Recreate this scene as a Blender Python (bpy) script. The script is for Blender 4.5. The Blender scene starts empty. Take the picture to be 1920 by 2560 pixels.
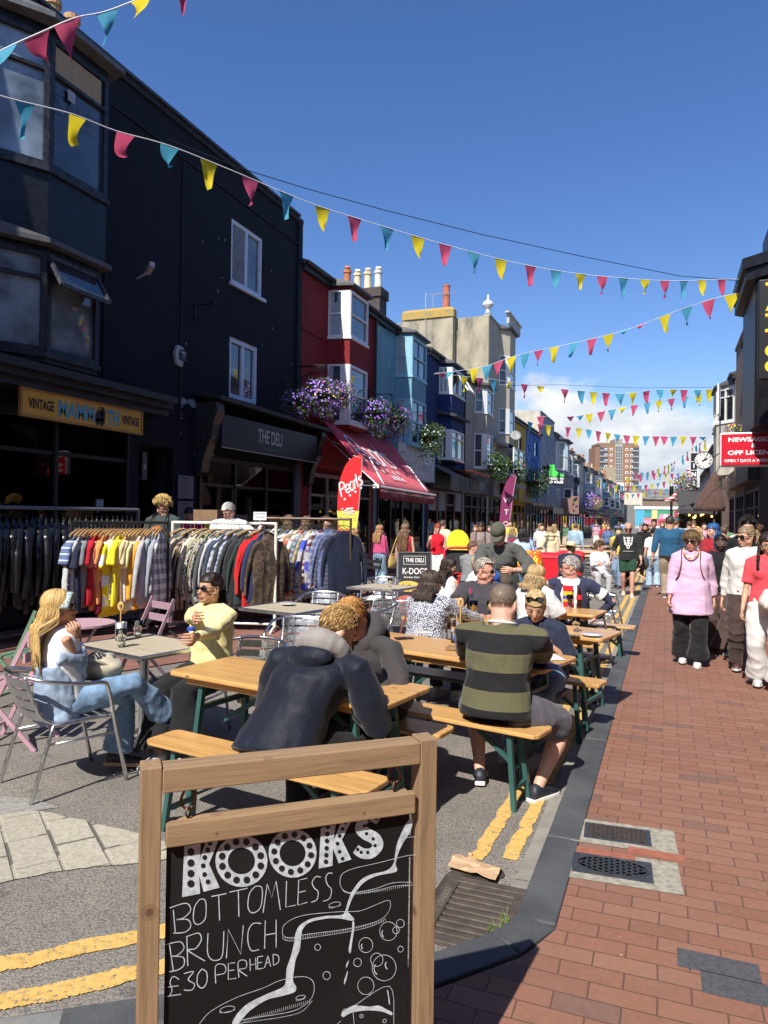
import bpy,math,random
from mathutils import Vector as V,Matrix,noise as MN
R=math.radians
random.seed(7)
scene=bpy.context.scene
col=scene.collection
CH=1.74;FPX=1800.0
_y,_p,_r=R(21.5),R(.42),R(.8)
cf=V((-math.sin(_y)*math.cos(_p),math.cos(_y)*math.cos(_p),math.sin(_p)))
_r0=V((math.cos(_y),math.sin(_y),0));_u0=_r0 .cross(cf)
cr=_r0*math.cos(_r)+_u0*math.sin(_r);cu=_u0*math.cos(_r)-_r0*math.sin(_r)
CP=V((0,0,CH))
cd=bpy.data.cameras.new('camera');cam=bpy.data.objects.new('camera',cd);col.objects.link(cam)
cd.sensor_fit='VERTICAL';cd.sensor_height=36;cd.sensor_width=27;cd.lens=36*FPX/2560
cd.clip_start=.05;cd.clip_end=5000
M=Matrix((cr,cu,-cf)).transposed().to_4x4();M.translation=CP;cam.matrix_world=M
scene.camera=cam
SUN_AZ=R(7)
SUN_EL=R(47)
sd=bpy.data.lights.new('sun','SUN');sd.energy=5.0;sd.angle=R(.5);sd.color=(1,.945,.85)
so=bpy.data.objects.new('sun',sd);col.objects.link(so)
ldir=V((math.sin(SUN_AZ)*math.cos(SUN_EL),math.cos(SUN_AZ)*math.cos(SUN_EL),-math.sin(SUN_EL)))
so.rotation_euler=ldir.to_track_quat('-Z','Y').to_euler();so.location=(-10,-40,60)
w=bpy.data.worlds.new('World');scene.world=w;w.use_nodes=True
nt=w.node_tree;N=nt.nodes;Lk=nt.links
for n in list(N):N.remove(n)
out=N.new('ShaderNodeOutputWorld');bg=N.new('ShaderNodeBackground');bg.inputs[1].default_value=.085
sky=N.new('ShaderNodeTexSky');sky.sky_type='NISHITA';sky.sun_disc=False
sky.sun_elevation=SUN_EL;sky.sun_rotation=math.atan2(-ldir.x,-ldir.y)
sky.air_density=1.0;sky.dust_density=.6;sky.ozone_density=3.0
hsv=N.new('ShaderNodeHueSaturation');hsv.inputs['Hue'].default_value=.512;hsv.inputs['Saturation'].default_value=1.22;hsv.inputs['Value'].default_value=1.36
Lk.new(sky.outputs[0],hsv.inputs['Color'])
tc=N.new('ShaderNodeTexCoord');sep=N.new('ShaderNodeSeparateXYZ');Lk.new(tc.outputs['Generated'],sep.inputs[0])
def wn(t,**k):
 n=N.new(t)
 for a,b in k.items():
  if a.startswith('i'):n.inputs[int(a[1:])].default_value=b
  else:setattr(n,a,b)
 return n
def wm(op,a,b=None,c=None,clamp=False):
 n=N.new('ShaderNodeMath');n.operation=op;n.use_clamp=clamp
 for i,v in enumerate((a,b,c)):
  if v is None:continue
  if isinstance(v,(int,float)):n.inputs[i].default_value=v
  else:Lk.new(v,n.inputs[i])
 return n.outputs[0]
mp=wn('ShaderNodeMapping');mp.inputs['Scale'].default_value=(1,1,1.7);mp.inputs['Location'].default_value=(.35,.1,.2);Lk.new(tc.outputs['Generated'],mp.inputs[0])
n1=wn('ShaderNodeTexNoise');n1 .inputs['Scale'].default_value=7.5;n1 .inputs['Detail'].default_value=11;n1 .inputs['Roughness'].default_value=.56;Lk.new(mp.outputs[0],n1 .inputs['Vector'])
n2=wn('ShaderNodeTexNoise');n2 .inputs['Scale'].default_value=2.6;n2 .inputs['Detail'].default_value=2;Lk.new(mp.outputs[0],n2 .inputs['Vector'])
n3=wn('ShaderNodeTexNoise');n3 .inputs['Scale'].default_value=11;n3 .inputs['Detail'].default_value=8;n3 .inputs['Roughness'].default_value=.6
mp3=wn('ShaderNodeMapping');mp3 .inputs['Scale'].default_value=(1,1,2.2);mp3 .inputs['Location'].default_value=(.35,.1,.27);Lk.new(tc.outputs['Generated'],mp3 .inputs[0]);Lk.new(mp3 .outputs[0],n3 .inputs['Vector'])
az=wm('ARCTAN2',sep.outputs[0],sep.outputs[1])
azc=wm('ABSOLUTE',wm('ADD',az,-.02))
alt=sep.outputs[2]
lim=wm('SUBTRACT',.215,wm('MULTIPLY',wm('POWER',wm('ABSOLUTE',wm('ADD',az,.10)),1.5),.9))
over=wm('SUBTRACT',lim,alt)
dens=wm('ADD',wm('MULTIPLY',over,16),wm('ADD',wm('MULTIPLY',n1 .outputs[0],2.9),wm('MULTIPLY',n2 .outputs[0],1.3)))
cl=wm('MULTIPLY',wm('SUBTRACT',dens,2.36),2.2,clamp=True)
cl=wm('MULTIPLY',cl,wm('MULTIPLY',wm('SUBTRACT',1.0,azc),3.0,clamp=True))
shade=wm('MULTIPLY',wm('SUBTRACT',wm('ADD',wm('MULTIPLY',n3 .outputs[0],1.5),wm('MULTIPLY',alt,2.2)),.62),1.6,clamp=True)
cm=N.new('ShaderNodeMix');cm.data_type='RGBA';cm.inputs[6].default_value=(3.9,4.7,5.9,1);cm.inputs[7].default_value=(8.6,8.7,8.7,1);Lk.new(shade,cm.inputs[0])
mx=N.new('ShaderNodeMix');mx.data_type='RGBA';Lk.new(wm('MULTIPLY',cl,.96),mx.inputs[0]);Lk.new(hsv.outputs[0],mx.inputs[6]);Lk.new(cm.outputs[2],mx.inputs[7])
Lk.new(mx.outputs[2],bg.inputs[0]);Lk.new(bg.outputs[0],out.inputs[0])
vs=scene.view_settings;vs.view_transform='Standard';vs.look='None';vs.exposure=.50;vs.gamma=1
def ray(px,py):return cf+cr*((px-960)/FPX)-cu*((py-1280)/FPX)
def D(px,py,dep):return CP+ray(px,py)*dep
def G(px,py,z=0):
 d=ray(px,py);return CP+d*((z-CH)/d.z)
def PX(px,py,x):
 d=ray(px,py);return CP+d*(x/d.x)
def DEP(p):return(V(p)-CP).dot(cf)
def tag(o,label=None,cat=None,group=None,kind=None):
 if label:o['label']=label
 if cat:o['category']=cat
 if group:o['group']=group
 if kind:o['kind']=kind
 return o
def empty(name,loc=(0,0,0),rz=0,label=None,cat=None,group=None):
 o=bpy.data.objects.new(name,None);col.objects.link(o);o.location=loc;o.rotation_euler=(0,0,rz);o.empty_display_size=.1
 return tag(o,label,cat,group)
def copy_tree(o,parent=None,mats=None):
 c=o.copy();col.objects.link(c);c.parent=parent
 if mats and o.name.split('.')[0]in mats and c.type=='MESH' and len(c.material_slots):
  c.material_slots[0].link='OBJECT';c.material_slots[0].material=mats[o.name.split('.')[0]]
 for ch in list(o.children):copy_tree(ch,c,mats)
 return c
_mc={}
class NB:
 def __init__(s,name):
  s.m=bpy.data.materials.new(name);s.m.use_nodes=True;s.t=s.m.node_tree;s.n=s.t.nodes
  s.b=s.n['Principled BSDF'];s.tc=None
 def L(s,a,b):s.t.links.new(a,b)
 def co(s,scale=(1,1,1),obj=True,rot=(0,0,0),loc=(0,0,0)):
  if not s.tc:s.tc=s.n.new('ShaderNodeTexCoord')
  mp=s.n.new('ShaderNodeMapping');mp.inputs['Scale'].default_value=scale;mp.inputs['Rotation'].default_value=rot;mp.inputs['Location'].default_value=loc
  s.L(s.tc.outputs['Object'],mp.inputs[0]);return mp.outputs[0]
 def noise(s,v,scale,detail=4,rough=.55,dist=0):
  n=s.n.new('ShaderNodeTexNoise');n.inputs['Scale'].default_value=scale;n.inputs['Detail'].default_value=detail;n.inputs['Roughness'].default_value=rough;n.inputs['Distortion'].default_value=dist
  s.L(v,n.inputs['Vector']);return n.outputs[0]
 def vor(s,v,scale,feature='F1',rand=1):
  n=s.n.new('ShaderNodeTexVoronoi');n.feature=feature;n.inputs['Scale'].default_value=scale;n.inputs['Randomness'].default_value=rand;s.L(v,n.inputs['Vector']);return n
 def math(s,op,a,b=None,clamp=False):
  n=s.n.new('ShaderNodeMath');n.operation=op;n.use_clamp=clamp
  for i,v in enumerate((a,b)):
   if v is None:continue
   if isinstance(v,(int,float)):n.inputs[i].default_value=v
   else:s.L(v,n.inputs[i])
  return n.outputs[0]
 def ramp(s,f,stops,interp='LINEAR'):
  n=s.n.new('ShaderNodeValToRGB');n.color_ramp.interpolation=interp;e=n.color_ramp.elements
  while len(e)<len(stops):e.new(.5)
  for i,(p,c)in enumerate(stops):
   e[i].position=p;e[i].color=(*c,1)if len(c)==3 else c
  s.L(f,n.inputs[0]);return n.outputs[0]
 def mix(s,f,a,b,mode='MIX'):
  n=s.n.new('ShaderNodeMix');n.data_type='RGBA';n.blend_type=mode
  for i,v in((0,f),(6,a),(7,b)):
   if isinstance(v,(int,float)):n.inputs[i].default_value=v
   elif isinstance(v,(tuple,list)):n.inputs[i].default_value=(*v[:3],1)
   else:s.L(v,n.inputs[i])
  return n.outputs[2]
 def sepz(s,v):
  n=s.n.new('ShaderNodeSeparateXYZ');s.L(v,n.inputs[0]);return n.outputs
 def bump(s,h,strength=.3,dist=.01,prev=None):
  n=s.n.new('ShaderNodeBump');n.inputs['Strength'].default_value=strength;n.inputs['Distance'].default_value=dist;s.L(h,n.inputs['Height'])
  if prev:s.L(prev,n.inputs['Normal'])
  s.L(n.outputs[0],s.b.inputs['Normal']);return n.outputs[0]
 def base(s,c):
  if isinstance(c,(tuple,list)):s.b.inputs['Base Color'].default_value=(*c[:3],1)
  else:s.L(c,s.b.inputs['Base Color'])
 def set(s,rough=None,metal=None,spec=None,**k):
  if rough is not None:
   if isinstance(rough,(int,float)):s.b.inputs['Roughness'].default_value=rough
   else:s.L(rough,s.b.inputs['Roughness'])
  if metal is not None:s.b.inputs['Metallic'].default_value=metal
  if spec is not None:s.b.inputs['Specular IOR Level'].default_value=spec
def sc(c,f):return tuple(min(1,x*f)for x in c[:3])
def mat(c,rough=.6,metal=0,var=.18,vs_=6,bump=.15,bs=60,spec=.4,name='surface'):
 key=(tuple(round(x,4)for x in c),rough,metal,var,vs_,bump,bs,spec)
 if key in _mc:return _mc[key]
 b=NB(name);v=b.co()
 n=b.noise(v,vs_,5,.6)
 b.base(b.ramp(n,[(.3,sc(c,1-var)),(.7,sc(c,1+var))]))
 b.set(rough,metal,spec)
 if bump:b.bump(b.noise(v,bs,4),bump,.004)
 _mc[key]=b.m;return b.m
def plain(c,rough=.5,metal=0,spec=.4):return mat(c,rough,metal,.08,20,0,60,spec)
def stucco(c,dirt=.35,name='render'):
 key=('st',c,dirt)
 if key in _mc:return _mc[key]
 b=NB(name);v=b.co()
 streak=b.noise(b.co((3,3,.35)),2.2,6,.6);blot=b.noise(v,1.3,5,.6)
 f=b.math('MULTIPLY',streak,blot)
 c1=b.ramp(f,[(.12,sc(c,1-dirt)),(.3,c),(.6,sc(c,1.12))])
 fl=b.noise(v,16,3,.7);m=b.math('GREATER_THAN',fl,.735)
 c2=b.mix(m,c1,sc([min(.5,x+.12)for x in c],1.2));b.base(c2);b.set(.82,0,.3)
 b.bump(b.noise(v,9,8,.65),.35,.02)
 _mc[key]=b.m;return b.m
def fabric(c,var=.12,kind=None,c2=(.8,.8,.8),sc_=20.,rough=.85,duty=.5,c3=None,off=0,bs=260):
 key=('fb',tuple(c),var,kind,tuple(c2),sc_,rough,duty,c3,off)
 if key in _mc:return _mc[key]
 b=NB('fabric');v=b.co()
 n=b.noise(v,14,4,.6)
 base=b.ramp(n,[(.3,sc(c,1-var)),(.7,sc(c,1+var))])
 if kind=='hstripe':
  z=b.sepz(v)[2];f=b.math('GREATER_THAN',b.math('FRACT',b.math('MULTIPLY',b.math('ADD',z,off),sc_)),duty)
  base=b.mix(f,base,c2)
 elif kind=='plaid':
  s=b.sepz(v);xy=b.math('ADD',s[0],b.math('MULTIPLY',s[1],.8))
  f=b.math('GREATER_THAN',b.math('FRACT',b.math('MULTIPLY',s[2],sc_)),duty);g=b.math('GREATER_THAN',b.math('FRACT',b.math('MULTIPLY',xy,sc_)),duty)
  base=b.mix(b.math('MULTIPLY',f,.5),base,c2);base=b.mix(b.math('MULTIPLY',g,.5),base,c2)
  if c3:base=b.mix(b.math('MULTIPLY',f,g),base,c3)
 elif kind=='paisley':
  vo=b.vor(v,sc_,'DISTANCE_TO_EDGE');nn=b.noise(v,sc_*2.2,2,.5)
  base=b.ramp(b.math('ADD',vo.outputs[0],b.math('MULTIPLY',nn,.3)),[(.2,c2),(.27,c)],'CONSTANT')
 elif kind=='blotch':
  nn=b.noise(v,sc_,3,.6);base=b.ramp(nn,[(.42,c),(.47,c2),(.56,c3 or c),(.62,c2)],'CONSTANT')
 elif kind=='knit':
  z=b.sepz(v)[2];band=b.math('FRACT',b.math('MULTIPLY',z,sc_));nn=b.noise(v,70,1,.5)
  base=b.mix(b.math('GREATER_THAN',b.math('ADD',band,b.math('MULTIPLY',nn,.8)),.9),base,c2)
  if c3:base=b.mix(b.math('LESS_THAN',b.math('ADD',b.math('FRACT',b.math('MULTIPLY',z,sc_*.37)),b.math('MULTIPLY',nn,.3)),.35),base,c3)
 elif kind=='vert':
  s=b.sepz(v);f=b.math('GREATER_THAN',b.math('FRACT',b.math('MULTIPLY',b.math('ADD',s[0],s[1]),sc_)),duty);base=b.mix(f,base,c2)
 b.base(base);b.set(rough,0,.2);b.b.inputs['Sheen Weight'].default_value=.12
 bm=b.bump(b.noise(b.co((1,1,.6)),22,5,.6),.35,.012);b.bump(b.noise(v,bs,2),.12,.002,bm)
 _mc[key]=b.m;return b.m
def denim(c=(.12,.2,.36)):return fabric(c,.35)
def skin(c=(.56,.33,.23)):
 key=('sk',c)
 if key in _mc:return _mc[key]
 b=NB('skin');v=b.co();n=b.noise(v,18,4)
 b.base(b.ramp(n,[(.3,(c[0]*.92,c[1]*.84,c[2]*.82)),(.7,sc(c,1.06))]));b.set(.5,0,.4)
 b.b.inputs['Subsurface Weight'].default_value=.0
 b.bump(b.noise(v,120,3),.12,.003);_mc[key]=b.m;return b.m
def hairm(c):
 key=('hr',c)
 if key in _mc:return _mc[key]
 b=NB('hair');at=b.n.new('ShaderNodeAttribute');at.attribute_name='tint'
 n=b.noise(b.co((60,60,6)),3,3,.6)
 f=b.math('ADD',b.math('MULTIPLY',at.outputs['Fac'],.6),b.math('MULTIPLY',n,.4))
 b.base(b.ramp(f,[(.15,sc(c,.45)),(.5,c),(.85,sc(c,1.55))]));b.set(.5,0,.35);b.bump(n,.12,.002)
 _mc[key]=b.m;return b.m
def glassm(tint=(1,1,1),rough=.0):
 key=('gl',tint,rough)
 if key in _mc:return _mc[key]
 b=NB('clear_glass');b.base(tint);b.set(rough,0,.5);b.b.inputs['Transmission Weight'].default_value=1;b.b.inputs['IOR'].default_value=1.45
 _mc[key]=b.m;return b.m
def shopglass():
 if 'sg' in _mc:return _mc['sg']
 m=bpy.data.materials.new('shop_glass');m.use_nodes=True;t=m.node_tree;t.nodes.clear()
 o=t.nodes.new('ShaderNodeOutputMaterial');tr=t.nodes.new('ShaderNodeBsdfTransparent');tr.inputs[0].default_value=(.72,.76,.76,1)
 g=t.nodes.new('ShaderNodeBsdfGlossy');g.inputs['Roughness'].default_value=.02;fr=t.nodes.new('ShaderNodeFresnel');fr.inputs[0].default_value=1.55
 mx=t.nodes.new('ShaderNodeMixShader');t.links.new(fr.outputs[0],mx.inputs[0]);t.links.new(tr.outputs[0],mx.inputs[1]);t.links.new(g.outputs[0],mx.inputs[2]);t.links.new(mx.outputs[0],o.inputs[0])
 _mc['sg']=m;return m
def windowm(c=(.02,.025,.03)):
 key=('wn',c)
 if key in _mc:return _mc[key]
 b=NB('window_glass');v=b.co();n=b.noise(v,1.6,3)
 b.base(b.ramp(n,[(.35,sc(c,.5)),(.65,sc(c,1.8))]));b.set(.04,0,.8);b.b.inputs['Coat Weight'].default_value=.6;b.bump(b.noise(v,2.5,1),.05,.02)
 _mc[key]=b.m;return b.m
def woodm(c=(.72,.40,.13),axis='x',rough=.35,name='wood',knots=True,planks=0):
 key=('wd',c,axis,rough,planks)
 if key in _mc:return _mc[key]
 b=NB(name);s={'x':(.6,9,9),'y':(9,.6,9),'z':(9,9,.6)}[axis]
 v=b.co(s);n=b.noise(v,3.2,6,.6,1.2);n2=b.noise(b.co(tuple(x*2.5 for x in s)),9,4,.6,.4)
 base=b.ramp(b.math('ADD',b.math('MULTIPLY',n,.65),b.math('MULTIPLY',n2,.35)),[(.28,sc(c,.62)),(.5,c),(.72,sc(c,1.25))])
 if knots:
  vo=b.vor(b.co({'x':(1.2,3,3),'y':(3,1.2,3),'z':(3,3,1.2)}[axis]),3.1);k=b.math('LESS_THAN',vo.outputs[0],.075);base=b.mix(k,base,sc(c,.28))
 if planks:
  s_=b.sepz(b.co());q=s_[0]if axis=='y' else s_[1]
  g=b.math('LESS_THAN',b.math('FRACT',b.math('MULTIPLY',q,planks)),.07);base=b.mix(b.math('MULTIPLY',g,.6),base,sc(c,.4))
 b.base(base);b.set(rough,0,.45);b.bump(n2,.18,.003);_mc[key]=b.m;return b.m
ALU=None
def alu():
 if 'alu' in _mc:return _mc['alu']
 b=NB('aluminium');v=b.co();b.base((.62,.63,.65));b.set(b.ramp(b.noise(v,30,4),[(.3,(.26,)*3),(.7,(.40,)*3)]),1,.5);_mc['alu']=b.m;return b.m
def frame_of(d,upv=V((0,0,1))):
 d=d.normalized()
 if abs(d.dot(upv))>.98:upv=V((0,1,0))if abs(d.y)<.9 else V((1,0,0))
 a=d.cross(upv).normalized();b=a.cross(d).normalized();return a,b
class MB:
 def __init__(s):s.v=[];s.f=[];s.t=[];s.mi=[];s.cur=0;s.T=None;s.tint=.5
 def add(s,vs,fs):
  o=len(s.v)
  for p in vs:
   p=V(p)
   if s.T is not None:p=s.T@p
   s.v.append(p);s.t.append(s.tint)
  for f in fs:s.f.append([o+i for i in f]);s.mi.append(s.cur)
  return s
 def box(s,c,size,rz=0,M=None):
  x,y,z=[k/2 for k in size];vs=[V((a*x,b*y,d*z))for a in(-1,1)for b in(-1,1)for d in(-1,1)]
  m=M if M is not None else Matrix.Rotation(rz,3,'Z');c=V(c)
  return s.add([c+m@p for p in vs],[(0,1,3,2),(4,6,7,5),(0,4,5,1),(2,3,7,6),(0,2,6,4),(1,5,7,3)])
 def bb(s,a,b):
  a=V(a);b=V(b);return s.box((a+b)/2,[abs(b[i]-a[i])for i in range(3)])
 def beam(s,a,b,w,h,up=V((0,0,1))):
  a=V(a);b=V(b);d=b-a;x,y=frame_of(d,up);vs=[]
  for p in(a,b):
   for i,j in((-1,-1),(1,-1),(1,1),(-1,1)):vs.append(p+x*(i*w/2)+y*(j*h/2))
  return s.add(vs,[(0,1,2,3),(7,6,5,4),(0,4,5,1),(1,5,6,2),(2,6,7,3),(3,7,4,0)])
 def tube(s,pts,r,n=8,cap=True,flat=1.0,up=V((0,0,1))):
  pts=[V(p)for p in pts];k=len(pts);rr=r if isinstance(r,(list,tuple))else[r]*k
  vs=[];a=None
  for i,p in enumerate(pts):
   d=(pts[min(i+1,k-1)]-pts[max(i-1,0)])
   if d.length<1e-9:d=V((0,0,1))
   d.normalize()
   if a is None:a,b=frame_of(d,up)
   else:
    a=(a-d*a.dot(d));a=a.normalized()if a.length>1e-6 else frame_of(d,up)[0]
    b=a.cross(d).normalized()
   for j in range(n):
    t=2*math.pi*j/n;vs.append(p+a*(math.cos(t)*rr[i])+b*(math.sin(t)*rr[i]*flat))
  fs=[]
  for i in range(k-1):
   for j in range(n):fs.append((i*n+j,i*n+(j+1)%n,(i+1)*n+(j+1)%n,(i+1)*n+j))
  if cap:fs.append(tuple(range(n-1,-1,-1)));fs.append(tuple(range((k-1)*n,k*n)))
  return s.add(vs,fs)
 def rings(s,rs,n=16,cap=True,power=2):
  vs=[]
  for c,a,b in rs:
   c=V(c);a=V(a);b=V(b)
   for j in range(n):
    t=2*math.pi*j/n;ct,st=math.cos(t),math.sin(t)
    if power!=2:ct=math.copysign(abs(ct)**(2/power),ct);st=math.copysign(abs(st)**(2/power),st)
    vs.append(c+a*ct+b*st)
  k=len(rs);fs=[]
  for i in range(k-1):
   for j in range(n):fs.append((i*n+j,i*n+(j+1)%n,(i+1)*n+(j+1)%n,(i+1)*n+j))
  if cap:fs.append(tuple(range(n-1,-1,-1)));fs.append(tuple(range((k-1)*n,k*n)))
  return s.add(vs,fs)
 def lathe(s,prof,c=(0,0,0),n=16,M=None,cap=True):
  c=V(c);rs=[]
  m=M or Matrix.Identity(3)
  for r,z in prof:rs.append((c+m@V((0,0,z)),m@V((r,0,0)),m@V((0,r,0))))
  return s.rings(rs,n,cap)
 def ell(s,c,r,M=None,n=12,m_=8):
  c=V(c);m=M or Matrix.Identity(3);vs=[];fs=[]
  for i in range(1,m_):
   ph=math.pi*i/m_
   for j in range(n):
    t=2*math.pi*j/n;vs.append(c+m@V((r[0]*math.sin(ph)*math.cos(t),r[1]*math.sin(ph)*math.sin(t),r[2]*math.cos(ph))))
  top=len(vs);vs.append(c+m@V((0,0,r[2])));vs.append(c+m@V((0,0,-r[2])))
  for i in range(m_-2):
   for j in range(n):fs.append((i*n+j,(i+1)*n+j,(i+1)*n+(j+1)%n,i*n+(j+1)%n))
  for j in range(n):fs.append((top,j,(j+1)%n));fs.append((top+1,(m_-2)*n+(j+1)%n,(m_-2)*n+j))
  return s.add(vs,fs)
 def extrude(s,poly,o,u,v,n,th):
  o=V(o);u=V(u);v=V(v);n=V(n);k=len(poly)
  vs=[o+u*a+v*b for a,b in poly]+[o+u*a+v*b+n*th for a,b in poly]
  fs=[tuple(range(k-1,-1,-1)),tuple(range(k,2*k))]+[(i,(i+1)%k,k+(i+1)%k,k+i)for i in range(k)]
  return s.add(vs,fs)
 def quad(s,a,b,c,d):return s.add([a,b,c,d],[(0,1,2,3)])
 def mesh(s,name):
  me=bpy.data.meshes.new(name);me.from_pydata([tuple(p)for p in s.v],[],s.f);me.update();return me
 def build(s,name,m,parent=None,smooth=False,bevel=0,tint=False,loc=None,autos=None):
  me=s.mesh(name)
  import bmesh
  bm=bmesh.new();bm.from_mesh(me);bmesh.ops.recalc_face_normals(bm,faces=bm.faces);bm.to_mesh(me);bm.free()
  if tint:
   at=me.attributes.new('tint','FLOAT','POINT');at.data.foreach_set('value',s.t)
  for mm in(m if isinstance(m,(list,tuple))else[m]):me.materials.append(mm)
  if isinstance(m,(list,tuple)):me.polygons.foreach_set('material_index',s.mi)
  if smooth:me.polygons.foreach_set('use_smooth',[True]*len(me.polygons))
  if autos:
   me.polygons.foreach_set('use_smooth',[True]*len(me.polygons));me.set_sharp_from_angle(angle=R(autos))
  o=bpy.data.objects.new(name,me);col.objects.link(o)
  if parent:o.parent=parent
  if loc is not None:o.location=loc
  if bevel:
   b=o.modifiers.new('bevel','BEVEL');b.width=bevel;b.segments=2;b.limit_method='ANGLE';b.angle_limit=R(40)
  return o
def origin_to(o,p):
 p=V(p);o.data.transform(Matrix.Translation(-p));o.location=p;return o
_tx={}
def text_geo(txt,bold=0.0):
 k=(txt,bold)
 if k in _tx:return _tx[k]
 cu_=bpy.data.curves.new('t','FONT');cu_.body=txt;cu_.size=1;cu_.offset=bold;cu_.fill_mode='FRONT';cu_.resolution_u=4
 ob=bpy.data.objects.new('t',cu_);col.objects.link(ob)
 dg=bpy.context.evaluated_depsgraph_get();dg.update()
 me=bpy.data.meshes.new_from_object(ob.evaluated_get(dg))
 vs=[tuple(v.co)for v in me.vertices];fs=[tuple(p.vertices)for p in me.polygons]
 bpy.data.objects.remove(ob);bpy.data.curves.remove(cu_);bpy.data.meshes.remove(me)
 x0=min(v[0]for v in vs);x1=max(v[0]for v in vs);y0=min(v[1]for v in vs);y1=max(v[1]for v in vs)
 _tx[k]=([((v[0]-x0)/(x1-x0),(v[1]-y0)/(y1-y0))for v in vs],fs,(x1-x0)/(y1-y0));return _tx[k]
def text_on(mb,txt,o,u,v,wd=None,ht=None,bold=.0,skew=0,center=False):
 vs,fs,asp=text_geo(txt,bold)
 if wd is None:wd=ht*asp
 if ht is None:ht=wd/asp
 o=V(o);u=V(u).normalized();v=V(v).normalized()
 if center:o=o-u*(wd/2)-v*(ht/2)
 return mb.add([o+u*(a*wd+b*skew*ht)+v*(b*ht)for a,b in vs],fs)
def ribbon(mb,pts,wd,nrm,closed=False):
 pts=[V(p)for p in pts];k=len(pts);vs=[]
 for i,p in enumerate(pts):
  a=pts[(i-1)%k]if closed or i>0 else pts[0];b=pts[(i+1)%k]if closed or i<k-1 else pts[-1]
  d=(b-a);d=d.normalized()if d.length>1e-9 else V((1,0,0));s=d.cross(nrm).normalized()
  wv=wd[i]if isinstance(wd,(list,tuple))else wd
  vs+=[p+s*wv/2,p-s*wv/2]
 n=k if closed else k-1
 fs=[(2*i,2*i+1,(2*i+3)%(2*k),(2*i+2)%(2*k))for i in range(n)]
 return mb.add(vs,fs)
def spl(pts,n=6,closed=False):
 k=len(pts);outp=[];rng=range(k if closed else k-1)
 for i in rng:
  p0=pts[(i-1)%k]if closed or i>0 else pts[0];p1=pts[i];p2=pts[(i+1)%k];p3=pts[(i+2)%k]if closed or i+2<k else pts[-1]
  for j in range(n):
   t=j/n;outp.append(tuple(.5*((2*b)+(-a+c)*t+(2*a-5*b+4*c-d)*t*t+(-a+3*b-3*c+d)*t**3)for a,b,c,d in zip(p0,p1,p2,p3)))
 if not closed:outp.append(tuple(pts[-1]))
 return outp
def slab(name,poly,z,m,kind='structure',th=None):
 mb=MB();
 if th:mb.extrude(poly,(0,0,z-th),(1,0,0),(0,1,0),(0,0,1),th)
 else:mb.add([(a,b,z)for a,b in poly],[tuple(range(len(poly)))])
 o=mb.build(name,m);return tag(o,kind=kind)
def asphalt():
 b=NB('asphalt');v=b.co()
 vo=b.vor(v,95);st=b.ramp(vo.outputs[0],[(.1,(.37,.34,.30)),(.45,(.20,.183,.165)),(.8,(.075,.07,.065))])
 big=b.noise(v,1.1,6,.6);pat=b.ramp(big,[(.35,(.62,.62,.62)),(.65,(1.15,1.12,1.08))])
 c=b.mix(1,st,pat,'MULTIPLY');fine=b.noise(v,420,2)
 c=b.mix(.35,c,b.ramp(fine,[(.3,(.11,.10,.095)),(.7,(.42,.39,.35))]))
 stn=b.noise(b.co((1,1,1),loc=(3,1,0)),2.3,3,.5);c=b.mix(b.math('MULTIPLY',b.math('GREATER_THAN',stn,.66),.35),c,(.05,.045,.04))
 b.base(c);b.set(.8,0,.35)
 bm=b.bump(vo.outputs[0],.5,-.007);b.bump(fine,.3,.003,bm);return b.m
M_ASPH=asphalt()
gs=MB();gs.add([(-400,-60,-.012),(400,-60,-.012),(400,1500,-.012),(-400,1500,-.012)],[(0,1,2,3)])
tag(gs.build('ground',mat((.16,.15,.14),.9,bump=.1)),kind='structure')
slab('road',[(-8.0,-8),(-.6,-8),(-.6,170),(-8.0,170)],0,M_ASPH)
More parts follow.
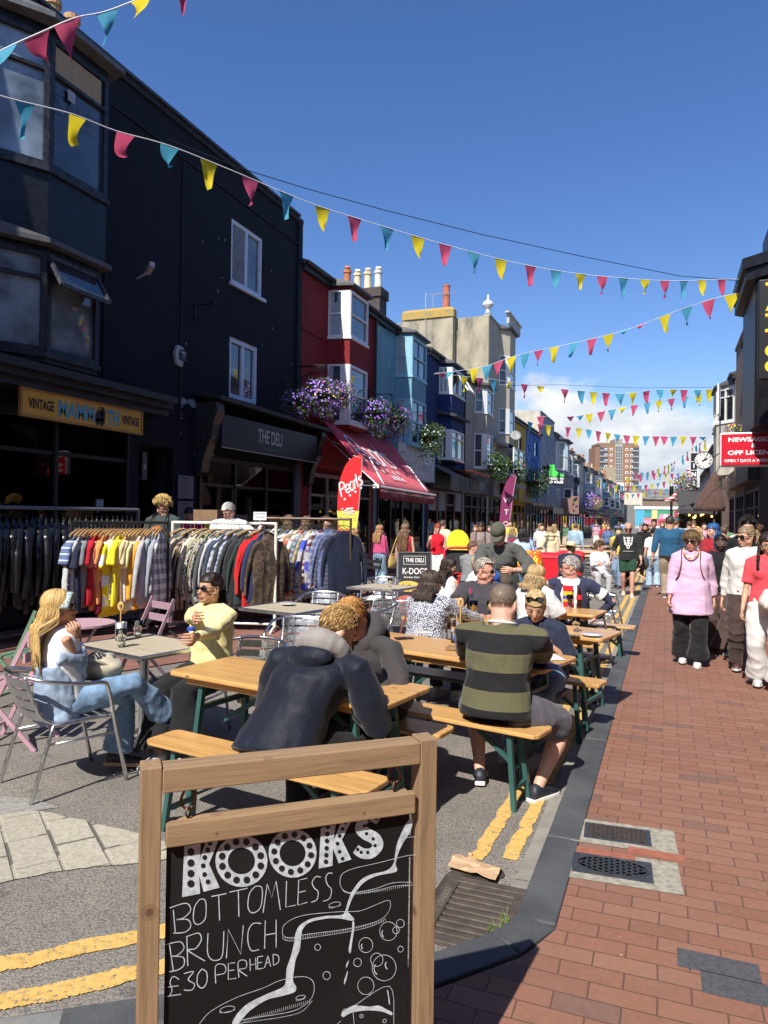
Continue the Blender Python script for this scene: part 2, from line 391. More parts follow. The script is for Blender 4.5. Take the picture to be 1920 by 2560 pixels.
def brickpave(c1,c2,sx,sy,rot=0,name='paving',mortar=.010):
 b=NB(name);v=b.co((1,1,1),rot=(0,0,rot))
 nw=b.n.new('ShaderNodeVectorMath');nw.operation='ADD';nz=b.n.new('ShaderNodeTexNoise');nz.inputs['Scale'].default_value=1.3;b.L(v,nz.inputs['Vector'])
 sm=b.n.new('ShaderNodeVectorMath');sm.operation='SCALE';sm.inputs['Scale'].default_value=.035;b.L(nz.outputs['Color'],sm.inputs[0]);b.L(v,nw.inputs[0]);b.L(sm.outputs[0],nw.inputs[1])
 br=b.n.new('ShaderNodeTexBrick');b.L(nw.outputs[0],br.inputs['Vector']);br.offset=.5
 br.inputs['Scale'].default_value=1;br.inputs['Brick Width'].default_value=sx;br.inputs['Row Height'].default_value=sy;br.inputs['Mortar Size'].default_value=mortar*.3;br.inputs['Mortar Smooth'].default_value=.3
 br.inputs['Color1'].default_value=(0,0,0,1);br.inputs['Color2'].default_value=(1,1,1,1);br.inputs['Mortar'].default_value=(.5,.5,.5,1);br.inputs['Bias'].default_value=0
 rnd=br.outputs['Color']
 col_=b.ramp(rnd,[(.0,sc(c1,.78)),(.25,c1),(.55,sc(c1,1.18)),(.75,c2),(.93,sc(c2,1.1)),(.975,(.075,.06,.065)),(1.,(.075,.075,.085))],'LINEAR')
 g=b.noise(v,45,5,.65);col_=b.mix(.5,col_,b.ramp(g,[(.3,sc(c1,.72)),(.7,sc(c1,1.28))]))
 dirt=b.noise(v,1.4,6,.65);col_=b.mix(b.math('MULTIPLY',dirt,.42),col_,(.21,.15,.125))
 spot=b.vor(v,3.6);col_=b.mix(b.math('MULTIPLY',b.math('LESS_THAN',spot.outputs[0],.045),.75),col_,(.05,.045,.045))
 gum=b.vor(b.co((1,1,1),loc=(5,3,0)),5.5);col_=b.mix(b.math('MULTIPLY',b.math('LESS_THAN',gum.outputs[0],.03),.6),col_,(.5,.45,.4))
 mo=b.math('GREATER_THAN',br.outputs['Fac'],.35)
 col_=b.mix(b.math('MULTIPLY',mo,.8),col_,(.085,.055,.042));b.base(col_);b.set(.72,0,.35)
 bm=b.bump(br.outputs['Fac'],.8,-.006);b.bump(g,.35,.004,bm);return b.m
M_BRICK=brickpave((.235,.100,.062),(.275,.140,.092),.222,.096,name='brick_paving')
PV=.10
slab('pavement',[(-.40,2.95),(-.40,170),(3.2,170),(3.2,-8),(-1.45,-8),(-1.45,2.10),(-1.18,2.19),(-.73,2.42),(-.49,2.72)],PV,M_BRICK,th=.3)
slab('pavement_left',[(-9,-8),(-7.6,-8),(-7.6,8.6),(-7.6,170),(-9,170)],.035,brickpave((.24,.10,.075),(.28,.14,.11),.22,.11),th=.2)
slab('left_brick_terrace',[(-7.61,9.3),(-6.9,9.9),(-6.2,10.7),(-5.3,11.9),(-5.2,13.9),(-6.4,14.3),(-7.61,14.6)],.2,brickpave((.20,.085,.062),(.24,.12,.09),.22,.11),th=.22)
slab('left_brick_apron',[(-7.6,5.4),(-5.6,6.2),(-4.7,8.5),(-4.3,14),(-7.6,16)],.014,brickpave((.24,.10,.075),(.28,.14,.11),.22,.11))
M_KERB=NB('granite')
v=M_KERB.co();g1=M_KERB.noise(v,160,3,.7);g2=M_KERB.noise(v,3,5)
kc=M_KERB.ramp(g1,[(.3,(.035,.038,.043)),(.6,(.085,.09,.098)),(.8,(.22,.225,.23))]);kc=M_KERB.mix(.45,kc,M_KERB.ramp(g2,[(.35,(.035,.038,.043)),(.7,(.125,.13,.132))]))
M_KERB.base(kc);M_KERB.set(.6,0,.4);M_KERB.bump(g1,.25,.004);M_KERB=M_KERB.m
kb=MB();y=2.98;random.seed(3)
while y<120:
 L_=random.uniform(.75,1.05)if y<30 else 6
 j=random.uniform(-.006,.006)
 kb.bb((-.565+j,y+.003,-.05),(-.402,y+L_-.003,PV+.006+j));y+=L_
slab('dropped_pavement',[(-1.45,2.1),(-1.45,-8),(-7,-8),(-7,.2),(-2.75,1.2),(-2.02,1.68)],.008,M_BRICK)
cp=[(-.475,2.98,.03),(-.565,2.78,.03),(-.80,2.49,.03),(-1.2,2.27,.0),(-1.65,2.07,-.066),(-2.05,1.78,-.070),(-2.9,1.35,-.071)]
for a,b_ in zip(cp,cp[1:]):kb.beam(a,b_,.16,.155)
o=kb.build('kerb',M_KERB,bevel=.008);tag(o,kind='structure')
M_CONC=mat((.24,.225,.195),.85,var=.25,vs_=5,bump=.3,bs=120,name='concrete')
gt=MB()
y=2.3
while y<60:
 gt.add([(-.665,y,.004),(-.566,y,.004),(-.566,y+1.18,.004),(-.665,y+1.18,.004)],[(0,1,2,3)]);y+=1.19
tag(gt.build('gutter',M_CONC),kind='structure')
def yellow():
 b=NB('yellow_road_paint');v=b.co();n=b.noise(v,26,6,.7);n2=b.noise(v,5,3)
 c=b.ramp(n,[(.2,(.28,.19,.07)),(.38,(.52,.33,.09)),(.55,(.62,.41,.13)),(.72,(.56,.38,.14)),(.82,(.28,.21,.11))]);wr=b.math('GREATER_THAN',b.noise(v,34,8,.85),.56);wr2=b.math('GREATER_THAN',b.noise(v,9,4,.6),.47);c=b.mix(b.math('MULTIPLY',wr,wr2),c,(.16,.145,.12));b.base(c);b.set(.8,0,.3);b.bump(n,.35,.004);return b.m
M_YEL=yellow()
def wobble(pts,wd,z,seed,n=26,amp=.016):
 random.seed(seed);L=[];Rr=[]
 P=spl(pts,n)
 for i,(x,y)in enumerate(P):
  a=P[max(i-1,0)];b_=P[min(i+1,len(P)-1)];dx,dy=b_[0]-a[0],b_[1]-a[1];l=math.hypot(dx,dy)or 1;nx,ny=-dy/l,dx/l
  k=wd/2+MN.noise(V((x*9,y*9,seed)))*amp+random.uniform(-.3,.3)*amp;k2=wd/2+MN.noise(V((x*9+30,y*9,seed)))*amp+random.uniform(-.3,.3)*amp
  L.append((x+nx*k,y+ny*k,z));Rr.append((x-nx*k2,y-ny*k2,z))
 mb=MB();m=len(L);mb.add(L+Rr,[(i,i+1,m+i+1,m+i)for i in range(m-1)]);return mb
def gx(px,py,z=0):p=G(px,py,z);return(p.x,p.y)
yl=MB()
def addmb(a,b):
 o=len(a.v);a.v+=b.v;a.t+=b.t;a.f+=[[o+i for i in f]for f in b.f];a.mi+=b.mi
for x0,sd_ in((-.875,1),(-.725,2)):
 p0=gx(1190 if sd_==1 else 1272,2150)
 addmb(yl,wobble([p0,(x0+.0,4.6),(x0+.02,8),(x0+.03,20),(x0+.05,70)],.078,.005,sd_,n=60))
a1=[gx(-160,2452),gx(60,2403),gx(260,2360),gx(430,2325)];a2=[gx(-160,2545),gx(60,2498),gx(260,2452),gx(430,2412)]
addmb(yl,wobble(a1,.10,.0055,5,n=40));addmb(yl,wobble(a2,.10,.0055,6,n=40))
tag(yl.build('yellow_road_lines',M_YEL),kind='structure')
def cobble():
 b=NB('pale_setts');v=b.co((1,1,1),rot=(0,0,.62))
 nw=b.noise(v,3,3)
 br=b.n.new('ShaderNodeTexBrick');b.L(v,br.inputs['Vector']);br.inputs['Scale'].default_value=1;br.inputs['Brick Width'].default_value=.34;br.inputs['Row Height'].default_value=.21;br.inputs['Mortar Size'].default_value=.012;br.inputs['Mortar Smooth'].default_value=.6
 br.inputs['Color1'].default_value=(0,0,0,1);br.inputs['Color2'].default_value=(1,1,1,1)
 g=b.noise(v,38,8,.8);c=b.ramp(br.outputs['Color'],[(0,(.36,.335,.27)),(1,(.45,.42,.34))]);c=b.mix(.5,c,b.ramp(g,[(.35,(.13,.12,.10)),(.5,(.36,.33,.27)),(.68,(.58,.54,.45))]))
 c=b.mix(b.math('MULTIPLY',br.outputs['Fac'],b.math('GREATER_THAN',nw,.5)),c,(.13,.12,.1));b.base(c);b.set(.85,0,.3)
 bm=b.bump(br.outputs['Fac'],.7,-.01);b.bump(g,.6,.008,bm);return b.m
pp=[gx(-200,2105),gx(0,2042),gx(95,2030),gx(150,2040),gx(300,2075),gx(420,2110),gx(470,2140),gx(420,2150),gx(345,2160),gx(250,2168),gx(150,2180),gx(0,2208),gx(-200,2235)]
sp=spl(pp,5,True)
sp=[(x+random.uniform(-.008,.008),y+random.uniform(-.008,.008))for x,y in sp]
slab('stone_setts',sp,.006,cobble())
fp=[gx(-300,2590),gx(100,2540),gx(250,2515),gx(420,2480),gx(460,2700),gx(-300,2800)]
slab('footway_flags',fp,.009,mat((.2,.2,.195),.75,var=.2,vs_=9,bump=.25,bs=90))
slab('road_patch',[gx(-60,1985),gx(80,2000),gx(150,2020),gx(60,2032),gx(-60,2050)],.005,mat((.26,.25,.235),.9,var=.3,vs_=30,bump=.5,bs=150))
gp=[G(1150,2205),G(1335,2238),G(1278,2372),G(1040,2350)]
g0=G(1145,2200);
gx0,gx1,gy0,gy1=-.955,-.575,2.83,3.38
ge=empty('drain_grate',((gx0+gx1)/2,(gy0+gy1)/2,0),label='rectangular cast iron gully grate in the gutter by the kerb corner',cat='drain grate')
M_IRON=mat((.12,.10,.085),.6,.45,var=.3,vs_=12,bump=.4,bs=90,name='cast_iron')
c0=V(((gx0+gx1)/2,(gy0+gy1)/2,0))
fr=MB();hw,hl=.19,.275
for a,b_ in(((-hw,-hl),(hw,-hl+.05)),((-hw,hl-.05),(hw,hl)),((-hw,-hl+.05),(-hw+.055,hl-.05)),((hw-.055,-hl+.05),(hw,hl-.05))):fr.bb((*a,.0),(*b_,.02))
fr.build('frame',M_IRON,ge,bevel=.003)
br_=MB()
for i in range(9):
 yy=-hl+.08+i*.049;br_.bb((-hw+.055,yy-.015,.002),(hw-.055,yy+.015,.017))
br_.build('bars',M_IRON,ge,bevel=.004)
pit=MB();pit.bb((-hw+.03,-hl+.03,-.006),(hw-.03,hl-.03,.0025));pit.build('pit',mat((.012,.011,.01),.9),ge)
tx=MB();text_on(tx,'LONDON',(-hw+.042,-.02,.0215),(0,1,0),(-1,0,0),wd=.16,ht=.028);tx.build('lettering',mat((.2,.17,.14),.7),ge)
st=MB();ps=spl([gx(1120,2185),gx(1155,2178),gx(1190,2196),gx(1240,2172),gx(1262,2190),gx(1240,2203),gx(1180,2212),gx(1130,2222),gx(1112,2262),gx(1082,2300),gx(1052,2318),gx(1060,2260),gx(1090,2225)],5,True);st.add([(x,y,.0075)for x,y in ps],[tuple(range(len(ps)))])
tag(st.build('wet_patch',mat((.055,.048,.042),.4,var=.5,vs_=8,bump=.2,bs=80)),kind='structure')
pb=MB();c=G(1186,2172,.02);n_=9
random.seed(11)
gv=[[None]*n_ for _ in range(7)]
for i in range(7):
 for j in range(n_):
  u_=(j/(n_-1)-.5)*.25;v_=(i/6-.5)*.13
  z=.028+.022*abs(MN.noise(V((u_*16,v_*18,3))))+.018*max(0,MN.noise(V((u_*9,v_*24,7))))
  gv[i][j]=V((c.x+u_,c.y+v_-.2*u_+MN.noise(V((u_*20,1,2)))*.012,z))
flat_=[p for r_ in gv for p in r_]
pb.add(flat_,[(i*n_+j,i*n_+j+1,(i+1)*n_+j+1,(i+1)*n_+j)for i in range(6)for j in range(n_-1)])
o=pb.build('paper_bag',mat((.50,.33,.20),.8,var=.2,vs_=20,bump=.5,bs=30));
md=o.modifiers.new('s','SOLIDIFY');md.thickness=.004
origin_to(o,(c.x,c.y,0));tag(o,'crumpled brown paper bag lying at the end of the yellow lines','paper bag')
sb=MB();q=G(1176,2136,.01);sb.ell(q,(.014,.012,.01),n=8,m_=6);o=sb.build('pebble',mat((.5,.33,.2),.8),smooth=True);origin_to(o,(q.x,q.y,0));tag(o,'small tan pebble just above the crumpled paper bag','pebble')
def cover(cx,cy,w_,h_,round_,label):
 e=empty('inspection_cover',(cx,cy,PV),R(4),label=label,cat='manhole cover')
 s_=MB();s_.add([(-w_/2-.07,-h_/2-.06,.003),(w_/2+.12,-h_/2-.06,.003),(w_/2+.12,h_/2+.05,.003),(-w_/2-.07,h_/2+.05,.003)],[(0,1,2,3)]);s_.build('surround',mat((.30,.28,.23),.85,var=.35,vs_=25,bump=.5,bs=90),e)
 p=MB();p.bb((-w_/2,-h_/2,.0),(w_/2,h_/2,.0075));p.build('frame',mat((.06,.065,.075),.45,.3,var=.2,vs_=30,bump=.2),e)
 r=MB()
 if round_:
  r.lathe([(.001,.0085),(min(w_,h_)*.62,.0085),(min(w_,h_)*.63,.0125),(min(w_,h_)*.66,.0125),(min(w_,h_)*.66,.0085)],n=32);sx=w_*.46;sy=h_*.46
  r.v=[V((p_.x*sx/(min(w_,h_)*.66),p_.y*sy/(min(w_,h_)*.66),p_.z))for p_ in r.v]
 k=7
 for i in range(-k,k+1):
  for sgn in(1,-1):
   x0=i*w_/k;a=(x0-h_/2*sgn*1.6,-h_/2);b2=(x0+h_/2*sgn*1.6,h_/2)
   pts=[]
   for t in[q/20 for q in range(21)]:
    X=a[0]+(b2[0]-a[0])*t;Y=a[1]+(b2[1]-a[1])*t
    ok=((X/(w_*.44))**2+(Y/(h_*.44))**2<1)if round_ else(abs(X)<w_*.46 and abs(Y)<h_*.44)
    if ok:pts.append((X,Y))
   if len(pts)>1:r.beam((*pts[0],.010),(*pts[-1],.010),.006,.004)
 r.build('cover_plate',mat((.07,.075,.085)if round_ else(.10,.075,.06),.45,.4,var=.2,vs_=30,bump=.2),e)
 return e
p=G(1543,2087,PV);cover(p.x,p.y,.33,.19,False,'square ribbed iron pavement cover, the farther of the two by the kerb')
p=G(1530,2170,PV);cover(p.x,p.y,.36,.20,True,'oval lattice iron pavement cover, the nearer of the two by the kerb')
ob_=MB()
for(px,py,sx,sy)in((1500,2134,.33,.07),(1640,2136,.26,.07)):
 q=G(px,py,PV);ob_.box((q.x,q.y,PV+.0025),(sx,sy,.003))
tag(ob_.build('replaced_bricks',mat((.30,.11,.07),.75,var=.2,vs_=20,bump=.3)),kind='structure')
dk=MB();
for(px,py,sx,sy,rz)in((1870,2480,.30,.13,0),(1795,2415,.28,.12,0)):
 q=G(px,py,PV);dk.box((q.x,q.y,PV+.0025),(sx,sy,.003),rz)
tag(dk.build('dark_bricks',mat((.075,.075,.085),.7,var=.3,vs_=60,bump=.3)),kind='structure')
gr=MB();c=G(1275,2335,.0);random.seed(5)
for i in range(70):
 a=c+V((random.gauss(0,.04),random.gauss(0,.03),0));d=V((random.uniform(-.03,.03),random.uniform(-.03,.03),random.uniform(.03,.07)))
 gr.tube([a,a+d*.5+V((0,0,.01)),a+d],[.0018,.0014,.0003],4)
tag(gr.build('grass',mat((.16,.26,.04),.7,bump=0)),'small tuft of bright green weeds growing at the kerb edge','grass',kind='stuff')
class Fr:
 def __init__(s,x,side):s.x=x;s.s=side
 def __call__(s,t,o,z):return V((s.x+o*s.s,t,z))
FL=Fr(-8.8,1);FRt=Fr(2.5,-1)
WHITE=(.72,.72,.70)
PANE=windowm((.035,.045,.06));PANE2=windowm((.10,.12,.14));PANE3=windowm((.015,.015,.018));PANE_SKYREFL=windowm((.15,.19,.23))  # last pane: bright sky reflection painted in as a pale base tint
def fbox(mb,F,t0,t1,o0,o1,z0,z1):
 mb.bb(F(t0,o0,z0),F(t1,o1,z1));return mb
def wall(mb,F,t0,t1,z0,z1,holes,dep=.14,o=0):
 ts=sorted({t0,t1,*[h[0]for h in holes],*[h[1]for h in holes]});zs=sorted({z0,z1,*[h[2]for h in holes],*[h[3]for h in holes]})
 for a,b in zip(ts,ts[1:]):
  for c,d in zip(zs,zs[1:]):
   m=((a+b)/2,(c+d)/2)
   if any(h[0]<m[0]<h[1]and h[2]<m[1]<h[3]for h in holes):continue
   mb.quad(F(a,o,c),F(b,o,c),F(b,o,d),F(a,o,d))
 for a,b,c,d in holes:
  mb.quad(F(a,o,c),F(b,o,c),F(b,o-dep,c),F(a,o-dep,c));mb.quad(F(a,o,d),F(b,o,d),F(b,o-dep,d),F(a,o-dep,d))
  mb.quad(F(a,o,c),F(a,o,d),F(a,o-dep,d),F(a,o-dep,c));mb.quad(F(b,o,c),F(b,o,d),F(b,o-dep,d),F(b,o-dep,c))
def window(parent,P,u,n,w,h,m,style='sash',pane=PANE,fw=.06,name='window',curtain=None,zb=True):
 P=V(P);u=V(u).normalized();n=V(n).normalized();z=V((0,0,1))
 mb=MB()
 def bar(a0,a1,z0,z1,d0=-.05,d1=.02):
  vs=[]
  for a in(a0,a1):
   for d in(d0,d1):
    for q in(z0,z1):vs.append(P+u*a+n*d+z*q)
  mb.add(vs,[(0,1,3,2),(4,6,7,5),(0,4,5,1),(2,3,7,6),(0,2,6,4),(1,5,7,3)])
 bar(0,fw,0,h);bar(w-fw,w,0,h);bar(fw,w-fw,0,fw);bar(fw,w-fw,h-fw,h)
 if style=='sash':
  bar(fw,w-fw,h/2-.025,h/2+.025,-.045,.012)
 elif style=='casement2':
  bar(w/2-.04,w/2+.04,fw,h-fw)
 elif style=='topbar':
  bar(fw,w-fw,h*.72,h*.72+.05)
 elif style=='top2':
  bar(fw,w-fw,h*.72,h*.72+.05);bar(w/2-.03,w/2+.03,fw,h-fw)
 elif style=='bars6':
  bar(fw,w-fw,h/2-.025,h/2+.025);bar(w/2-.012,w/2+.012,fw,h-fw,-.03,.005)
 f=mb.build(name,m,parent)
 g=MB();a=P+u*fw*.5-n*.035+z*fw*.5;g.add([a,a+u*(w-fw),a+u*(w-fw)+z*(h-fw),a+z*(h-fw),a-n*.01,a+u*(w-fw)-n*.01,a+u*(w-fw)+z*(h-fw)-n*.01,a+z*(h-fw)-n*.01],[(0,1,2,3),(7,6,5,4),(0,4,5,1),(1,5,6,2),(2,6,7,3),(3,7,4,0)])
 g.build('pane',pane,f)
 if curtain:
  c=MB();k=10
  for s0,s1 in curtain:
   pts=[]
   for i in range(k+1):
    a_=fw+(w-2*fw)*(s0+(s1-s0)*i/k);pts.append((a_,-.026+(.004 if i%2 else 0)))
   for(p,q),(p2,q2)in zip(pts,pts[1:]):
    c.quad(P+u*p+n*q+z*fw,P+u*p2+n*q2+z*fw,P+u*p2+n*q2+z*(h-fw),P+u*p+n*q+z*(h-fw))
  c.build('curtain',mat((.42,.42,.44),.9,bump=0),f)
 return f
def bay(parent,F,t0,t1,o,cut,storeys,mwall,mframe,zbase,ztop,style='sash',sill=True,curt=None,panes=None,skirt=.14,roofm=None,cut2=None):
 cut2=cut2 or cut;plan=[(t0,0),(t0+cut,o),(t1-cut2,o),(t1,0)]
 bands=[];z=zbase
 for a,b in storeys:bands.append((z,a));z=b
 bands.append((z,ztop))
 for a,b in bands:
  if b-a<.01:continue
  vs=[F(p[0],p[1],q)for q in(a,b)for p in plan]
  mb=MB();mb.add(vs,[(0,1,5,4),(1,2,6,5),(2,3,7,6),(3,2,1,0),(4,5,6,7)]);mb.build('bay_panel',mwall,parent)
 for k,(a,b)in enumerate(storeys):
  for i,(p,q)in enumerate(zip(plan,plan[1:])):
   A=F(p[0],p[1],a);B=F(q[0],q[1],a);u=(B-A);L=u.length;u.normalize();n=u.cross(V((0,0,1)))*(F.s);post=0
   if i==0 and F.s>0 and .45<L<.75:post=L*.34
   if n.dot(F(0,1,0)-F(0,0,0))<0:n=-n
   if post:
    cpm=MB();P0=A+u*(L-post);cpm.add([P0-n*.05,P0+n*.022,P0+u*(post-.004)+n*.022,P0+u*(post-.004)-n*.05]+[x+V((0,0,b-a))for x in(P0-n*.05,P0+n*.022,P0+u*(post-.004)+n*.022,P0+u*(post-.004)-n*.05)],[(0,1,2,3),(7,6,5,4),(0,4,5,1),(1,5,6,2),(2,6,7,3),(3,7,4,0)]);cpm.build('corner_post',mframe,parent);L=L-post
   cu_=None
   if curt and i in curt:cu_=curt[i]
   window(parent,A,u,n,L,b-a,mframe,style if isinstance(style,str)else style[k],panes[i]if panes else PANE,fw=.075 if L>.5 else .05,curtain=cu_)
  if sill:
   s=MB();e=.05;pl=[(t0-e,0),(t0+cut-e*.5,o+e),(t1-cut2+e*.5,o+e),(t1+e,0)]
   for zz in(a,):
    vs=[F(p[0],p[1],q)for q in(zz-.07,zz-.001)for p in pl];s.add(vs,[(0,1,5,4),(1,2,6,5),(2,3,7,6),(3,2,1,0),(4,5,6,7),(0,4,7,3)])
   s.build('sill',mframe,parent)
 s=MB();e=skirt;pl=[(t0-e,0),(t0+cut-e*.6,o+e),(t1-cut2+e*.6,o+e),(t1+e,0)]
 vs=[F(p[0],p[1],q)for q in(ztop,ztop+.07)for p in pl]+[F(t0,.0,ztop+.3),F(t1,.0,ztop+.3)]
 s.add(vs,[(0,1,5,4),(1,2,6,5),(2,3,7,6),(3,2,1,0),(4,5,8),(5,6,9,8),(6,7,9),(4,8,9,7)])
 s.build('bay_roof',roofm or mat((.09,.09,.095),.6,var=.3),parent)
SLATE=mat((.07,.068,.07),.7,var=.35,vs_=8,bump=.4,bs=30,name='slate')
def tiles(c=(.06,.055,.055)):
 b=NB('roof_tiles');v=b.co();s=b.sepz(v)
 f=b.math('FRACT',b.math('MULTIPLY',s[1],6.));g=b.math('FRACT',b.math('MULTIPLY',s[2],5.));n=b.noise(v,5,4)
 b.base(b.ramp(b.math('ADD',b.math('MULTIPLY',f,.3),b.math('MULTIPLY',n,.6)),[(.2,sc(c,.5)),(.7,sc(c,1.7))]));b.set(.75);b.bump(b.math('MULTIPLY',f,g),.6,.03);return b.m
TILE=tiles()
def brickwall(c,mort=(.3,.28,.25),name='brick'):
 b=NB(name);v=b.co(rot=(0,R(90),R(90)));s=b.sepz(b.co())
 cmb=b.n.new('ShaderNodeCombineXYZ');b.L(b.math('ADD',s[0],s[1]),cmb.inputs[0]);b.L(s[2],cmb.inputs[1])
 br=b.n.new('ShaderNodeTexBrick');b.L(cmb.outputs[0],br.inputs['Vector']);br.inputs['Scale'].default_value=1;br.inputs['Brick Width'].default_value=.23;br.inputs['Row Height'].default_value=.075;br.inputs['Mortar Size'].default_value=.008
 br.inputs['Color1'].default_value=(*sc(c,.7),1);br.inputs['Color2'].default_value=(*sc(c,1.3),1);br.inputs['Mortar'].default_value=(*mort,1)
 n=b.noise(b.co(),3,5);b.base(b.mix(.35,br.outputs['Color'],b.ramp(n,[(.3,sc(c,.5)),(.7,sc(c,1.4))])));b.set(.85);b.bump(br.outputs['Fac'],.5,-.01);return b.m
BRK_DARK=brickwall((.055,.042,.038),(.13,.11,.1));BRK_ORG=brickwall((.30,.12,.06));BRK_BR=brickwall((.20,.13,.09))
def house(name,label,F,t0,t1,zt,c,depth=8,holes=(),roof='pitch',rh=1.6,walls=None,fascia=True,z0=0,gutter=True,parapet=None,group=None,gut_m=None):
 ctr=F((t0+t1)/2,0,0);e=empty(name,ctr,label=label,cat='building',group=group)
 Fl=lambda t,o,z:F(t,o,z)-ctr
 class LF:pass
 lf=LocalF(F,ctr)
 mb=MB();wall(mb,lf,t0+.003,t1-.003,z0,zt,list(holes))
 for t in(t0+.003,t1-.003):mb.quad(lf(t,0,z0),lf(t,-depth,z0),lf(t,-depth,zt),lf(t,0,zt))
 mb.quad(lf(t0,-depth,z0),lf(t1,-depth,z0),lf(t1,-depth,zt),lf(t0,-depth,zt))
 mb.build('wall',walls or stucco(c),e)
 if roof=='pitch':
  r=MB();ov=.14;th=.09
  r.add([lf(t0,ov,zt-.02),lf(t1,ov,zt-.02),lf(t1,-depth/2,zt+rh),lf(t0,-depth/2,zt+rh),lf(t0,-depth-ov,zt-.02),lf(t1,-depth-ov,zt-.02),lf(t0,ov,zt+th),lf(t1,ov,zt+th),lf(t1,-depth/2,zt+rh+th),lf(t0,-depth/2,zt+rh+th),lf(t0,-depth-ov,zt+th),lf(t1,-depth-ov,zt+th)],[(6,7,8,9),(9,8,11,10),(0,1,7,6),(4,10,11,5),(0,6,9,3),(3,9,10,4),(1,2,8,7),(2,5,11,8),(0,3,2,1),(3,4,5,2)])
  r.build('roof',TILE,e)
  if gutter:
   g=MB();g.tube([lf(t0,.2,zt+.02),lf(t1,.2,zt+.02)],.055,8);fbox(g,lf,t0,t1,.003,.12,zt-.16,zt-.025);g.build('gutter',gut_m or plain((.02,.02,.022),.5),e)
 else:
  r=MB();fbox(r,lf,t0,t1,-depth,-.28,zt-.1,zt-.05);r.build('roof',SLATE,e)
  p=MB();fbox(p,lf,t0-.02,t1+.02,-.28,.05,zt-.02,zt+.09);p.build('coping',parapet or stucco(sc(c,1.2)),e)
 return e,lf
class LocalF:
 def __init__(s,F,c):s.F=F;s.c=V(c);s.s=F.s
 def __call__(s,t,o,z):return s.F(t,o,z)-s.c
def dirs(F):return V((0,1,0)),V((F.s,0,0))
def chimney(parent,F,t,o,z0,z1,w,d,m,pots,potm,ph=.55,r=.12,cap=True):
 mb=MB();fbox(mb,F,t-w/2,t+w/2,o-d/2,o+d/2,z0,z1-.3);fbox(mb,F,t-w/2-.06,t+w/2+.06,o-d/2-.06,o+d/2+.06,z1-.3,z1)
 c=mb.build('chimney',m,parent)
 for i in range(pots):
  a=(i+.5)/pots;mm=potm[i%len(potm)]if isinstance(potm,list)else potm
  q=MB();p=F(t,o-d/2+d*a,z1)if d>w else F(t-w/2+w*a,o,z1)
  h=ph*(1.25 if(isinstance(potm,list)and i==0)else 1)
  q.lathe([(r*1.05,0),(r*.95,.05),(r*.85,h*.7),(r*.85,h*.86),(r*1.08,h*.88),(r*1.08,h),(r*.8,h),(r*.75,h*.6),(.01,h*.55)],p,14)
  if cap:q.tube([p+V((0,0,h)),p+V((0,0,h+.05)),p+V((.02,-.05,h+.12))],[r*.8,r*.75,r*.72],10)
  q.build('chimney_pot',mm,c,smooth=False)
 return c
def shop_interior(parent,F,t0,t1,z0,z1,depth=2.0,c=(.06,.055,.05)):
 mb=MB();fbox(mb,F,t0,t1,-depth-.05,-depth,z0,z1);fbox(mb,F,t0,t1,-depth,-.15,z0-.03,z0);fbox(mb,F,t0,t1,-depth,-.15,z1,z1+.03);fbox(mb,F,t0-.03,t0,-depth,-.15,z0,z1);fbox(mb,F,t1,t1+.03,-depth,-.15,z0,z1)
 mb.build('interior',mat(c,.8,var=.3,bump=.1),parent)
def shopfront(parent,F,t0,t1,z0,z1,o,panels,m,glass=None,stall=.55,door=None,fw=.07,interior=(.05,.045,.04)):
 mb=MB();w_=(t1-t0)/panels
 fbox(mb,F,t0,t1,o-.1,o,z1-.1,z1)
 for i in range(panels+1):
  t=t0+w_*i;fbox(mb,F,max(t0,t-fw/2),min(t1,t+fw/2),o-.1,o,z0,z1-.1)
 for i in range(panels):
  a=t0+w_*i+fw/2+.003;b=t0+w_*(i+1)-fw/2-.003
  zb=z0+(.12 if door==i else stall);fbox(mb,F,a,b,o-.1,o-.01,z0,zb)
  fbox(mb,F,a,b,o-.09,o-.02,z1-.62,z1-.56)
  if door==i:fbox(mb,F,a,a+.08,o-.09,o-.015,zb,z1-.63);fbox(mb,F,b-.08,b,o-.09,o-.015,zb,z1-.63)
 f=mb.build('shopfront',m,parent)
 g=MB()
 for i in range(panels):
  a=t0+w_*i+fw/2;b=t0+w_*(i+1)-fw/2;zb=z0+(.1 if door==i else stall-.02)
  fbox(g,F,a,b,o-.062,o-.055,zb,z1-.09)
 g.build('pane',glass or shopglass(),f)
 shop_interior(parent,F,t0,t1,z0,z1,2.2,interior)
 return f
def fascia(parent,F,t0,t1,o0,o1,z0,z1,m,texts=(),name='fascia_sign',tm=None,framem=None):
 mb=MB();fbox(mb,F,t0,t1,o0,o1,z0,z1);s=mb.build(name,m,parent,bevel=.006)
 if framem:
  q=MB();e=.03
  for a,b,c,d in((t0-e,t1+e,z0-e,z0),(t0-e,t1+e,z1,z1+e),(t0-e,t0,z0,z1),(t1,t1+e,z0,z1)):fbox(q,F,a,b,o0,o1+.012,c,d)
  q.build('sign_frame',framem,s)
 u,n=dirs(F)
 for(txt,t,z,w_,h_,mm,bold)in texts:
  q=MB();p=F(t,o1+.004,z)
  uu=u
  if F.s<0:uu=-u
  text_on(q,txt,p,uu,(0,0,1),wd=w_,ht=h_,bold=bold);q.build('lettering',mm,s)
 return s
WT=plain((.8,.8,.8),.5);BLK=plain((.012,.012,.014),.45)
U,NL=dirs(FL)
BLUEBLACK=(.0062,.0085,.0155)
F=FL
wu=(13.15,14.45,6.77,8.16);wl=(13.15,14.3,4.28,5.6)
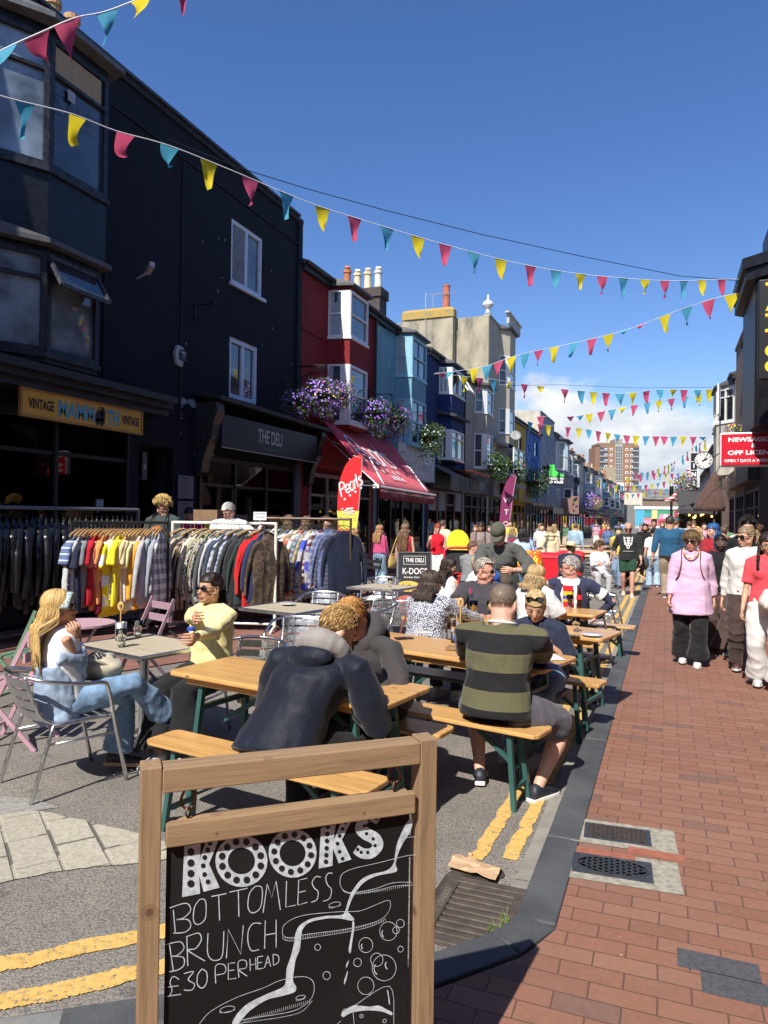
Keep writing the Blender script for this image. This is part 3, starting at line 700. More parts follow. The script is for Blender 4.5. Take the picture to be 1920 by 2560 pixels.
e,lf=house('black_building','tall three storey building painted near black with a yellow shop sign and splayed bay windows','' or F,-6,16.3,9.22,BLUEBLACK,depth=9,holes=[wu,wl,(6.9,10.1,.1,3.25),(10.35,11.3,.1,3.0),(12.1,16.0,.1,2.95)],roof='flat',walls=stucco(BLUEBLACK,.3),parapet=stucco((.03,.033,.04)))
WFR=mat((.62,.68,.76),.45,var=.1,bump=.05)
window(e,lf(wu[0],-.05,wu[2]),U,NL,wu[1]-wu[0],wu[3]-wu[2],WFR,'casement2',PANE2,fw=.09)
bl=MB()
for i in range(22):fbox(bl,lf,13.26,13.75,-.07,-.055,6.9+i*.053,6.93+i*.053)
bl.build('blind',mat((.3,.32,.35),.7),e)
sl=MB();fbox(sl,lf,wu[0]-.06,wu[1]+.06,.003,.07,wu[2]-.08,wu[2]-.01);sl.build('sill',WFR,e)
window(e,lf(wl[0],-.05,wl[2]),U,NL,wl[1]-wl[0],wl[3]-wl[2],WFR,'casement2',PANE,fw=.10,name='french_window')
bd=MB();fbox(bd,lf,-6,16.28,.003,.03,8.62,8.66);fbox(bd,lf,11.45,11.5,.003,.02,3.4,8.6);fbox(bd,lf,9.42,9.46,.003,.025,3.9,8.6);fbox(bd,lf,16.1,16.29,.003,.05,3.2,9.2);bd.build('trim',stucco((.014,.018,.03),.3),e)
cp_=MB()
for i in range(11):fbox(cp_,lf,-5.9+i*2.0,-5.915+(i+1)*2.0,-.33,.1,9.312,9.37)
cp_.build('parapet_capping',mat((.05,.055,.065),.5,.2,var=.4,vs_=3),e)
MB_BLK=mat((.008,.010,.016),.45,var=.6,vs_=9,bump=.3,bs=40,name='flaking_black_paint')
bay(e,lf,6.63,8.92,.6,1.05,[(6.62,8.5)],MB_BLK,mat((.022,.026,.034),.5,var=.9,vs_=14,bump=.4,bs=60),5.62,8.62,style='topbar',panes=[PANE_SKYREFL,PANE,PANE],skirt=.22,roofm=mat((.13,.135,.14),.6,var=.3),cut2=.12)
bay(e,lf,6.63,8.80,.6,1.05,[(4.0,5.42)],MB_BLK,mat((.018,.021,.028),.5,var=.9,vs_=14,bump=.4,bs=60),3.86,5.5,style='topbar',panes=[PANE_SKYREFL,PANE2,PANE],skirt=.16,cut2=.12)
bw=MB();A=lf(7.40,.615,8.02);
fbox(bw,lf,7.76,8.66,.585,.603,8.0,8.40);bw.build('plywood_panel',woodm((.42,.28,.16),'z',.7,knots=False),e)
stx=MB();text_on(stx,'SALE',lf(7.84,.606,7.50),U,(0,0,1),wd=.72,ht=.3,bold=-.03);stx.build('window_lettering',mat((.16,.16,.17),.8,bump=0),e)
pp_=MB();fbox(pp_,lf,8.0,8.14,.606,.61,7.76,7.92);pp_.build('paper_notice',plain((.35,.35,.37)),e)
fl_=MB();a=lf(7.7,.62,5.36);b=lf(8.62,.62,5.36);dn=V((.25,0,-.42))
for(p,q)in((a,b),(a+dn,b+dn),(a,a+dn),(b,b+dn)):fl_.beam(p,q,.05,.05)
fo=fl_.build('casement',mat((.05,.055,.065),.5,var=.9,vs_=14,bump=.4,bs=60),e)
g=MB();g.add([a,b,b+dn,a+dn],[(0,1,2,3)]);g.build('pane',PANE,fo)
cn=MB();
for(o0,o1,z0,z1)in((.0,.62,3.72,3.83),(.0,.52,3.62,3.717),(.0,.42,3.5,3.617)):fbox(cn,lf,-6,10.62,o0+.004,o1,z0,z1)
cn.build('cornice',mat((.02,.02,.022),.45,var=.6,vs_=20,bump=.3,bs=50),e)
YEL=mat((.62,.34,.045),.5,var=.08,bump=.05)
s=fascia(e,lf,7.5,9.95,.34,.385,3.12,3.47,YEL,framem=mat((.42,.20,.05),.5),name='shop_sign')
def stext(s,txt,t,z,w_,h_,m,bold=0,o=.39):
 q=MB();text_on(q,txt,lf(t,o,z),U,(0,0,1),wd=w_,ht=h_,bold=bold);q.build('lettering',m,s)
DK=plain((.012,.01,.012));BL=plain((.10,.33,.45))
stext(s,'VINTAGE',7.60,3.22,.46,.15,DK,.03);stext(s,'MAMM',8.14,3.17,.72,.245,BL,.035);stext(s,'TH',9.13,3.17,.28,.245,BL,.035);stext(s,'VINTAGE',9.47,3.22,.42,.15,DK,.03)
em=MB()
def blob(pts,z=.3905):
 P=spl([(a,b)for a,b in pts],5,True);em.add([lf(8.885+a,z,3.145+b)for a,b in P],[tuple(range(len(P)))])
blob([(0,.05),(.0,.16),(.05,.22),(.11,.235),(.15,.2),(.17,.12),(.15,.06),(.08,.055)])
blob([(.11,.24),(.14,.29),(.185,.27),(.2,.2),(.17,.14),(.12,.16)])
blob([(.17,.18),(.2,.12),(.195,.05),(.175,.02),(.17,.06),(.175,.12)])
for a in(.01,.05,.10,.135):blob([(a,.0),(a,.1),(a+.035,.1),(a+.03,.0)])
ribbon(em,[lf(8.885+.12+.085*math.cos(t),.391,3.145+.19+.095*math.sin(t))for t in[i*math.pi*1.7/14-1.1 for i in range(15)]],.012,NL)
em.build('elephant_emblem',DK,s)
shopfront(e,lf,6.9,10.1,.1,3.25,-.0,2,mat((.02,.022,.026),.4,var=.4),stall=.45,interior=(.16,.14,.12))
shopfront(e,lf,10.35,11.3,.1,3.0,-.35,1,mat((.02,.022,.026),.4,var=.4),stall=.3,door=0,interior=(.03,.03,.03))
np_=MB();fbox(np_,lf,10.42,10.54,.004,.03,2.35,2.85);nb_=np_.build('name_plate',plain((.08,.085,.1)),e)
q=MB();fbox(q,lf,10.45,10.51,.031,.034,2.55,2.63);q.build('number_panel',plain((.45,.45,.45)),nb_);q=MB();text_on(q,'7',lf(10.463,.0365,2.565),U,(0,0,1),ht=.05,bold=.02);q.build('lettering',DK,nb_)
cc=MB();cc.box(lf(10.2,.3,6.05),(.34,.09,.09),M=Matrix.Rotation(R(-12),3,'Y')@Matrix.Rotation(R(-35),3,'Z'));cc.beam(lf(10.2,.02,5.9),lf(10.2,.3,6.0),.03,.03);cc.build('security_camera',plain((.45,.44,.47)),e,bevel=.01)
ab=MB();ab.extrude([(0,0),(.16,-.02),(.22,.2),(.18,.36),(.02,.38),(-.06,.22)],lf(11.3,.003,4.6),U,(0,0,1),NL,.07);al=ab.build('alarm_box',plain((.42,.42,.44)),e,bevel=.01)
ab=MB();ab.extrude([(0,0),(.16,-.0),(.18,.12),(.16,.2),(.02,.21),(-.02,.12)],lf(11.36,.074,4.7),U,(0,0,1),NL,.03);al2=ab.build('alarm_cover',plain((.03,.035,.05)),al)
q=MB();text_on(q,'Brighton',lf(11.37,.106,4.83),U,(0,0,1),wd=.14,bold=.02);text_on(q,'CCTV',lf(11.42,.106,4.785),U,(0,0,1),wd=.08,bold=.02);q.build('lettering',WT,al2)
br2=MB();br2 .beam(lf(11.9,.01,5.95),lf(11.9,.01,5.55),.03,.02);br2 .beam(lf(11.9,.01,5.9),lf(11.9,.5,5.9),.02,.02);br2 .beam(lf(11.9,.01,5.6),lf(11.9,.45,5.88),.015,.015);br2 .build('sign_bracket',BLK,e)
pe=MB()
random.seed(4)
for i in range(26):
 t=11.55+random.random()*1.0;z=random.choice([3.93,3.93,3.9,2.95])+random.uniform(-.02,.05);w_=random.uniform(.02,.12)
 if i>17:t=11.52+random.random()*.04;z=random.uniform(2.9,3.9);w_=.02
 P=[(a*w_*(1+.4*random.random()),b*w_*.5*(1+.6*random.random()))for a,b in((-1,-.6),(-.2,-1),(.8,-.7),(1,.2),(.3,1),(-.7,.7))]
 pe.add([lf(t+a,.0035+i*.00002,z+b)for a,b in P],[tuple(range(6))])
for i in range(16):
 t=random.uniform(11.5,16);z=random.uniform(4.4,7.8);w_=random.uniform(.006,.02)
 P=[(a*w_*(1+.4*random.random()),b*w_*1.5*(1+.6*random.random()))for a,b in((-1,-.6),(-.2,-1),(.8,-.7),(1,.2),(.3,1),(-.7,.7))]
 pe.add([lf(t+a,.0035+i*.00002,z+b)for a,b in P],[tuple(range(6))])
pe.build('peeling_paint',mat((.22,.25,.30),.8,var=.3),e)
chimney(e,lf,10.1,-1.7,9.1,10.2,.9,.5,BRK_DARK,2,mat((.45,.27,.14),.8,var=.15),ph=.85,r=.14,cap=False)
DB=mat((.016,.016,.018),.4,var=.5,vs_=14,bump=.2,bs=40,name='black_gloss_paint')
dc=MB();dc.add([lf(11.95,.0,4.2),lf(17.0,.0,4.12),lf(17.0,.62,4.02),lf(11.95,.62,4.1),lf(11.95,.0,4.12),lf(17.0,.0,4.04),lf(17.0,.62,3.94),lf(11.95,.62,4.02)],[(0,1,2,3),(7,6,5,4),(0,3,7,4),(3,2,6,7),(2,1,5,6)])
dc.build('deli_cornice',mat((.03,.032,.032),.6,var=.7,vs_=20,bump=.4,bs=40),e)
fbk=fascia(e,lf,12.25,16.45,.05,.45,3.12,3.78,plain((.012,.012,.016),.4),name='deli_fascia')
LTR=plain((.42,.42,.42),.5)
stext(fbk,'THE DELI',13.62,3.34,1.05,.30,LTR,.02,.455);stext(fbk,'NORTH LAINE',13.86,3.2,.5,.055,plain((.16,.17,.16)),0,.455)
ln=MB();fbox(ln,lf,12.25,16.45,.45,.462,3.095,3.118);ln.build('trim_strip',plain((.3,.28,.25),.3),fbk)
for t in(11.98,16.6):
 cb=MB();prof=[(0,3.98),(.5,3.98),(.52,3.8),(.42,3.55),(.40,3.3),(.30,3.1),(.2,2.85),(.16,2.6),(0,2.5)]
 cb.extrude(prof,lf(t,0,0),NL,(0,0,1),U,.26)
 cb.build('console_bracket',mat((.035,.036,.037)if t<13 else(.015,.015,.015),.4,var=.35,vs_=12,bump=.15,bs=30),e,bevel=.01)  # near bracket gets a greyer base: its sunlit tone put into the colour
shopfront(e,lf,12.1,16.0,.1,2.95,.05,3,mat((.02,.018,.018),.45,var=.4),stall=.7,door=0,interior=(.04,.03,.025))
pl_=MB()
for i in range(4):fbox(pl_,lf,16.02+i*.075,16.06+i*.075,.02,.09,.1,3.05)
pl_.build('fluted_pilaster',plain((.10,.12,.15),.5),e)
pn=MB()
for i in range(3):fbox(pn,lf,11.42,11.9,.03,.045,1.05+i*.5,1.5+i*.5)
pn.build('menu_boards',mat((.14,.16,.19),.7,var=.1,bump=0),e)
q=MB()
for i in range(3):
 fbox(q,lf,11.55,11.77,.0455,.047,1.44+i*.5,1.46+i*.5)
 for j in range(8):fbox(q,lf,11.48,11.48+.28+.05*math.sin(j*3+i),.0455,.047,1.38+i*.5-j*.035,1.386+i*.5-j*.035)
q.build('menu_print',plain((.03,.03,.035)),e)
def poster(t,z,w_,h_,c,lines,o=.012):
 q=MB();fbox(q,lf,t,t+w_,o,o+.008,z,z+h_);P=q.build('poster',mat(c,.6,var=.2,bump=0),e)
 q=MB();n_=len(lines)
 for k,(tx_,hh)in enumerate(lines):text_on(q,tx_,lf(t+w_*.12,o+.0095,z+h_*(.8-.26*k)-hh),U,(0,0,1),wd=w_*.76,ht=hh,bold=.02)
 q.build('lettering',plain((.45,.4,.36)),P)
poster(13.45,.95,.5,.8,(.10,.07,.065),[('CHICKEN',.11),('PARM',.15)])
poster(14.15,.85,.5,.8,(.035,.03,.03),[('DELI',.1),('BILTONG',.13)])
poster(14.85,.9,.5,.85,(.42,.17,.06),[('ITALIAN',.08),('SUMMER',.1)])
for t in(12.7,13.3,14.3,15.2):
 q=MB();p=lf(t,-.5,2.25);q.lathe([(.02,.25),(.03,.16),(.09,.05),(.13,0)],p,12);q.tube([p+V((0,0,.24)),p+V((0,0,.7))],.008,5)
 q.build('pendant_lamp',mat((.5,.3,.12),.3,.9,bump=0),e)
for(t,c,k)in((7.3,(.45,.38,.3),0),(7.75,(.5,.44,.36),0),(8.15,(.75,.73,.7),1),(8.75,(.05,.05,.06),0),(9.4,(.5,.4,.3),1),(6.95,(.05,.08,.18),0)):
 q=MB();p=lf(t,-.3,1.25)
 q.rings([(p+V((0,0,0)),V((.02,.22,0)),V((.08,0,0))),(p+V((0,0,.5)),V((.02,.21,0)),V((.09,0,0))),(p+V((0,0,.72)),V((.02,.2,0)),V((.07,0,0))),(p+V((0,0,.8)),V((.02,.08,0)),V((.05,0,0)))],14)
 for s_ in(-1,1):q.tube([p+V((.02,.18*s_,.72)),p+V((.04,.27*s_,.45)),p+V((.08,.3*s_,.08))],[.07,.06,.05],8)
 q.build('display_garment',fabric(c,.2,'blotch' if k else None,(.12,.08,.06)if k else(.8,.8,.8),14.),e,smooth=True)
q=MB();p=lf(7.62,.1,4.55);q.ell(p+V((0,0,.25)),(.09,.08,.12));q.tube([p,p+V((0,0,.2))],.045,8);q.build('mannequin_head',plain((.4,.4,.4)),e,smooth=True)
q=MB();q.rings([(p+V((0,0,-.5)),V((0,.2,0)),V((.1,0,0))),(p+V((0,0,-.1)),V((0,.22,0)),V((.1,0,0))),(p+V((0,0,.02)),V((0,.08,0)),V((.06,0,0)))],12);q.build('mannequin_shirt',fabric((.07,.05,.06),.2,'vert',(.12,.1,.1),30),e,smooth=True)
q=MB();p=lf(9.1,-.35,2.65);q.tube([p,p+V((.05,-.22,-.1))],.07,10);q.beam(p+V((0,0,0)),p+V((0,0,.3)),.02,.02);q.build('spotlight',BLK,e)
RED=(.23,.018,.022)
e,lf=house('red_house','dark red terraced house with white splayed bay windows and a red shop awning',F,16.3,21.4,8.22,RED,depth=8,holes=[(16.9,21.0,.1,2.9)],rh=1.5)
WW=mat(WHITE,.5,var=.06,vs_=10,bump=.08)
bay(e,lf,17.93,19.45,.6,.14,[(4.35,5.95),(6.72,8.0)],stucco(RED,.2),WW,4.2,8.1,style='sash',curt={0:[(0,.35)]},skirt=.14)
dp=MB();dp.tube([lf(21.25,.09,8.2),lf(21.25,.07,7.9),lf(21.25,.07,3.9)],.045,8);dp.build('drainpipe',BLK,e)
bd=MB();fbox(bd,lf,16.4,17.85,.003,.03,6.55,6.62);fbox(bd,lf,20.55,21.1,.003,.03,6.55,6.62);bd.build('trim',stucco(RED,.2),e)
chimney(e,lf,22.0,-.75,8.0,9.25,.6,1.5,BRK_DARK,4,[mat((.42,.15,.07),.8),mat((.62,.55,.38),.8,var=.2,vs_=12),mat((.62,.55,.38),.8,var=.2,vs_=12),mat((.66,.64,.58),.8)],ph=.62,r=.13)
q=MB();q.lathe([(.16,0),(.15,.35),(.17,.4),(.12,.42)],lf(18.6,-1.6,8.75),12);q.build('roof_vent',mat((.3,.22,.15),.8),e)
REDS=mat((.42,.02,.03),.5,var=.12)
s=fascia(e,lf,16.75,21.2,.02,.2,3.05,3.95,mat((.30,.015,.02),.5),name='fascia_sign');
q=MB();text_on(q,"Brighton's Original",lf(16.62,.2045,3.12),U,(0,0,1),wd=1.9,bold=0);q.build('lettering',plain((.12,.015,.02)),s)
shopfront(e,lf,16.9,21.0,.1,2.9,.06,4,mat((.30,.22,.23),.5,var=.1),stall=.5,door=1,interior=(.05,.03,.03))
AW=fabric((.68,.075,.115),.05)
aw=MB();A0=lf(17.3,.15,4.38);A1=lf(22.35,.15,4.30);B0=lf(16.85,2.0,2.52);B1=lf(21.6,2.0,2.45)
nn=9
vs_=[];
for i in range(nn+1):
 for j in range(7):
  p=A0 .lerp(A1,i/nn).lerp(B0 .lerp(B1,i/nn),j/6);p.z-=.05*math.sin(j/6*math.pi)*(1 if i%1==0 else 0)+.008*(i%2);vs_.append(p)
aw.add(vs_,[(i*7+j,(i+1)*7+j,(i+1)*7+j+1,i*7+j+1)for i in range(nn)for j in range(6)])
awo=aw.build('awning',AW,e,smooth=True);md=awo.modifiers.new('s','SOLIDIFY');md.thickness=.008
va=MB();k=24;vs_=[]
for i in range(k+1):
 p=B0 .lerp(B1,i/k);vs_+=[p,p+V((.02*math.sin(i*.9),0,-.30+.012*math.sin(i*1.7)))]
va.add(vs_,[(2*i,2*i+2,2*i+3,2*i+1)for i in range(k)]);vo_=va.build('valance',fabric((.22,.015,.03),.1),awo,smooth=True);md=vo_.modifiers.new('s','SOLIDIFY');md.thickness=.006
ud=(B1-B0).normalized();
q=MB();text_on(q,'Bubble Tea',B0+ud*.8+V((.02,0,-.215)),ud,(0,0,1),wd=1.0,ht=.15,bold=.01);text_on(q,'Iced Tea',B0+ud*3.1+V((.02,0,-.2)),ud,(0,0,1),wd=.7,ht=.13,bold=.01)
for v_ in q.v:v_.x+=.012
q.build('lettering',plain((.45,.2,.22)),vo_)
sv=(A0-B0);sv=sv-ud*sv.dot(ud);sn=sv.cross(ud);sv.normalize();
nrm=ud.cross(sv).normalized()
if nrm.z<0:nrm=-nrm
O_=B0+sv*.0
GLY={'P':[[(0,0),(0,1.35),(.35,1.5),(.7,1.25),(.6,.85),(.1,.75)]],'e':[[(.05,.42),(.6,.45),(.62,.75),(.35,.95),(.08,.75),(.02,.35),(.3,.02),(.62,.15)]],'a':[[(.55,.85),(.25,.95),(.02,.6),(.1,.12),(.35,.02),(.58,.35),(.58,.95),(.62,.05)]],'r':[[(0,0),(.02,.9)],[(.02,.6),(.2,.9),(.4,.92)]],'l':[[(0,1.45),(.02,.2),(.15,.02)]],'s':[[(.55,.85),(.25,.95),(.08,.72),(.4,.5),(.52,.22),(.25,.02),(0,.12)]]}
def awz(a,b):
 return .05*math.sin(min(1,max(0,1-b/2.75))*math.pi)
q=MB();x=.95
def onaw(a,b,h=.022):return B0+ud*a+sv*b+nrm*h+V((0,0,-awz(a,b)))
for ch,adv in(('P',.78),('e',.72),('a',.72),('r',.46),('l',.26),('s',.6)):
 for st_ in GLY[ch]:
  P=spl(st_,5);ribbon(q,[onaw(x+a*.68,1.05+b*.68)for a,b in P],.095,nrm)
 x+=adv*.68
for i in range(5):
 cx=1.2+i*.42;P=[onaw(cx+.07*math.cos(t),.82-(.05*(i%2))+.09*math.sin(t),.024)for t in[k_*math.pi/6 for k_ in range(12)]];q.add(P,[tuple(range(12))])
o0=len(q.v);text_on(q,'bubbleTea',onaw(1.85,.42,.026),ud,sv,wd=1.0,ht=.22,bold=.03)
q.build('lettering',plain((.82,.8,.8)),awo)
fr_=MB();fr_.tube([B0+V((0,-.08,.0)),B1+V((0,.05,.0))],.03,8);fr_.box(B0+V((0,-.1,0)),(.16,.14,.10))
for t in(.12,.9):
 p=A0 .lerp(A1,t)+V((.05,0,-.55));m_=p+V((1.0,.25 if t<.5 else-.35,-.45));q_=B0 .lerp(B1,t)+V((-.03,0,-.02));fr_.tube([p,m_,q_],.022,6)
fr_.build('folding_arm',plain((.72,.72,.72),.4),awo)
fr_=MB();fr_.tube([B0+V((0,-.1,0)),B0+V((.05,-1.45,-.03))],.018,6);fr_.tube([A0+V((0,0,-.4)),B0+V((0,-.05,.03))],.012,6);fr_.build('awning_strut',plain((.5,.5,.5),.4,.4),awo)
q=MB();q.bb(A0+V((-.15,-.35,-.02)),A1+V((.1,0,.14)));q.build('awning_cassette',mat((.22,.05,.05),.6),awo)
LB=(.17,.35,.43)
e,lf=house('pale_blue_house','pale blue terraced house with blue framed bay windows above a pale handwritten shop sign',F,21.4,26.6,8.2,LB,depth=8,holes=[(21.7,26.3,.1,3.05)],rh=1.5)
bay(e,lf,23.22,25.05,.56,.14,[(4.3,5.85),(6.65,8.0)],stucco(LB,.15),mat((.26,.50,.60),.5,var=.08),4.2,8.1,style=['bars6','bars6'],curt={0:[(0,.9)]})
fc=plain((.52,.53,.58),.5)
s=fascia(e,lf,22.5,26.5,.02,.42,3.12,4.28,fc,name='fascia_sign',framem=mat((.28,.42,.50),.5))
HW={'D':[[(0,.1),(.05,1.1)],[(-.15,1.0),(.35,1.15),(.6,.7),(.45,.2),(0,0)]],'a':[[(.35,.5),(.1,.45),(.0,.15),(.15,0),(.33,.25),(.36,.5),(.42,0)]],'i':[[(.05,.5),(.08,0)]],'s':[[(.3,.5),(.08,.42),(.1,.28),(.3,.18),(.25,.02),(0,.02)]],'Y':[[(0,.75),(.2,.35)],[(.5,1.1),(.2,.3),(.1,-.25)]]}
q=MB();x=22.75
for w_ in range(2):
 for ch,adv in(('D',.72),('a',.5),('i',.2),('s',.42),('Y',.6)):
  for st_ in HW[ch]:ribbon(q,[lf(x+a*.82,.425,3.45+b*.46)for a,b in spl(st_,5)],.028,NL)
  if ch=='i':
   for k_ in range(3):ribbon(q,[lf(x+.04+.05*math.cos(k_*1.05),.425,3.86+.05*math.sin(k_*1.05)),lf(x+.04-.05*math.cos(k_*1.05),.425,3.86-.05*math.sin(k_*1.05))],.012,NL)
  x+=adv*.72
 x+=.1
q.build('lettering',plain((.08,.09,.12)),s)
shopfront(e,lf,21.7,26.3,.1,3.05,.05,4,mat((.03,.03,.035),.4),stall=.5,door=2,interior=(.05,.05,.05))
chimney(e,lf,26.6,-3.4,8.5,9.9,.6,1.0,BRK_DARK,2,mat((.42,.15,.07),.8),ph=.5)
NV=(.016,.036,.13)
e,lf=house('navy_house','deep navy blue terraced house with an opened white window flap',F,26.6,32.2,8.3,NV,depth=8,holes=[(26.9,31.9,.1,2.9)],rh=1.3)
bay(e,lf,28.3,30.6,.5,.2,[(4.2,5.4),(6.9,7.95)],stucco(NV,.2),WW,4.08,8.1,style=['top2','casement2'],curt={0:[(0,.3)]},skirt=.12)
q=MB();s_=.5;vs_=[lf(28.0,.0,6.2),lf(28.4,.75,6.0),lf(30.6,.75,6.0),lf(31.0,.0,6.2),lf(28.0,0,6.02),lf(28.4,.75,5.9),lf(30.6,.75,5.9),lf(31.0,0,6.02)]
q.add(vs_,[(0,1,2,3),(7,6,5,4),(0,4,5,1),(1,5,6,2),(2,6,7,3)]);q.build('bay_canopy',mat((.05,.055,.06),.7,var=.4),e)
q=MB();a=lf(28.95,.52,7.9);b=lf(29.95,.52,7.9);dn=V((.55,0,-.85))
for p_,r_ in((a,b),(a+dn,b+dn),(a,a+dn),(b,b+dn)):q.beam(p_,r_,.07,.06)
fo=q.build('casement',WW,e);g=MB();g.add([a,b,b+dn,a+dn],[(0,1,2,3)]);g.build('pane',PANE2,fo)
dp=MB();dp.tube([lf(32.1,.08,8.1),lf(32.1,.07,3.2)],.05,8);dp.build('drainpipe',BLK,e)
fascia(e,lf,26.8,31.95,.02,.3,2.95,3.75,mat((.05,.05,.055),.5,var=.4))
shopfront(e,lf,26.9,31.9,.1,2.9,.05,4,mat((.16,.045,.03),.45,var=.2),stall=.6,door=1,interior=(.06,.04,.03))
q=MB()
for t in(27.0,28.3,30.8):fbox(q,lf,t,t+.95,-.0,.06,2.05,2.83)
q.build('window_film',plain((.20,.21,.28)),e)
def simple_awning(e,lf,t0,t1,z0,z1,o,c,val=.25,txt=None,txm=None,sag=.04,nm='awning'):
 a=MB();A_=lf(t0,.1,z0);B_=lf(t1,.1,z0);C_=lf(t0,o,z1);D_=lf(t1,o,z1);vs_=[]
 for i in range(9):
  for j in range(5):
   p=A_.lerp(B_,i/8).lerp(C_.lerp(D_,i/8),j/4);p.z-=sag*math.sin(j/4*math.pi)+.01*(i%2);vs_.append(p)
 a.add(vs_,[(i*5+j,(i+1)*5+j,(i+1)*5+j+1,i*5+j+1)for i in range(8)for j in range(4)])
 q=MB();vs2=[]
 for i in range(13):
  p=C_.lerp(D_,i/12);vs2+=[p,p+V((.015*math.sin(i*1.3),0,-val+.015*math.sin(i*2.1)))]
 q.add(vs2,[(2*i,2*i+2,2*i+3,2*i+1)for i in range(12)])
 o_=a.build(nm,fabric(c,.15),e,smooth=True);md=o_.modifiers.new('s','SOLIDIFY');md.thickness=.01
 v_=q.build('valance',fabric(sc(c,.8),.1),o_);md=v_.modifiers.new('s','SOLIDIFY');md.thickness=.008
 if txt:
  q=MB();text_on(q,txt,lf(t0+(t1-t0)*.2,o+.018,z1-val*.8),U,(0,0,1),wd=(t1-t0)*.6,ht=val*.55,bold=.02);q.build('lettering',txm or WT,v_)
 return o_
simple_awning(e,lf,27.0,31.6,3.9,3.45,.95,(.13,.125,.125),.62)
ao=simple_awning(e,lf,29.2,31.9,3.86,3.72,1.35,(.42,.11,.05),.16)
q=MB();text_on(q,'LATTE',lf(28.2,.985,2.95),U,(0,0,1),wd=1.2,ht=.38,bold=.03);text_on(q,'BAR',lf(29.9,.985,2.95),U,(0,0,1),wd=.8,ht=.38,bold=.03);
q.build('awning_lettering',plain((.03,.03,.03)),ao)
CR=(.36,.32,.27)
e,lf=house('cream_house','narrow cream rendered house with white sash bay between navy house and tall gable',F,32.2,37.0,8.35,CR,depth=8,holes=[(32.5,36.7,.1,2.9)],rh=1.3)
bay(e,lf,34.2,36.4,.5,.45,[(4.25,5.9),(6.95,8.1)],stucco(CR,.15),WW,4.1,8.25,style='sash',skirt=.18)
fascia(e,lf,32.3,36.9,.02,.32,2.95,3.8,mat((.05,.035,.035),.5,var=.4),[('BURGERS',33.2,3.15,2.0,.35,plain((.35,.3,.3)),.02)])
shopfront(e,lf,32.5,36.7,.1,2.9,.05,4,BLK,stall=.5,door=1,interior=(.05,.04,.04))
TC=(.42,.38,.31)
e,lf=house('tall_gable_block','tall weathered concrete coloured block with lichen topped side wall and white bays',F,37.0,43.4,12.4,TC,depth=11,holes=[(37.4,43.0,.1,2.9)],roof='flat',walls=stucco((.40,.37,.31),.3),parapet=stucco((.40,.42,.42)))
def stain():
 b=NB('weathered_render');v=b.co();n=b.noise(b.co((1,1,.35)),1.6,8,.65);n2=b.noise(v,9,6,.7)
 c=b.ramp(b.math('ADD',b.math('MULTIPLY',n,.75),b.math('MULTIPLY',n2,.25)),[(.33,(.10,.10,.085)),(.45,(.27,.245,.185)),(.6,(.40,.35,.26))]);b.base(c);b.set(.9);b.bump(n2,.4,.02);return b.m
ST=stain()
q=MB();q.add([lf(36.96,-.02,8.2),lf(36.96,-10.9,8.2),lf(36.96,-10.9,11.6),lf(36.96,-4.4,12.2),lf(36.96,-.02,12.42)],[(0,1,2,3,4)]);q.build('side_wall',ST,e)
q=MB();fbox(q,lf,36.4,36.95,-4.6,-1.8,8.3,12.36);q.build('chimney_breast',ST,e)
def lichen():
 b=NB('lichen_render');v=b.co();n=b.noise(v,3.5,7,.7);b.base(b.ramp(n,[(.38,(.24,.22,.16)),(.5,(.42,.27,.05)),(.65,(.33,.27,.12))]));b.set(.9);b.bump(n,.5,.03);return b.m
q=MB();q.rings([(lf(36.66,-3.2,12.36),V((1.47,0,0)),V((0,.34,0))),(lf(36.66,-3.2,12.75),V((1.47,0,0)),V((0,.34,0))),(lf(36.66,-3.2,12.87),V((1.38,0,0)),V((0,.25,0)))],24,power=8);q.build('stack_cap',lichen(),e)
q=MB();q.lathe([(.2,0),(.18,1.15),(.2,1.2),(.2,1.28),(.15,1.28)],lf(36.65,-2.25,12.82),14);q.build('chimney_pot',mat((.42,.13,.08),.8),e)
q=MB();p=lf(36.35,-3.3,9.6);q.tube([p,p+V((0,0,4.15))],.022,6);a=p+V((0,0,4.0));q.tube([a,a+V((1.6,.1,0))],.018,5)
for i in range(9):q.tube([a+V((.35+i*.15,.01,-.1)),a+V((.35+i*.15,.01,.1))],.008,4)
q.tube([a+V((.4,0,0)),a+V((.4,0,-.7))],.02,5);q.build('tv_aerial',plain((.45,.45,.47),.4,.5),e)
bay(e,lf,39.5,42.0,.5,.5,[(6.55,7.9),(9.2,10.85)],stucco(TC,.15),WW,4.2,12.3,style='sash',skirt=.2)
q=MB();fbox(q,lf,38.6,43.2,.02,.85,4.05,4.25);fbox(q,lf,37.1,43.3,.02,.5,5.75,5.95);q.build('cornice',stucco((.30,.30,.30)),e)
window(e,lf(37.5,.02,4.3),U,NL,1.2,1.3,WW,'sash',PANE3)
q=MB();window(e,lf(39.4,.9,4.25),U,NL,3.2,1.45,WW,'top2',PANE2)
q=MB()
for i in range(12):fbox(q,lf,39.2+i*.28,39.32+i*.28,.45,.6,12.5,13.05)
fbox(q,lf,39.0,42.6,.4,.65,13.05,13.15);q.build('balustrade',stucco((.5,.5,.48)),e)
q=MB();q.lathe([(.12,0),(.16,.05),(.1,.15),(.13,.3),(.28,.42),(.3,.52),(.24,.62),(.1,.72),(.06,.78),(.04,1.0),(.01,1.05)],lf(37.1,-.1,12.5),16);q.build('finial',plain((.62,.62,.62)),e,smooth=True)
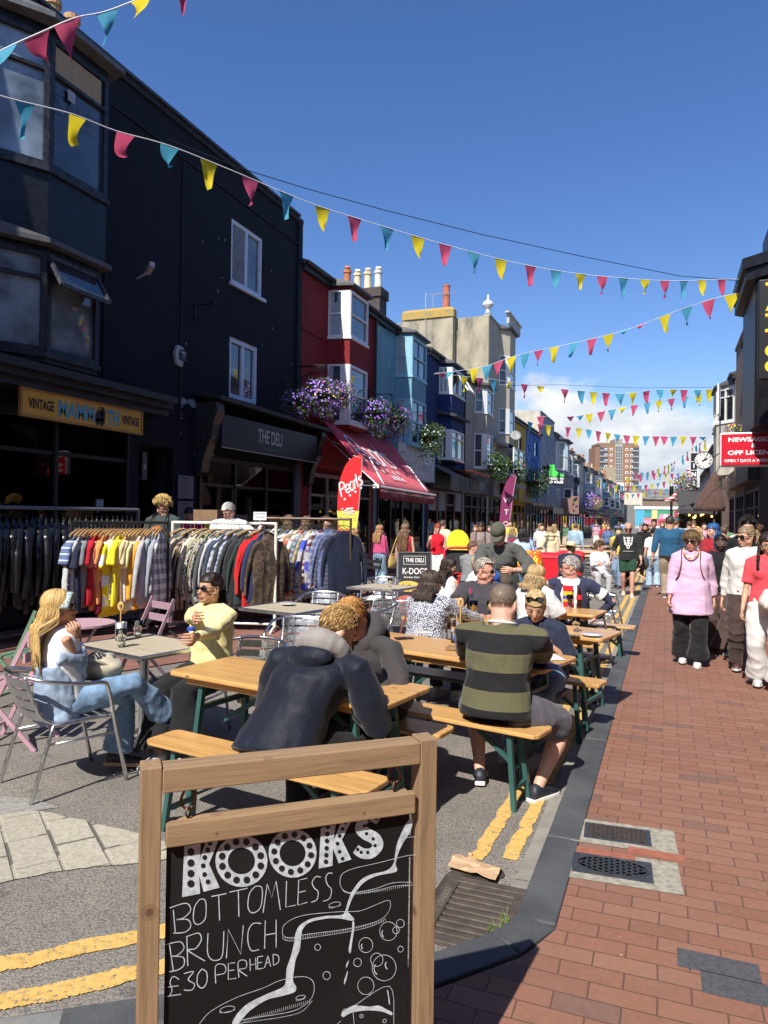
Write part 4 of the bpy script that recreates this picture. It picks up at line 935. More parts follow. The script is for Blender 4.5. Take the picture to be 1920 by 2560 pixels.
q=MB();p=lf(39.6,.95,6.3);m_=Matrix.Rotation(R(60),3,'X')@Matrix.Rotation(R(20),3,'Y');q.lathe([(.01,0),(.17,.03),(.3,.1),(.32,.11),(.17,.05),(.01,.02)],p,20,M=m_);q.beam(p,p+V((-.4,0,0)),.04,.04);q.build('satellite_dish',plain((.28,.28,.27)),e,smooth=True)
fascia(e,lf,37.2,43.2,.02,.35,2.95,3.9,mat((.30,.28,.26),.6,var=.3))
shopfront(e,lf,37.4,43.0,.1,2.9,.05,4,BLK,stall=.5,door=1,interior=(.06,.05,.05))
simple_awning(e,lf,37.6,42.6,3.95,3.7,1.0,(.35,.35,.36),.2)
sg=MB();sg.box(lf(38.6,.75,3.35),(1.0,.08,.62));s=sg.build('hanging_sign',plain((.012,.014,.016),.3),e)
q=MB();p=lf(38.558,.35,3.35);P=spl([(.1,.05),(.3,.14),(.55,.17),(.75,.12),(.55,.1),(.35,.06)],5,True);q.add([p+V((a,-.003,b))for a,b in P],[tuple(range(len(P)))]);q.build('emblem',plain((.45,.04,.04)),s)
e,lf=house('yellow_house','mustard yellow rendered house with one red framed window',F,43.4,47.9,7.9,(.50,.34,.05),depth=8,holes=[(45.3,46.4,5.2,7.0),(43.8,47.5,.1,2.7)],rh=1.2)
window(e,lf(45.3,-.05,5.2),U,NL,1.1,1.8,mat((.4,.03,.02),.5),'sash',PANE3)
fascia(e,lf,43.5,47.8,.02,.45,2.8,4.0,mat((.55,.36,.05),.5),name='fascia_sign')
q=MB();P=[lf(45.9+.4*math.cos(t),.456,3.45+.42*math.sin(t))for t in[i*math.pi/12 for i in range(24)]];q.add(P,[tuple(range(24))]);q.build('round_badge',mat((.25,.08,.12),.6),e)
q=MB();text_on(q,'CO',lf(46.6,.456,3.3),U,(0,0,1),wd=.7,ht=.28,bold=.02);q.build('lettering',plain((.35,.26,.05)),e)
shopfront(e,lf,43.8,47.5,.1,2.7,.05,3,mat((.45,.25,.04),.5),stall=.5,door=1,interior=(.06,.05,.03))
simple_awning(e,lf,43.9,48.2,2.95,2.75,1.2,(.5,.26,.05),.15)
e,lf=house('bright_blue_house','bright blue house decorated with thin slanting pale strokes',F,47.9,53.6,7.9,(.035,.12,.42),depth=8,holes=[(51.2,52.5,6.2,7.3),(51.2,52.5,3.9,5.1),(48.3,53.2,.1,2.7)],rh=1.0,gutter=True)
window(e,lf(51.2,-.05,6.2),U,NL,1.3,1.1,plain((.03,.08,.25)),'sash',PANE3);window(e,lf(51.2,-.05,3.9),U,NL,1.3,1.2,plain((.03,.08,.25)),'sash',PANE3)
q=MB()
for i,(t,z,a)in enumerate(((48.6,7.2,.1),(50.0,7.0,-.5),(53.2,6.9,.05),(49.4,5.9,.15),(48.6,6.1,-.5),(50.8,5.3,-.45),(49.0,4.6,.2),(52.9,5.6,-.05),(50.9,4.4,.1),(53.1,4.5,.12),(50.3,3.7,-.1))):
 d=V((0,math.sin(a),math.cos(a)))*.5;p=lf(t,.005,z);ribbon(q,[p-d,p+d],.09,NL)
q.build('painted_strokes',plain((.45,.5,.6)),e)
fascia(e,lf,48.0,53.5,.02,.4,2.8,3.8,mat((.14,.16,.27),.6,var=.3),[('LABLON',49.4,3.05,2.4,.45,plain((.4,.4,.45)),.0)])
shopfront(e,lf,48.3,53.2,.1,2.7,.05,4,mat((.10,.10,.12),.5),stall=.5,door=1,interior=(.07,.07,.07))
simple_awning(e,lf,49.5,54.5,2.85,2.6,1.6,(.50,.42,.25),.45)
e,lf=house('grey_render_block','tall pale grey rendered block with cream side gable beside the blue house',F,53.6,60.5,9.7,(.26,.30,.38),depth=9,holes=[(54,60,.1,2.6)],roof='flat',parapet=stucco((.2,.22,.26)))
q=MB();q.add([lf(53.55,-.02,7.8),lf(53.55,-8.9,7.8),lf(53.55,-8.9,11.2),lf(53.55,-5,10.4),lf(53.55,-2,9.9),lf(53.55,-.02,9.75)],[(0,1,2,3,4,5)]);q.build('side_wall',stucco((.5,.47,.4),.3),e)
for t,z in((56.6,7.0),(58.6,6.9),(56.6,4.6)):window(e,lf(t,.02,z),U,NL,1.0,1.3,stucco((.26,.30,.38)),'sash',PANE2)
fascia(e,lf,53.8,60.3,.02,.4,2.7,3.7,mat((.16,.17,.2),.6,var=.5))
shopfront(e,lf,54,60,.1,2.6,.05,4,BLK,stall=.5,interior=(.03,.03,.03))
e,lf=house('grey_bay_house','slate grey house with big bay window under a projecting roof behind the green boot sign',F,60.5,70,8.9,(.24,.25,.30),depth=8,holes=[(61,69.5,.1,2.6)],rh=1.4)
bay(e,lf,61.5,66.5,.6,1.0,[(6.0,8.3)],stucco((.24,.25,.30)),WW,5.6,8.5,style='sash',curt={0:[(0,.5)]},skirt=.35)
bay(e,lf,66.8,69.8,.6,.8,[(2.9,4.6),(5.9,7.6)],stucco((.30,.27,.27)),WW,2.7,8.0,style='sash')
window(e,lf(62.5,.02,2.9),U,NL,1.6,1.5,WW,'sash',PANE3)
fascia(e,lf,60.7,69.8,.02,.3,2.2,2.8,mat((.04,.04,.05),.6));shopfront(e,lf,61,69.5,.1,2.2,.05,5,BLK,stall=.5,interior=(.03,.03,.03))
far=[((.11,.11,.14),7.8,'dark slate'),((.36,.33,.28),8.4,'sandy cream'),((.22,.26,.33),7.6,'blue grey'),((.13,.11,.16),8.0,'dull plum'),((.55,.56,.58),7.9,'chalk white'),((.42,.44,.48),8.3,'pale dove grey'),((.10,.15,.28),7.5,'faded navy'),((.16,.17,.18),7.9,'charcoal'),((.50,.49,.45),8.2,'off white'),((.18,.22,.27),7.6,'steel blue'),((.30,.30,.30),8.0,'mid grey'),((.48,.45,.36),8.5,'buttery cream'),((.14,.14,.15),7.4,'sooty black'),((.38,.4,.42),7.9,'silver grey')]
t=70.0;random.seed(9)
for i,(c,zt,nm)in enumerate(far):
 w_=6.6
 e,lf=house('terraced_house',f'{nm} terraced house in the distant left row, {["next after the boot sign","with orange chimney pots","with a narrow bay","beside a dark awning"][i%4]}, {i+1} along',F,t,t+w_,zt,c,depth=7,holes=[(t+.4,t+w_-.4,.1,2.5)],rh=1.3,group='distant houses on the left side of the street')
 if i%2==0:bay(e,lf,t+1.6,t+5.2,.6,.9,[(3.9,5.2),(6.0,7.2)],stucco(sc(c,1.25)),WW,3.7,zt-.3,style='sash',skirt=.15)
 else:
  for tt in(1.2,4.0):
   for zz in(3.9,6.0):window(e,lf(t+tt,.02,zz),U,NL,1.1,1.4,WW,'sash',PANE3)
 fascia(e,lf,t+.2,t+w_-.2,.02,.35,2.6,3.3,mat((.03,.03,.035)if i%3 else(.25,.05,.05),.6));shopfront(e,lf,t+.4,t+w_-.4,.1,2.5,.05,3,BLK,stall=.5,interior=(.03,.025,.02))
 chimney(e,lf,t+w_-.4,-3.4,zt+.6,zt+2.2,.7,1.6,BRK_ORG if i%3 else stucco((.5,.45,.35)),3,mat((.45,.14,.06),.8)if i%3!=1 else mat((.55,.48,.35),.8),ph=.9,r=.17,cap=False)
 if i in(0,2,3,5):simple_awning(e,lf,t+.5,t+w_-.3,3.0,2.5,1.8,(.02,.02,.024),.3)
 t+=w_
def flatbox(e,name,a,b,m):q=MB();q.bb(a,b);return q.build(name,m,e)
YE=166
pL=D(1588,1282,YE);pR=D(1725,1282,YE)
yy=pL.y;x0,x1=pL.x,pR.x+1.5
e=empty('mural_shop',((x0+x1)/2,yy,0),label='low end building covered in a bright pink green and blue mural under a white fascia',cat='building')
h=1.74+(1303-1268)*YE/1800
flatbox(e,'wall',(x0-(x0+x1)/2,0,0),(x1-(x0+x1)/2,8,h),stucco((.5,.5,.5)))
flatbox(e,'fascia',(x0-(x0+x1)/2-.2,-.25,h-.55),(x1-(x0+x1)/2+.2,-.003,h+.1),plain((.75,.75,.74)))
W2=(x1-x0)
pan=[(0,.14,0,1,(.08,.35,.5)),(.14,.27,.5,1,(.03,.22,.22)),(.14,.27,0,.5,(.7,.18,.2)),(.27,.36,.45,1,(.75,.6,.2)),(.27,.36,0,.45,(.02,.02,.03)),(.36,.62,.42,1,(.06,.28,.16)),(.36,.58,0,.42,(.75,.06,.12)),(.62,.74,.5,1,(.75,.1,.18)),(.58,.74,0,.5,(.1,.35,.5)),(.74,.86,.0,1,(.45,.4,.6)),(.86,1.,0,.7,(.75,.5,.03)),(.86,1,.7,1,(.3,.5,.65))]
for a,b,c,d,cc in pan:
 flatbox(e,'mural_panel',(-W2/2+a*W2+.03,-.04,.6+c*(h-1.2)),(-W2/2+b*W2-.03,-.004,.57+d*(h-1.2)),plain(cc))
q=MB()
def md_(cx,cz,pts,c,nm='mural_shape',o=-.045):
 q=MB();P=spl(pts,6,True);q.extrude([(cx+a,cz+b)for a,b in P],(0,o,0),(1,0,0),(0,0,1),(0,-1,0),.01);q.build(nm,plain(c),e)
md_(-W2/2+.49*W2,h*.55,[(-1.3,-.5),(-1.2,.45),(-.4,.6),(.5,.6),(1.2,.4),(1.3,-.4),(.6,-.5),(0,-.3),(-.6,-.5)],(.8,.25,.35))
md_(-W2/2+.49*W2,h*.57,[(-.35,-.35),(-.35,.35),(.35,.35),(.35,-.35)],(.85,.85,.85),o=-.056)
md_(-W2/2+.2*W2,h*.3,[(-.6,-.4),(-.7,.2),(-.2,.4),(.3,.3),(.7,.4),(.6,-.3)],(.8,.3,.4))
q=MB()
for k in range(3):ribbon(q,[V((-W2/2+(.15+.04*k)*W2+.02*W2*math.sin(j*1.2),-.048,h*.55+j*.1))for j in range(9)],.13,V((0,-1,0)))
q.build('mural_waves',plain((.05,.4,.45)),e)
def blockat(nm,label,px0,px1,pyt,dep,depth,m,rm=None,rh=0,cat='building'):
 a=D(px0,pyt,dep);b=D(px1,pyt,dep);e=empty(nm,((a.x+b.x)/2,(a.y+b.y)/2,0),math.atan2(b.y-a.y,b.x-a.x),label=label,cat=cat);L=(b-a).length;h=(a.z+b.z)/2
 flatbox(e,'wall',(-L/2,0,0),(L/2,depth,h-rh),m)
 if rh:
  q=MB();q.add([(-L/2-.4,-.4,h-rh),(L/2+.4,-.4,h-rh),(L/2+.4,depth/2,h),(-L/2-.4,depth/2,h),(-L/2-.4,depth+.4,h-rh),(L/2+.4,depth+.4,h-rh)],[(0,1,2,3),(3,2,5,4),(0,3,4),(1,5,2),(0,4,5,1)]);q.build('roof',rm,e)
 return e,L,h
blockat('grey_roof_hall','long low building with a broad grey slate roof behind the mural shop',1600,1740,1219,215,20,BRK_BR,mat((.17,.155,.145),.8,var=.5,vs_=.5,bump=.1,bs=3),3.6)
e,L,h=blockat('cream_gable_building','cream sunlit gable wall standing in front of the tower foot',1560,1606,1232,190,12,stucco((.62,.58,.48),.25))
blockat('grey_low_building','grey low shed below the cream gable at the street end',1562,1602,1262,182,5,mat((.2,.2,.18),.85,var=.3))
blockat('far_cream_terrace','bright cream end house rising above the far left roofs',1520,1560,1206,178,9,stucco((.66,.62,.5),.15))
blockat('far_brown_chimney_block','tan rooftop block with orange brick band above the far left roofs',1508,1540,1168,200,6,stucco((.34,.28,.2),.2))
TD=340
a=D(1493,1113,TD);b=D(1599,1113,TD);L=(b-a).length;ztop=a.z;m=(a+b)/2
e=empty('tower_block',(m.x,m.y,0),math.atan2(b.y-a.y,b.x-a.x),label='brown brick high rise tower with white framed windows and pale stair strip',cat='high rise')
TB=mat((.28,.155,.09),.85,var=.15,bump=0)
flatbox(e,'wall',(-L/2+1.6,0,0),(L/2-.2,14,ztop),TB)
q=MB();q.add([(-L/2,3,0),(-L/2+1.6,0,0),(-L/2+1.6,0,ztop-.5),(-L/2,3,ztop-.5),(-L/2,14,0),(-L/2,14,ztop-.5)],[(0,1,2,3),(4,0,3,5)]);q.build('side_wall',mat((.24,.14,.09),.85),e)
flatbox(e,'roof',(-L/2+1,.5,ztop),(L/2-.8,13,ztop+1.2),mat((.22,.15,.11),.8));flatbox(e,'roof_plant',(-1.2,2,ztop+1.2),(2.5,9,ztop+3.2),mat((.3,.25,.22),.8))
flatbox(e,'stair_strip',(-1.6,-.35,0),(2.0,-.003,ztop+.8),mat((.36,.34,.32),.7))
nfl=17;fh=2.72
for i in range(nfl):
 z=ztop-1.9-i*fh
 if z<2:break
 gq=MB();
 for k in range(4):gq.bb((-1.3+k*.8,-.4,z-.9),(-.8+k*.8,-.352,z+.1));gq.bb((-1.3+k*.8,-.4,z+.35),(-.8+k*.8,-.352,z+1.35))
 gq.build('stair_glazing',PANE,e)
 for x in(-5.9,-3.4,4.0,6.3):
  q=MB();q.bb((x-.6,-.12,z-.6),(x+.6,-.003,z+.6));w2=q.build('window',WT,e)
  q=MB();q.bb((x-.35,-.16,z-.4),(x+.35,-.121,z+.35));q.build('pane',PANE,w2)
 for x in(-L/2+3.0,L/2-1.9):
  q=MB();q.bb((x-1.8,-.5,z-.95),(x+1.7,-.003,z-.2));q.build('balcony',mat((.25,.27,.3),.6),e)
  q=MB();q.bb((x-1.8,-.1,z-.19),(x+1.7,-.003,z+1.0));q.build('balcony_glazing',PANE,e)
F=FRt;UR=V((0,-1,0));NR=V((-1,0,0))
e,lf=house('black_tattoo_building','black shop building at the right edge with a tall black sign of yellow letters',F,13.6,23.6,7.0,(.014,.014,.017),depth=6,holes=[],roof='flat',walls=stucco((.014,.015,.018),.4))
q=MB();
for(z0,z1,o)in((3.9,7.15,.72),(7.15,7.4,.92),(7.4,7.65,1.0),(7.65,8.9,.3)):
 vs_=[lf(t_,o_*o/.72 if o_ else 0,z)for z in(z0+.002,z1)for t_,o_ in((17.6-o*.5,0),(18.3-o*.4,.72),(20.6+o*.3,.72),(21.6+o*.3,0))]
 q.add(vs_,[(0,1,5,4),(1,2,6,5),(2,3,7,6),(3,2,1,0),(4,5,6,7)])
q.build('turret_bay',mat((.012,.012,.014),.45,var=.5),e)
sgp=MB();p=D(1893,952,14);sx=p.x;sy=p.y
sgn=empty('vertical_sign',(sx+.5,sy,4.5),label='tall black projecting sign spelling TATTOO in yellow letters',cat='shop sign')
q=MB();q.bb((-.5,-.06,0),(.5,.06,1.95));q.build('panel',plain((.01,.01,.012),.4),sgn,bevel=.03)
q=MB()
for k,chx in enumerate('TATTOO'):
 text_on(q,chx,(-.38,-.068,1.63-k*.30),(1,0,0),(0,0,1),wd=.27,ht=.245,bold=.04)
o_=q.build('letter',plain((.72,.55,.02),.5),sgn);md=o_.modifiers.new('s','SOLIDIFY');md.thickness=.03
q=MB()
for k,chx in enumerate('TATTOO'):text_on(q,chx,(-.37,-.0655,1.62-k*.30),(1,0,0),(0,0,1),wd=.28,ht=.25,bold=.07)
q.build('letter_shadow',plain((.35,.1,.02)),sgn)
q=MB();q.beam((.5,0,1.6),(1.0,0,1.6),.05,.05);q.beam((.5,0,.4),(1.0,0,.4),.05,.05);q.build('bracket',BLK,sgn)
p=D(1799,1083,17);p2=D(1799,1168,17);hgt=p.z-p2 .z
ns=empty('newsagent_sign',(p.x+.68,p.y,p2 .z),label='red projecting box sign reading NEWSAGENT & OFF LICENCE',cat='shop sign')
q=MB();q.bb((-.68,-.1,0),(.85,.1,hgt));q.build('case',plain((.7,.72,.75),.35,.2),ns,bevel=.04)
q=MB();q.bb((-.645,-.112,.035),(.82,-.101,hgt-.035));q.build('face_panel',plain((.55,.012,.03),.35),ns,bevel=.008)
q=MB();text_on(q,'NEWSAGENT',(-.5,-.1135,hgt*.72),(1,0,0),(0,0,1),wd=1.06,ht=.105,bold=.035);text_on(q,'&',(-.02,-.1135,hgt*.55),(1,0,0),(0,0,1),ht=.1,bold=.035);text_on(q,'OFF LICENCE',(-.51,-.1135,hgt*.34),(1,0,0),(0,0,1),wd=1.1,ht=.105,bold=.035);text_on(q,'OPEN 7 DAYS A WEEK TILL LATE',(-.58,-.1135,hgt*.13),(1,0,0),(0,0,1),wd=1.34,ht=.07,bold=.025)
q.build('lettering',plain((.85,.85,.85)),ns)
q=MB();q.beam((.4,0,hgt),(.4,0,hgt+.25),.04,.04);q.beam((.85,0,hgt*.5),(1.1,0,hgt*.5),.06,.06);q.build('bracket',BLK,ns)
e,lf=house('newsagent_shop','pale pilastered shopfront with slate hood under the red box sign',F,9.0,13.6,4.0,(.10,.10,.11),depth=6,holes=[(9.3,13.3,.1,2.9)],roof='flat')
q=MB()
for t in(9.2,10.4,11.6,12.8):fbox(q,lf,t,t+.22,.003,.14,.1,3.0)
q.build('pilaster',mat((.55,.42,.38),.5,var=.1),e)
shopfront(e,lf,9.3,13.3,.1,2.9,-.02,4,plain((.3,.25,.24)),stall=.5,interior=(.04,.04,.05))
q=MB();q.add([lf(13.4,0,4.3),lf(9.0,0,4.3),lf(9.0,.95,3.75),lf(13.4,.95,3.75),lf(13.4,.0,4.15),lf(9.0,0,4.15),lf(9.0,.95,3.62),lf(13.4,.95,3.62)],[(0,1,2,3),(7,6,5,4),(0,3,7,4),(3,2,6,7)]);q.build('hood',mat((.14,.15,.17),.6,var=.2),e)
specs=[('dark_grey_house','charcoal house with white downpipe left of the tattoo sign',23.6,28.2,7.9,(.05,.052,.06),'pitch'),('brown_brick_house','brown brick house with slate mansard beyond the charcoal house',28.2,32.0,8.6,(.18,.12,.09),'flat'),('white_bay_house','cream house on the right with projecting white bay and opened casement',32.0,37.5,7.7,(.55,.53,.47),'pitch'),('black_gabled_house','black fronted house on the right behind the clock',37.5,44,6.6,(.03,.03,.035),'pitch'),('grey_shop_house','grey house behind the vertical cinema style sign',44,52,6.0,(.15,.15,.16),'pitch')]
for nm,lb,a,b,zt,c,rf in specs:
 e,lf=house(nm,lb,F,a,b,zt,c,depth=7,holes=[(a+.3,b-.3,.1,2.8)],roof=rf,rh=.8,walls=BRK_BR if 'brick' in nm else None)
 shopfront(e,lf,a+.3,b-.3,.1,2.8,-.02,3,plain((.05,.055,.08)),stall=.5,interior=(.04,.04,.04))
 fascia(e,lf,a+.2,b-.2,.02,.3,3.0,3.6,mat(sc(c,.6),.5))
 if nm=='white_bay_house':
  bay(e,lf,32.6,36.2,.62,.8,[(5.9,7.3)],stucco((.62,.58,.48)),WW,3.7,7.4,style='top2',skirt=.12,panes=[PANE3]*3)
  q=MB();p0=lf(32.7,.55,6.1);d=V((-.1,-.75,0))
  for p_,r_ in((p0,p0+d),(p0+V((0,0,1.2)),p0+d+V((0,0,1.2))),(p0,p0+V((0,0,1.2))),(p0+d,p0+d+V((0,0,1.2)))):q.beam(p_,r_,.06,.06)
  q.build('casement',WW,e)
 elif nm!='brown_brick_house':
  for tt in((a+b)/2-1.4,(a+b)/2+.4):window(e,lf(tt+1,.02,4.4),-U,NR,1.0,1.7,plain((.25,.25,.27))if 'dark' in nm else WW,'sash',PANE2)
 if nm=='dark_grey_house':
  q=MB();q.tube([lf(23.9,.12,7.9),lf(23.9,.12,5.4)],.06,8);q.build('drainpipe',plain((.6,.6,.6)),e)
t=52;random.seed(21)
for i,(c,nm)in enumerate((((.3,.29,.28),'stone grey'),((.05,.05,.055),'matt black'),((.42,.4,.36),'cream washed'),((.1,.1,.12),'slate'),((.35,.33,.33),'ash grey'),((.2,.1,.08),'brick brown'),((.4,.4,.4),'light grey'))):
 e,lf=house('terraced_house',f'{nm} shop house in the distant right hand row, {i+1} along',F,t,t+14,5.2-.15*i,c,depth=6,holes=[(t+.4,t+13.6,.1,2.5)],rh=1.2,group='distant houses on the right side of the street')
 shopfront(e,lf,t+.4,t+13.6,.1,2.5,-.02,5,BLK,stall=.5);
 for k in range(4):window(e,lf(t+2+k*3.2,.02,3.2),-U,NR,1.1,1.4,WW,'sash',PANE3)
 t+=14
FLAG={'p':(.66,.10,.20),'b':(.10,.42,.60),'y':(.80,.66,.03)}
def flagm(c):
 key=('flag',c)
 if key in _mc:return _mc[key]
 b=NB('bunting_cloth');b.base(FLAG[c]);b.set(.8,0,.2);b.b.inputs['Transmission Weight'].default_value=0
 tr=b.n.new('ShaderNodeBsdfTranslucent');tr.inputs[0].default_value=(*FLAG[c],1);ms=b.n.new('ShaderNodeMixShader');ms.inputs[0].default_value=.45
 o=b.n['Material Output'];b.L(b.b.outputs[0],ms.inputs[1]);b.L(tr.outputs[0],ms.inputs[2]);b.L(ms.outputs[0],o.inputs[0]);_mc[key]=b.m;return b.m
WSTR=plain((.75,.75,.76),.6)
def bunting(label,pts,flags,size=.30,wire=None,r=.007,seed=1):
 random.seed(seed)
 P=[D(*p)for p in pts];S=[V(q)for q in spl([tuple(p)for p in P],14)]
 e=empty('bunting_string',S[0],label=label,cat='bunting',group='strings of triangular bunting across the street')
 q=MB();q.tube([s-S[0]for s in S],r,5);q.build('string',WSTR,e)
 def prj(p):d=p-CP;return 960+FPX*d.dot(cr)/d.dot(cf)
 xs=[prj(s)for s in S]
 for fl in flags:
  px,c=fl[0],fl[1];tw=fl[2]if len(fl)>2 else random.uniform(-.25,.25);sh=fl[3]if len(fl)>3 else 1
  for i in range(len(S)-1):
   if(xs[i]-px)*(xs[i+1]-px)<=0 and xs[i]!=xs[i+1]:
    t=(px-xs[i])/(xs[i+1]-xs[i]);p=S[i].lerp(S[i+1],t);d=(S[i+1]-S[i]).normalized();break
  else:continue
  h=size*1.32*sh;w=size;down=V((0,0,-1));nn=d.cross(down).normalized()
  m=MB();rows=7;grid=[]
  for a in range(rows+1):
   f=a/rows;
   for b in(-1,-.33,.33,1):
    ww=w/2*(1-f)*b
    off=nn*(math.sin(tw*2*f)*h*.5*abs(tw)+.03*size/.3*math.sin(3*f+px+b*1.3)*f*2)
    side=d*(tw*f*f*h*.45)
    grid.append(p-S[0]+d*ww+down*(f*h*math.cos(tw*.9*f))+off+side)
  m.add(grid,[(a*4+b,a*4+b+1,a*4+b+5,a*4+b+4)for a in range(rows)for b in range(3)])
  m.build('flag',flagm(c),e,smooth=True)
 return e
bunting('nearest bunting string crossing the top left corner above the chimney pots',[(-60,160,6.2),(20,118,6.3),(100,82,6.4),(185,46,6.5),(260,30,6.7),(335,2,6.9),(470,-55,7.2)],[(12,'b',-.9),(92,'p',.9,.8),(168,'p',.3),(268,'b',-.5,1.05),(352,'y',-.9,.9),(458,'p',.1)],.26,seed=2)
bunting('long bunting string from the top left black building across to the black turret',[(-60,222,7.0),(40,250,7.4),(180,285,8.2),(290,327,8.9),(420,363,9.6),(560,418,10.3),(690,473,11),(790,513,11.6),(900,548,12.2),(1020,585,12.8),(1150,622,13.4),(1280,655,14),(1400,678,14.6),(1530,693,15.2),(1680,702,16),(1830,698,17),(1925,704,17.5)],[(62,'b'),(195,'y',.7,.95),(315,'p',.95,.9),(425,'b',.95,.8),(522,'y',.1),(625,'p',.15),(716,'b',.1),(806,'y'),(886,'p',.1),(967,'b',.1),(1045,'y',.1),(1113,'p'),(1185,'b',.1),(1252,'y'),(1326,'p'),(1390,'b'),(1451,'y',.1,.8),(1505,'p'),(1558,'b'),(1612,'y',-.2,.8),(1662,'p'),(1709,'b'),(1755,'y',-.35),(1805,'p',.1),(1850,'b',.9,.4),(1892,'y',.2,.8)],.30,seed=3)
bunting('bunting string rising from the navy house to the black turret on the right',[(1085,935,25),(1160,925,24),(1215,915,23.5),(1290,889,23),(1380,869,22),(1480,847,21),(1580,820,20),(1680,782,19),(1780,748,18),(1880,725,17.4),(1925,716,17)],[(1101,'p',1.,.5),(1127,'b',-.8,.8),(1185,'y',-.1),(1217,'b',-.1),(1246,'p',-.2),(1279,'y'),(1312,'b'),(1346,'p'),(1386,'y'),(1436,'b',-.5),(1480,'p'),(1521,'y'),(1562,'b',-.9,.3),(1605,'p',-.9,.3),(1662,'y'),(1716,'b'),(1771,'p'),(1830,'y'),(1888,'b')],.36,seed=4)
bunting('bunting string from the navy house sagging level to the white bay on the right',[(1090,932,25),(1160,941,26),(1230,948,27),(1300,959,29),(1400,972,30),(1520,983,31),(1580,982,31),(1650,974,31.5),(1740,975,32),(1800,972,32.5)],[(1160,'y'),(1199,'p'),(1234,'b'),(1276,'y',.8,.5),(1311,'p'),(1352,'y',.1,.4),(1412,'p'),(1453,'b'),(1484,'y'),(1515,'p'),(1550,'b'),(1582,'y'),(1616,'p'),(1649,'b',-.5),(1683,'y',.5,.6),(1710,'p',-.2),(1744,'b'),(1773,'y'),(1815,'y',.5,.8)],.42,seed=5)
bunting('bunting string from the yellow house gable up to the white bay',[(1292,1047,42),(1350,1041,42),(1430,1041,42),(1500,1030,42),(1600,1010,41),(1700,993,39),(1790,978,37)],[(1352,'p'),(1426,'p',.6,.5),(1450,'b',.2,.5),(1473,'y'),(1503,'p'),(1530,'b'),(1556,'y',-.4,.5),(1586,'p'),(1618,'b'),(1647,'y'),(1678,'p'),(1712,'b'),(1746,'y')],.48,seed=6)
bunting('bunting string from the bright blue house across the tower block top to the right roofs',[(1296,1047,46),(1345,1060,47),(1400,1066,48),(1470,1074,49),(1560,1088,50),(1660,1091,50),(1760,1092,50)],[(1325,'b'),(1350,'p'),(1371,'y'),(1420,'p'),(1447,'y',-.3),(1472,'b',-.4),(1496,'p'),(1520,'y'),(1543,'b'),(1567,'p'),(1590,'y',-.2),(1615,'b'),(1640,'p'),(1661,'p'),(1684,'b'),(1708,'y',-.2),(1733,'p'),(1757,'b',.8,.5)],.52,seed=7)
bunting('far bunting string climbing from the tower foot to the clock',[(1560,1196,70),(1620,1180,66),(1680,1158,60),(1720,1128,54),(1775,1092,48)],[(1570,'y'),(1600,'p'),(1619,'b'),(1632,'p',.2),(1645,'y'),(1662,'p'),(1671,'y'),(1679,'b'),(1686,'p'),(1707,'b'),(1719,'p'),(1731,'y',.2),(1740,'b',.2),(1750,'p'),(1763,'y')],.55,seed=8)
bunting('far level bunting string just above the grey roofed hall',[(1560,1180,80),(1620,1182,82),(1680,1184,84),(1745,1180,86)],[(1590+i*15,'pby'[i%3])for i in range(9)],.6,seed=9)
bunting('far low bunting string sagging between the distant terraces',[(1480,1196,90),(1540,1214,92),(1620,1212,94),(1700,1195,96)],[(1495+i*15,'ybp'[i%3])for i in range(13)],.62,seed=10)
bunting('lowest distant bunting string against the grey hall roof',[(1500,1225,110),(1560,1236,112),(1640,1228,114),(1690,1216,116)],[(1512+i*14,'pyb'[i%3])for i in range(12)],.6,seed=11)
q=MB();q.tube([D(*p)for p in((420,348,12),(600,420,14),(760,470,15),(960,525,16),(1200,585,17),(1450,640,18),(1700,690,19),(1850,702,20))],.009,5);o=q.build('overhead_wire',BLK);tag(o,'thin dark cable running above the longest bunting string','cable')
q=MB();q.tube([D(*p)for p in((1180,965,30),(1400,962,31),(1600,970,31),(1780,968,32))],.008,5);o=q.build('overhead_wire',BLK);tag(o,'thin dark cable just above the level middle bunting string','cable')
def lantern(label,p,k=1):
 e=empty('wall_lantern',p,label=label,cat='street lamp',group='black wall lanterns on the left terrace')
 q=MB();q.lathe([(.02,-.5),(.05,-.42),(.09,-.36),(.05,-.3),(.12,-.27)],(0,0,0),10)
 for a in range(6):
  t=a*math.pi/3;q.beam((.12*math.cos(t),.12*math.sin(t),-.27),(.24*math.cos(t),.24*math.sin(t),.28),.02,.02)
 q.lathe([(.27,.27),(.28,.3),(.17,.45),(.06,.58),(.05,.66),(.01,.78)],(0,0,0),6);q.tube([(0,0,-.5),(0,0,-.62),(-1.1,0,-.62)],.022,6);q.build('frame',BLK,e)
 g=MB();g.lathe([(.11,-.26),(.22,.27)],(0,0,0),6);g.build('pane',shopglass(),e);return e
p=D(1365,1180,48);e1=lantern('large black wall lantern between the blue house and the green boot sign',p)
p=D(1441,1210,66);lantern('smaller black wall lantern farther down beyond the green boot sign',p)
p=D(1392,1192,50)
bs=empty('boot_sign',p,label='projecting black sign with a bright green boot shape on top',cat='shop sign')
q=MB();q.bb((-.55,-.08,-.55),(.5,.08,0));q.build('panel',plain((.01,.01,.012),.4),bs)
q=MB();q.extrude([(-.52,0),(.5,0),(.5,.12),(.3,.22),(.1,.3),(-.12,.45),(-.16,.85),(-.52,.85)],(0,-.07,.003),(1,0,0),(0,0,1),(0,1,0),.14)
q.build('boot_shape',plain((.08,.62,.10),.5),bs)
q=MB();q.extrude([(-.52,0),(-.30,0),(-.30,.85),(-.52,.85)],(0,-.078,.003),(1,0,0),(0,0,1),(0,-1,0),.01);q.build('boot_back',plain((.03,.36,.05),.5),bs)
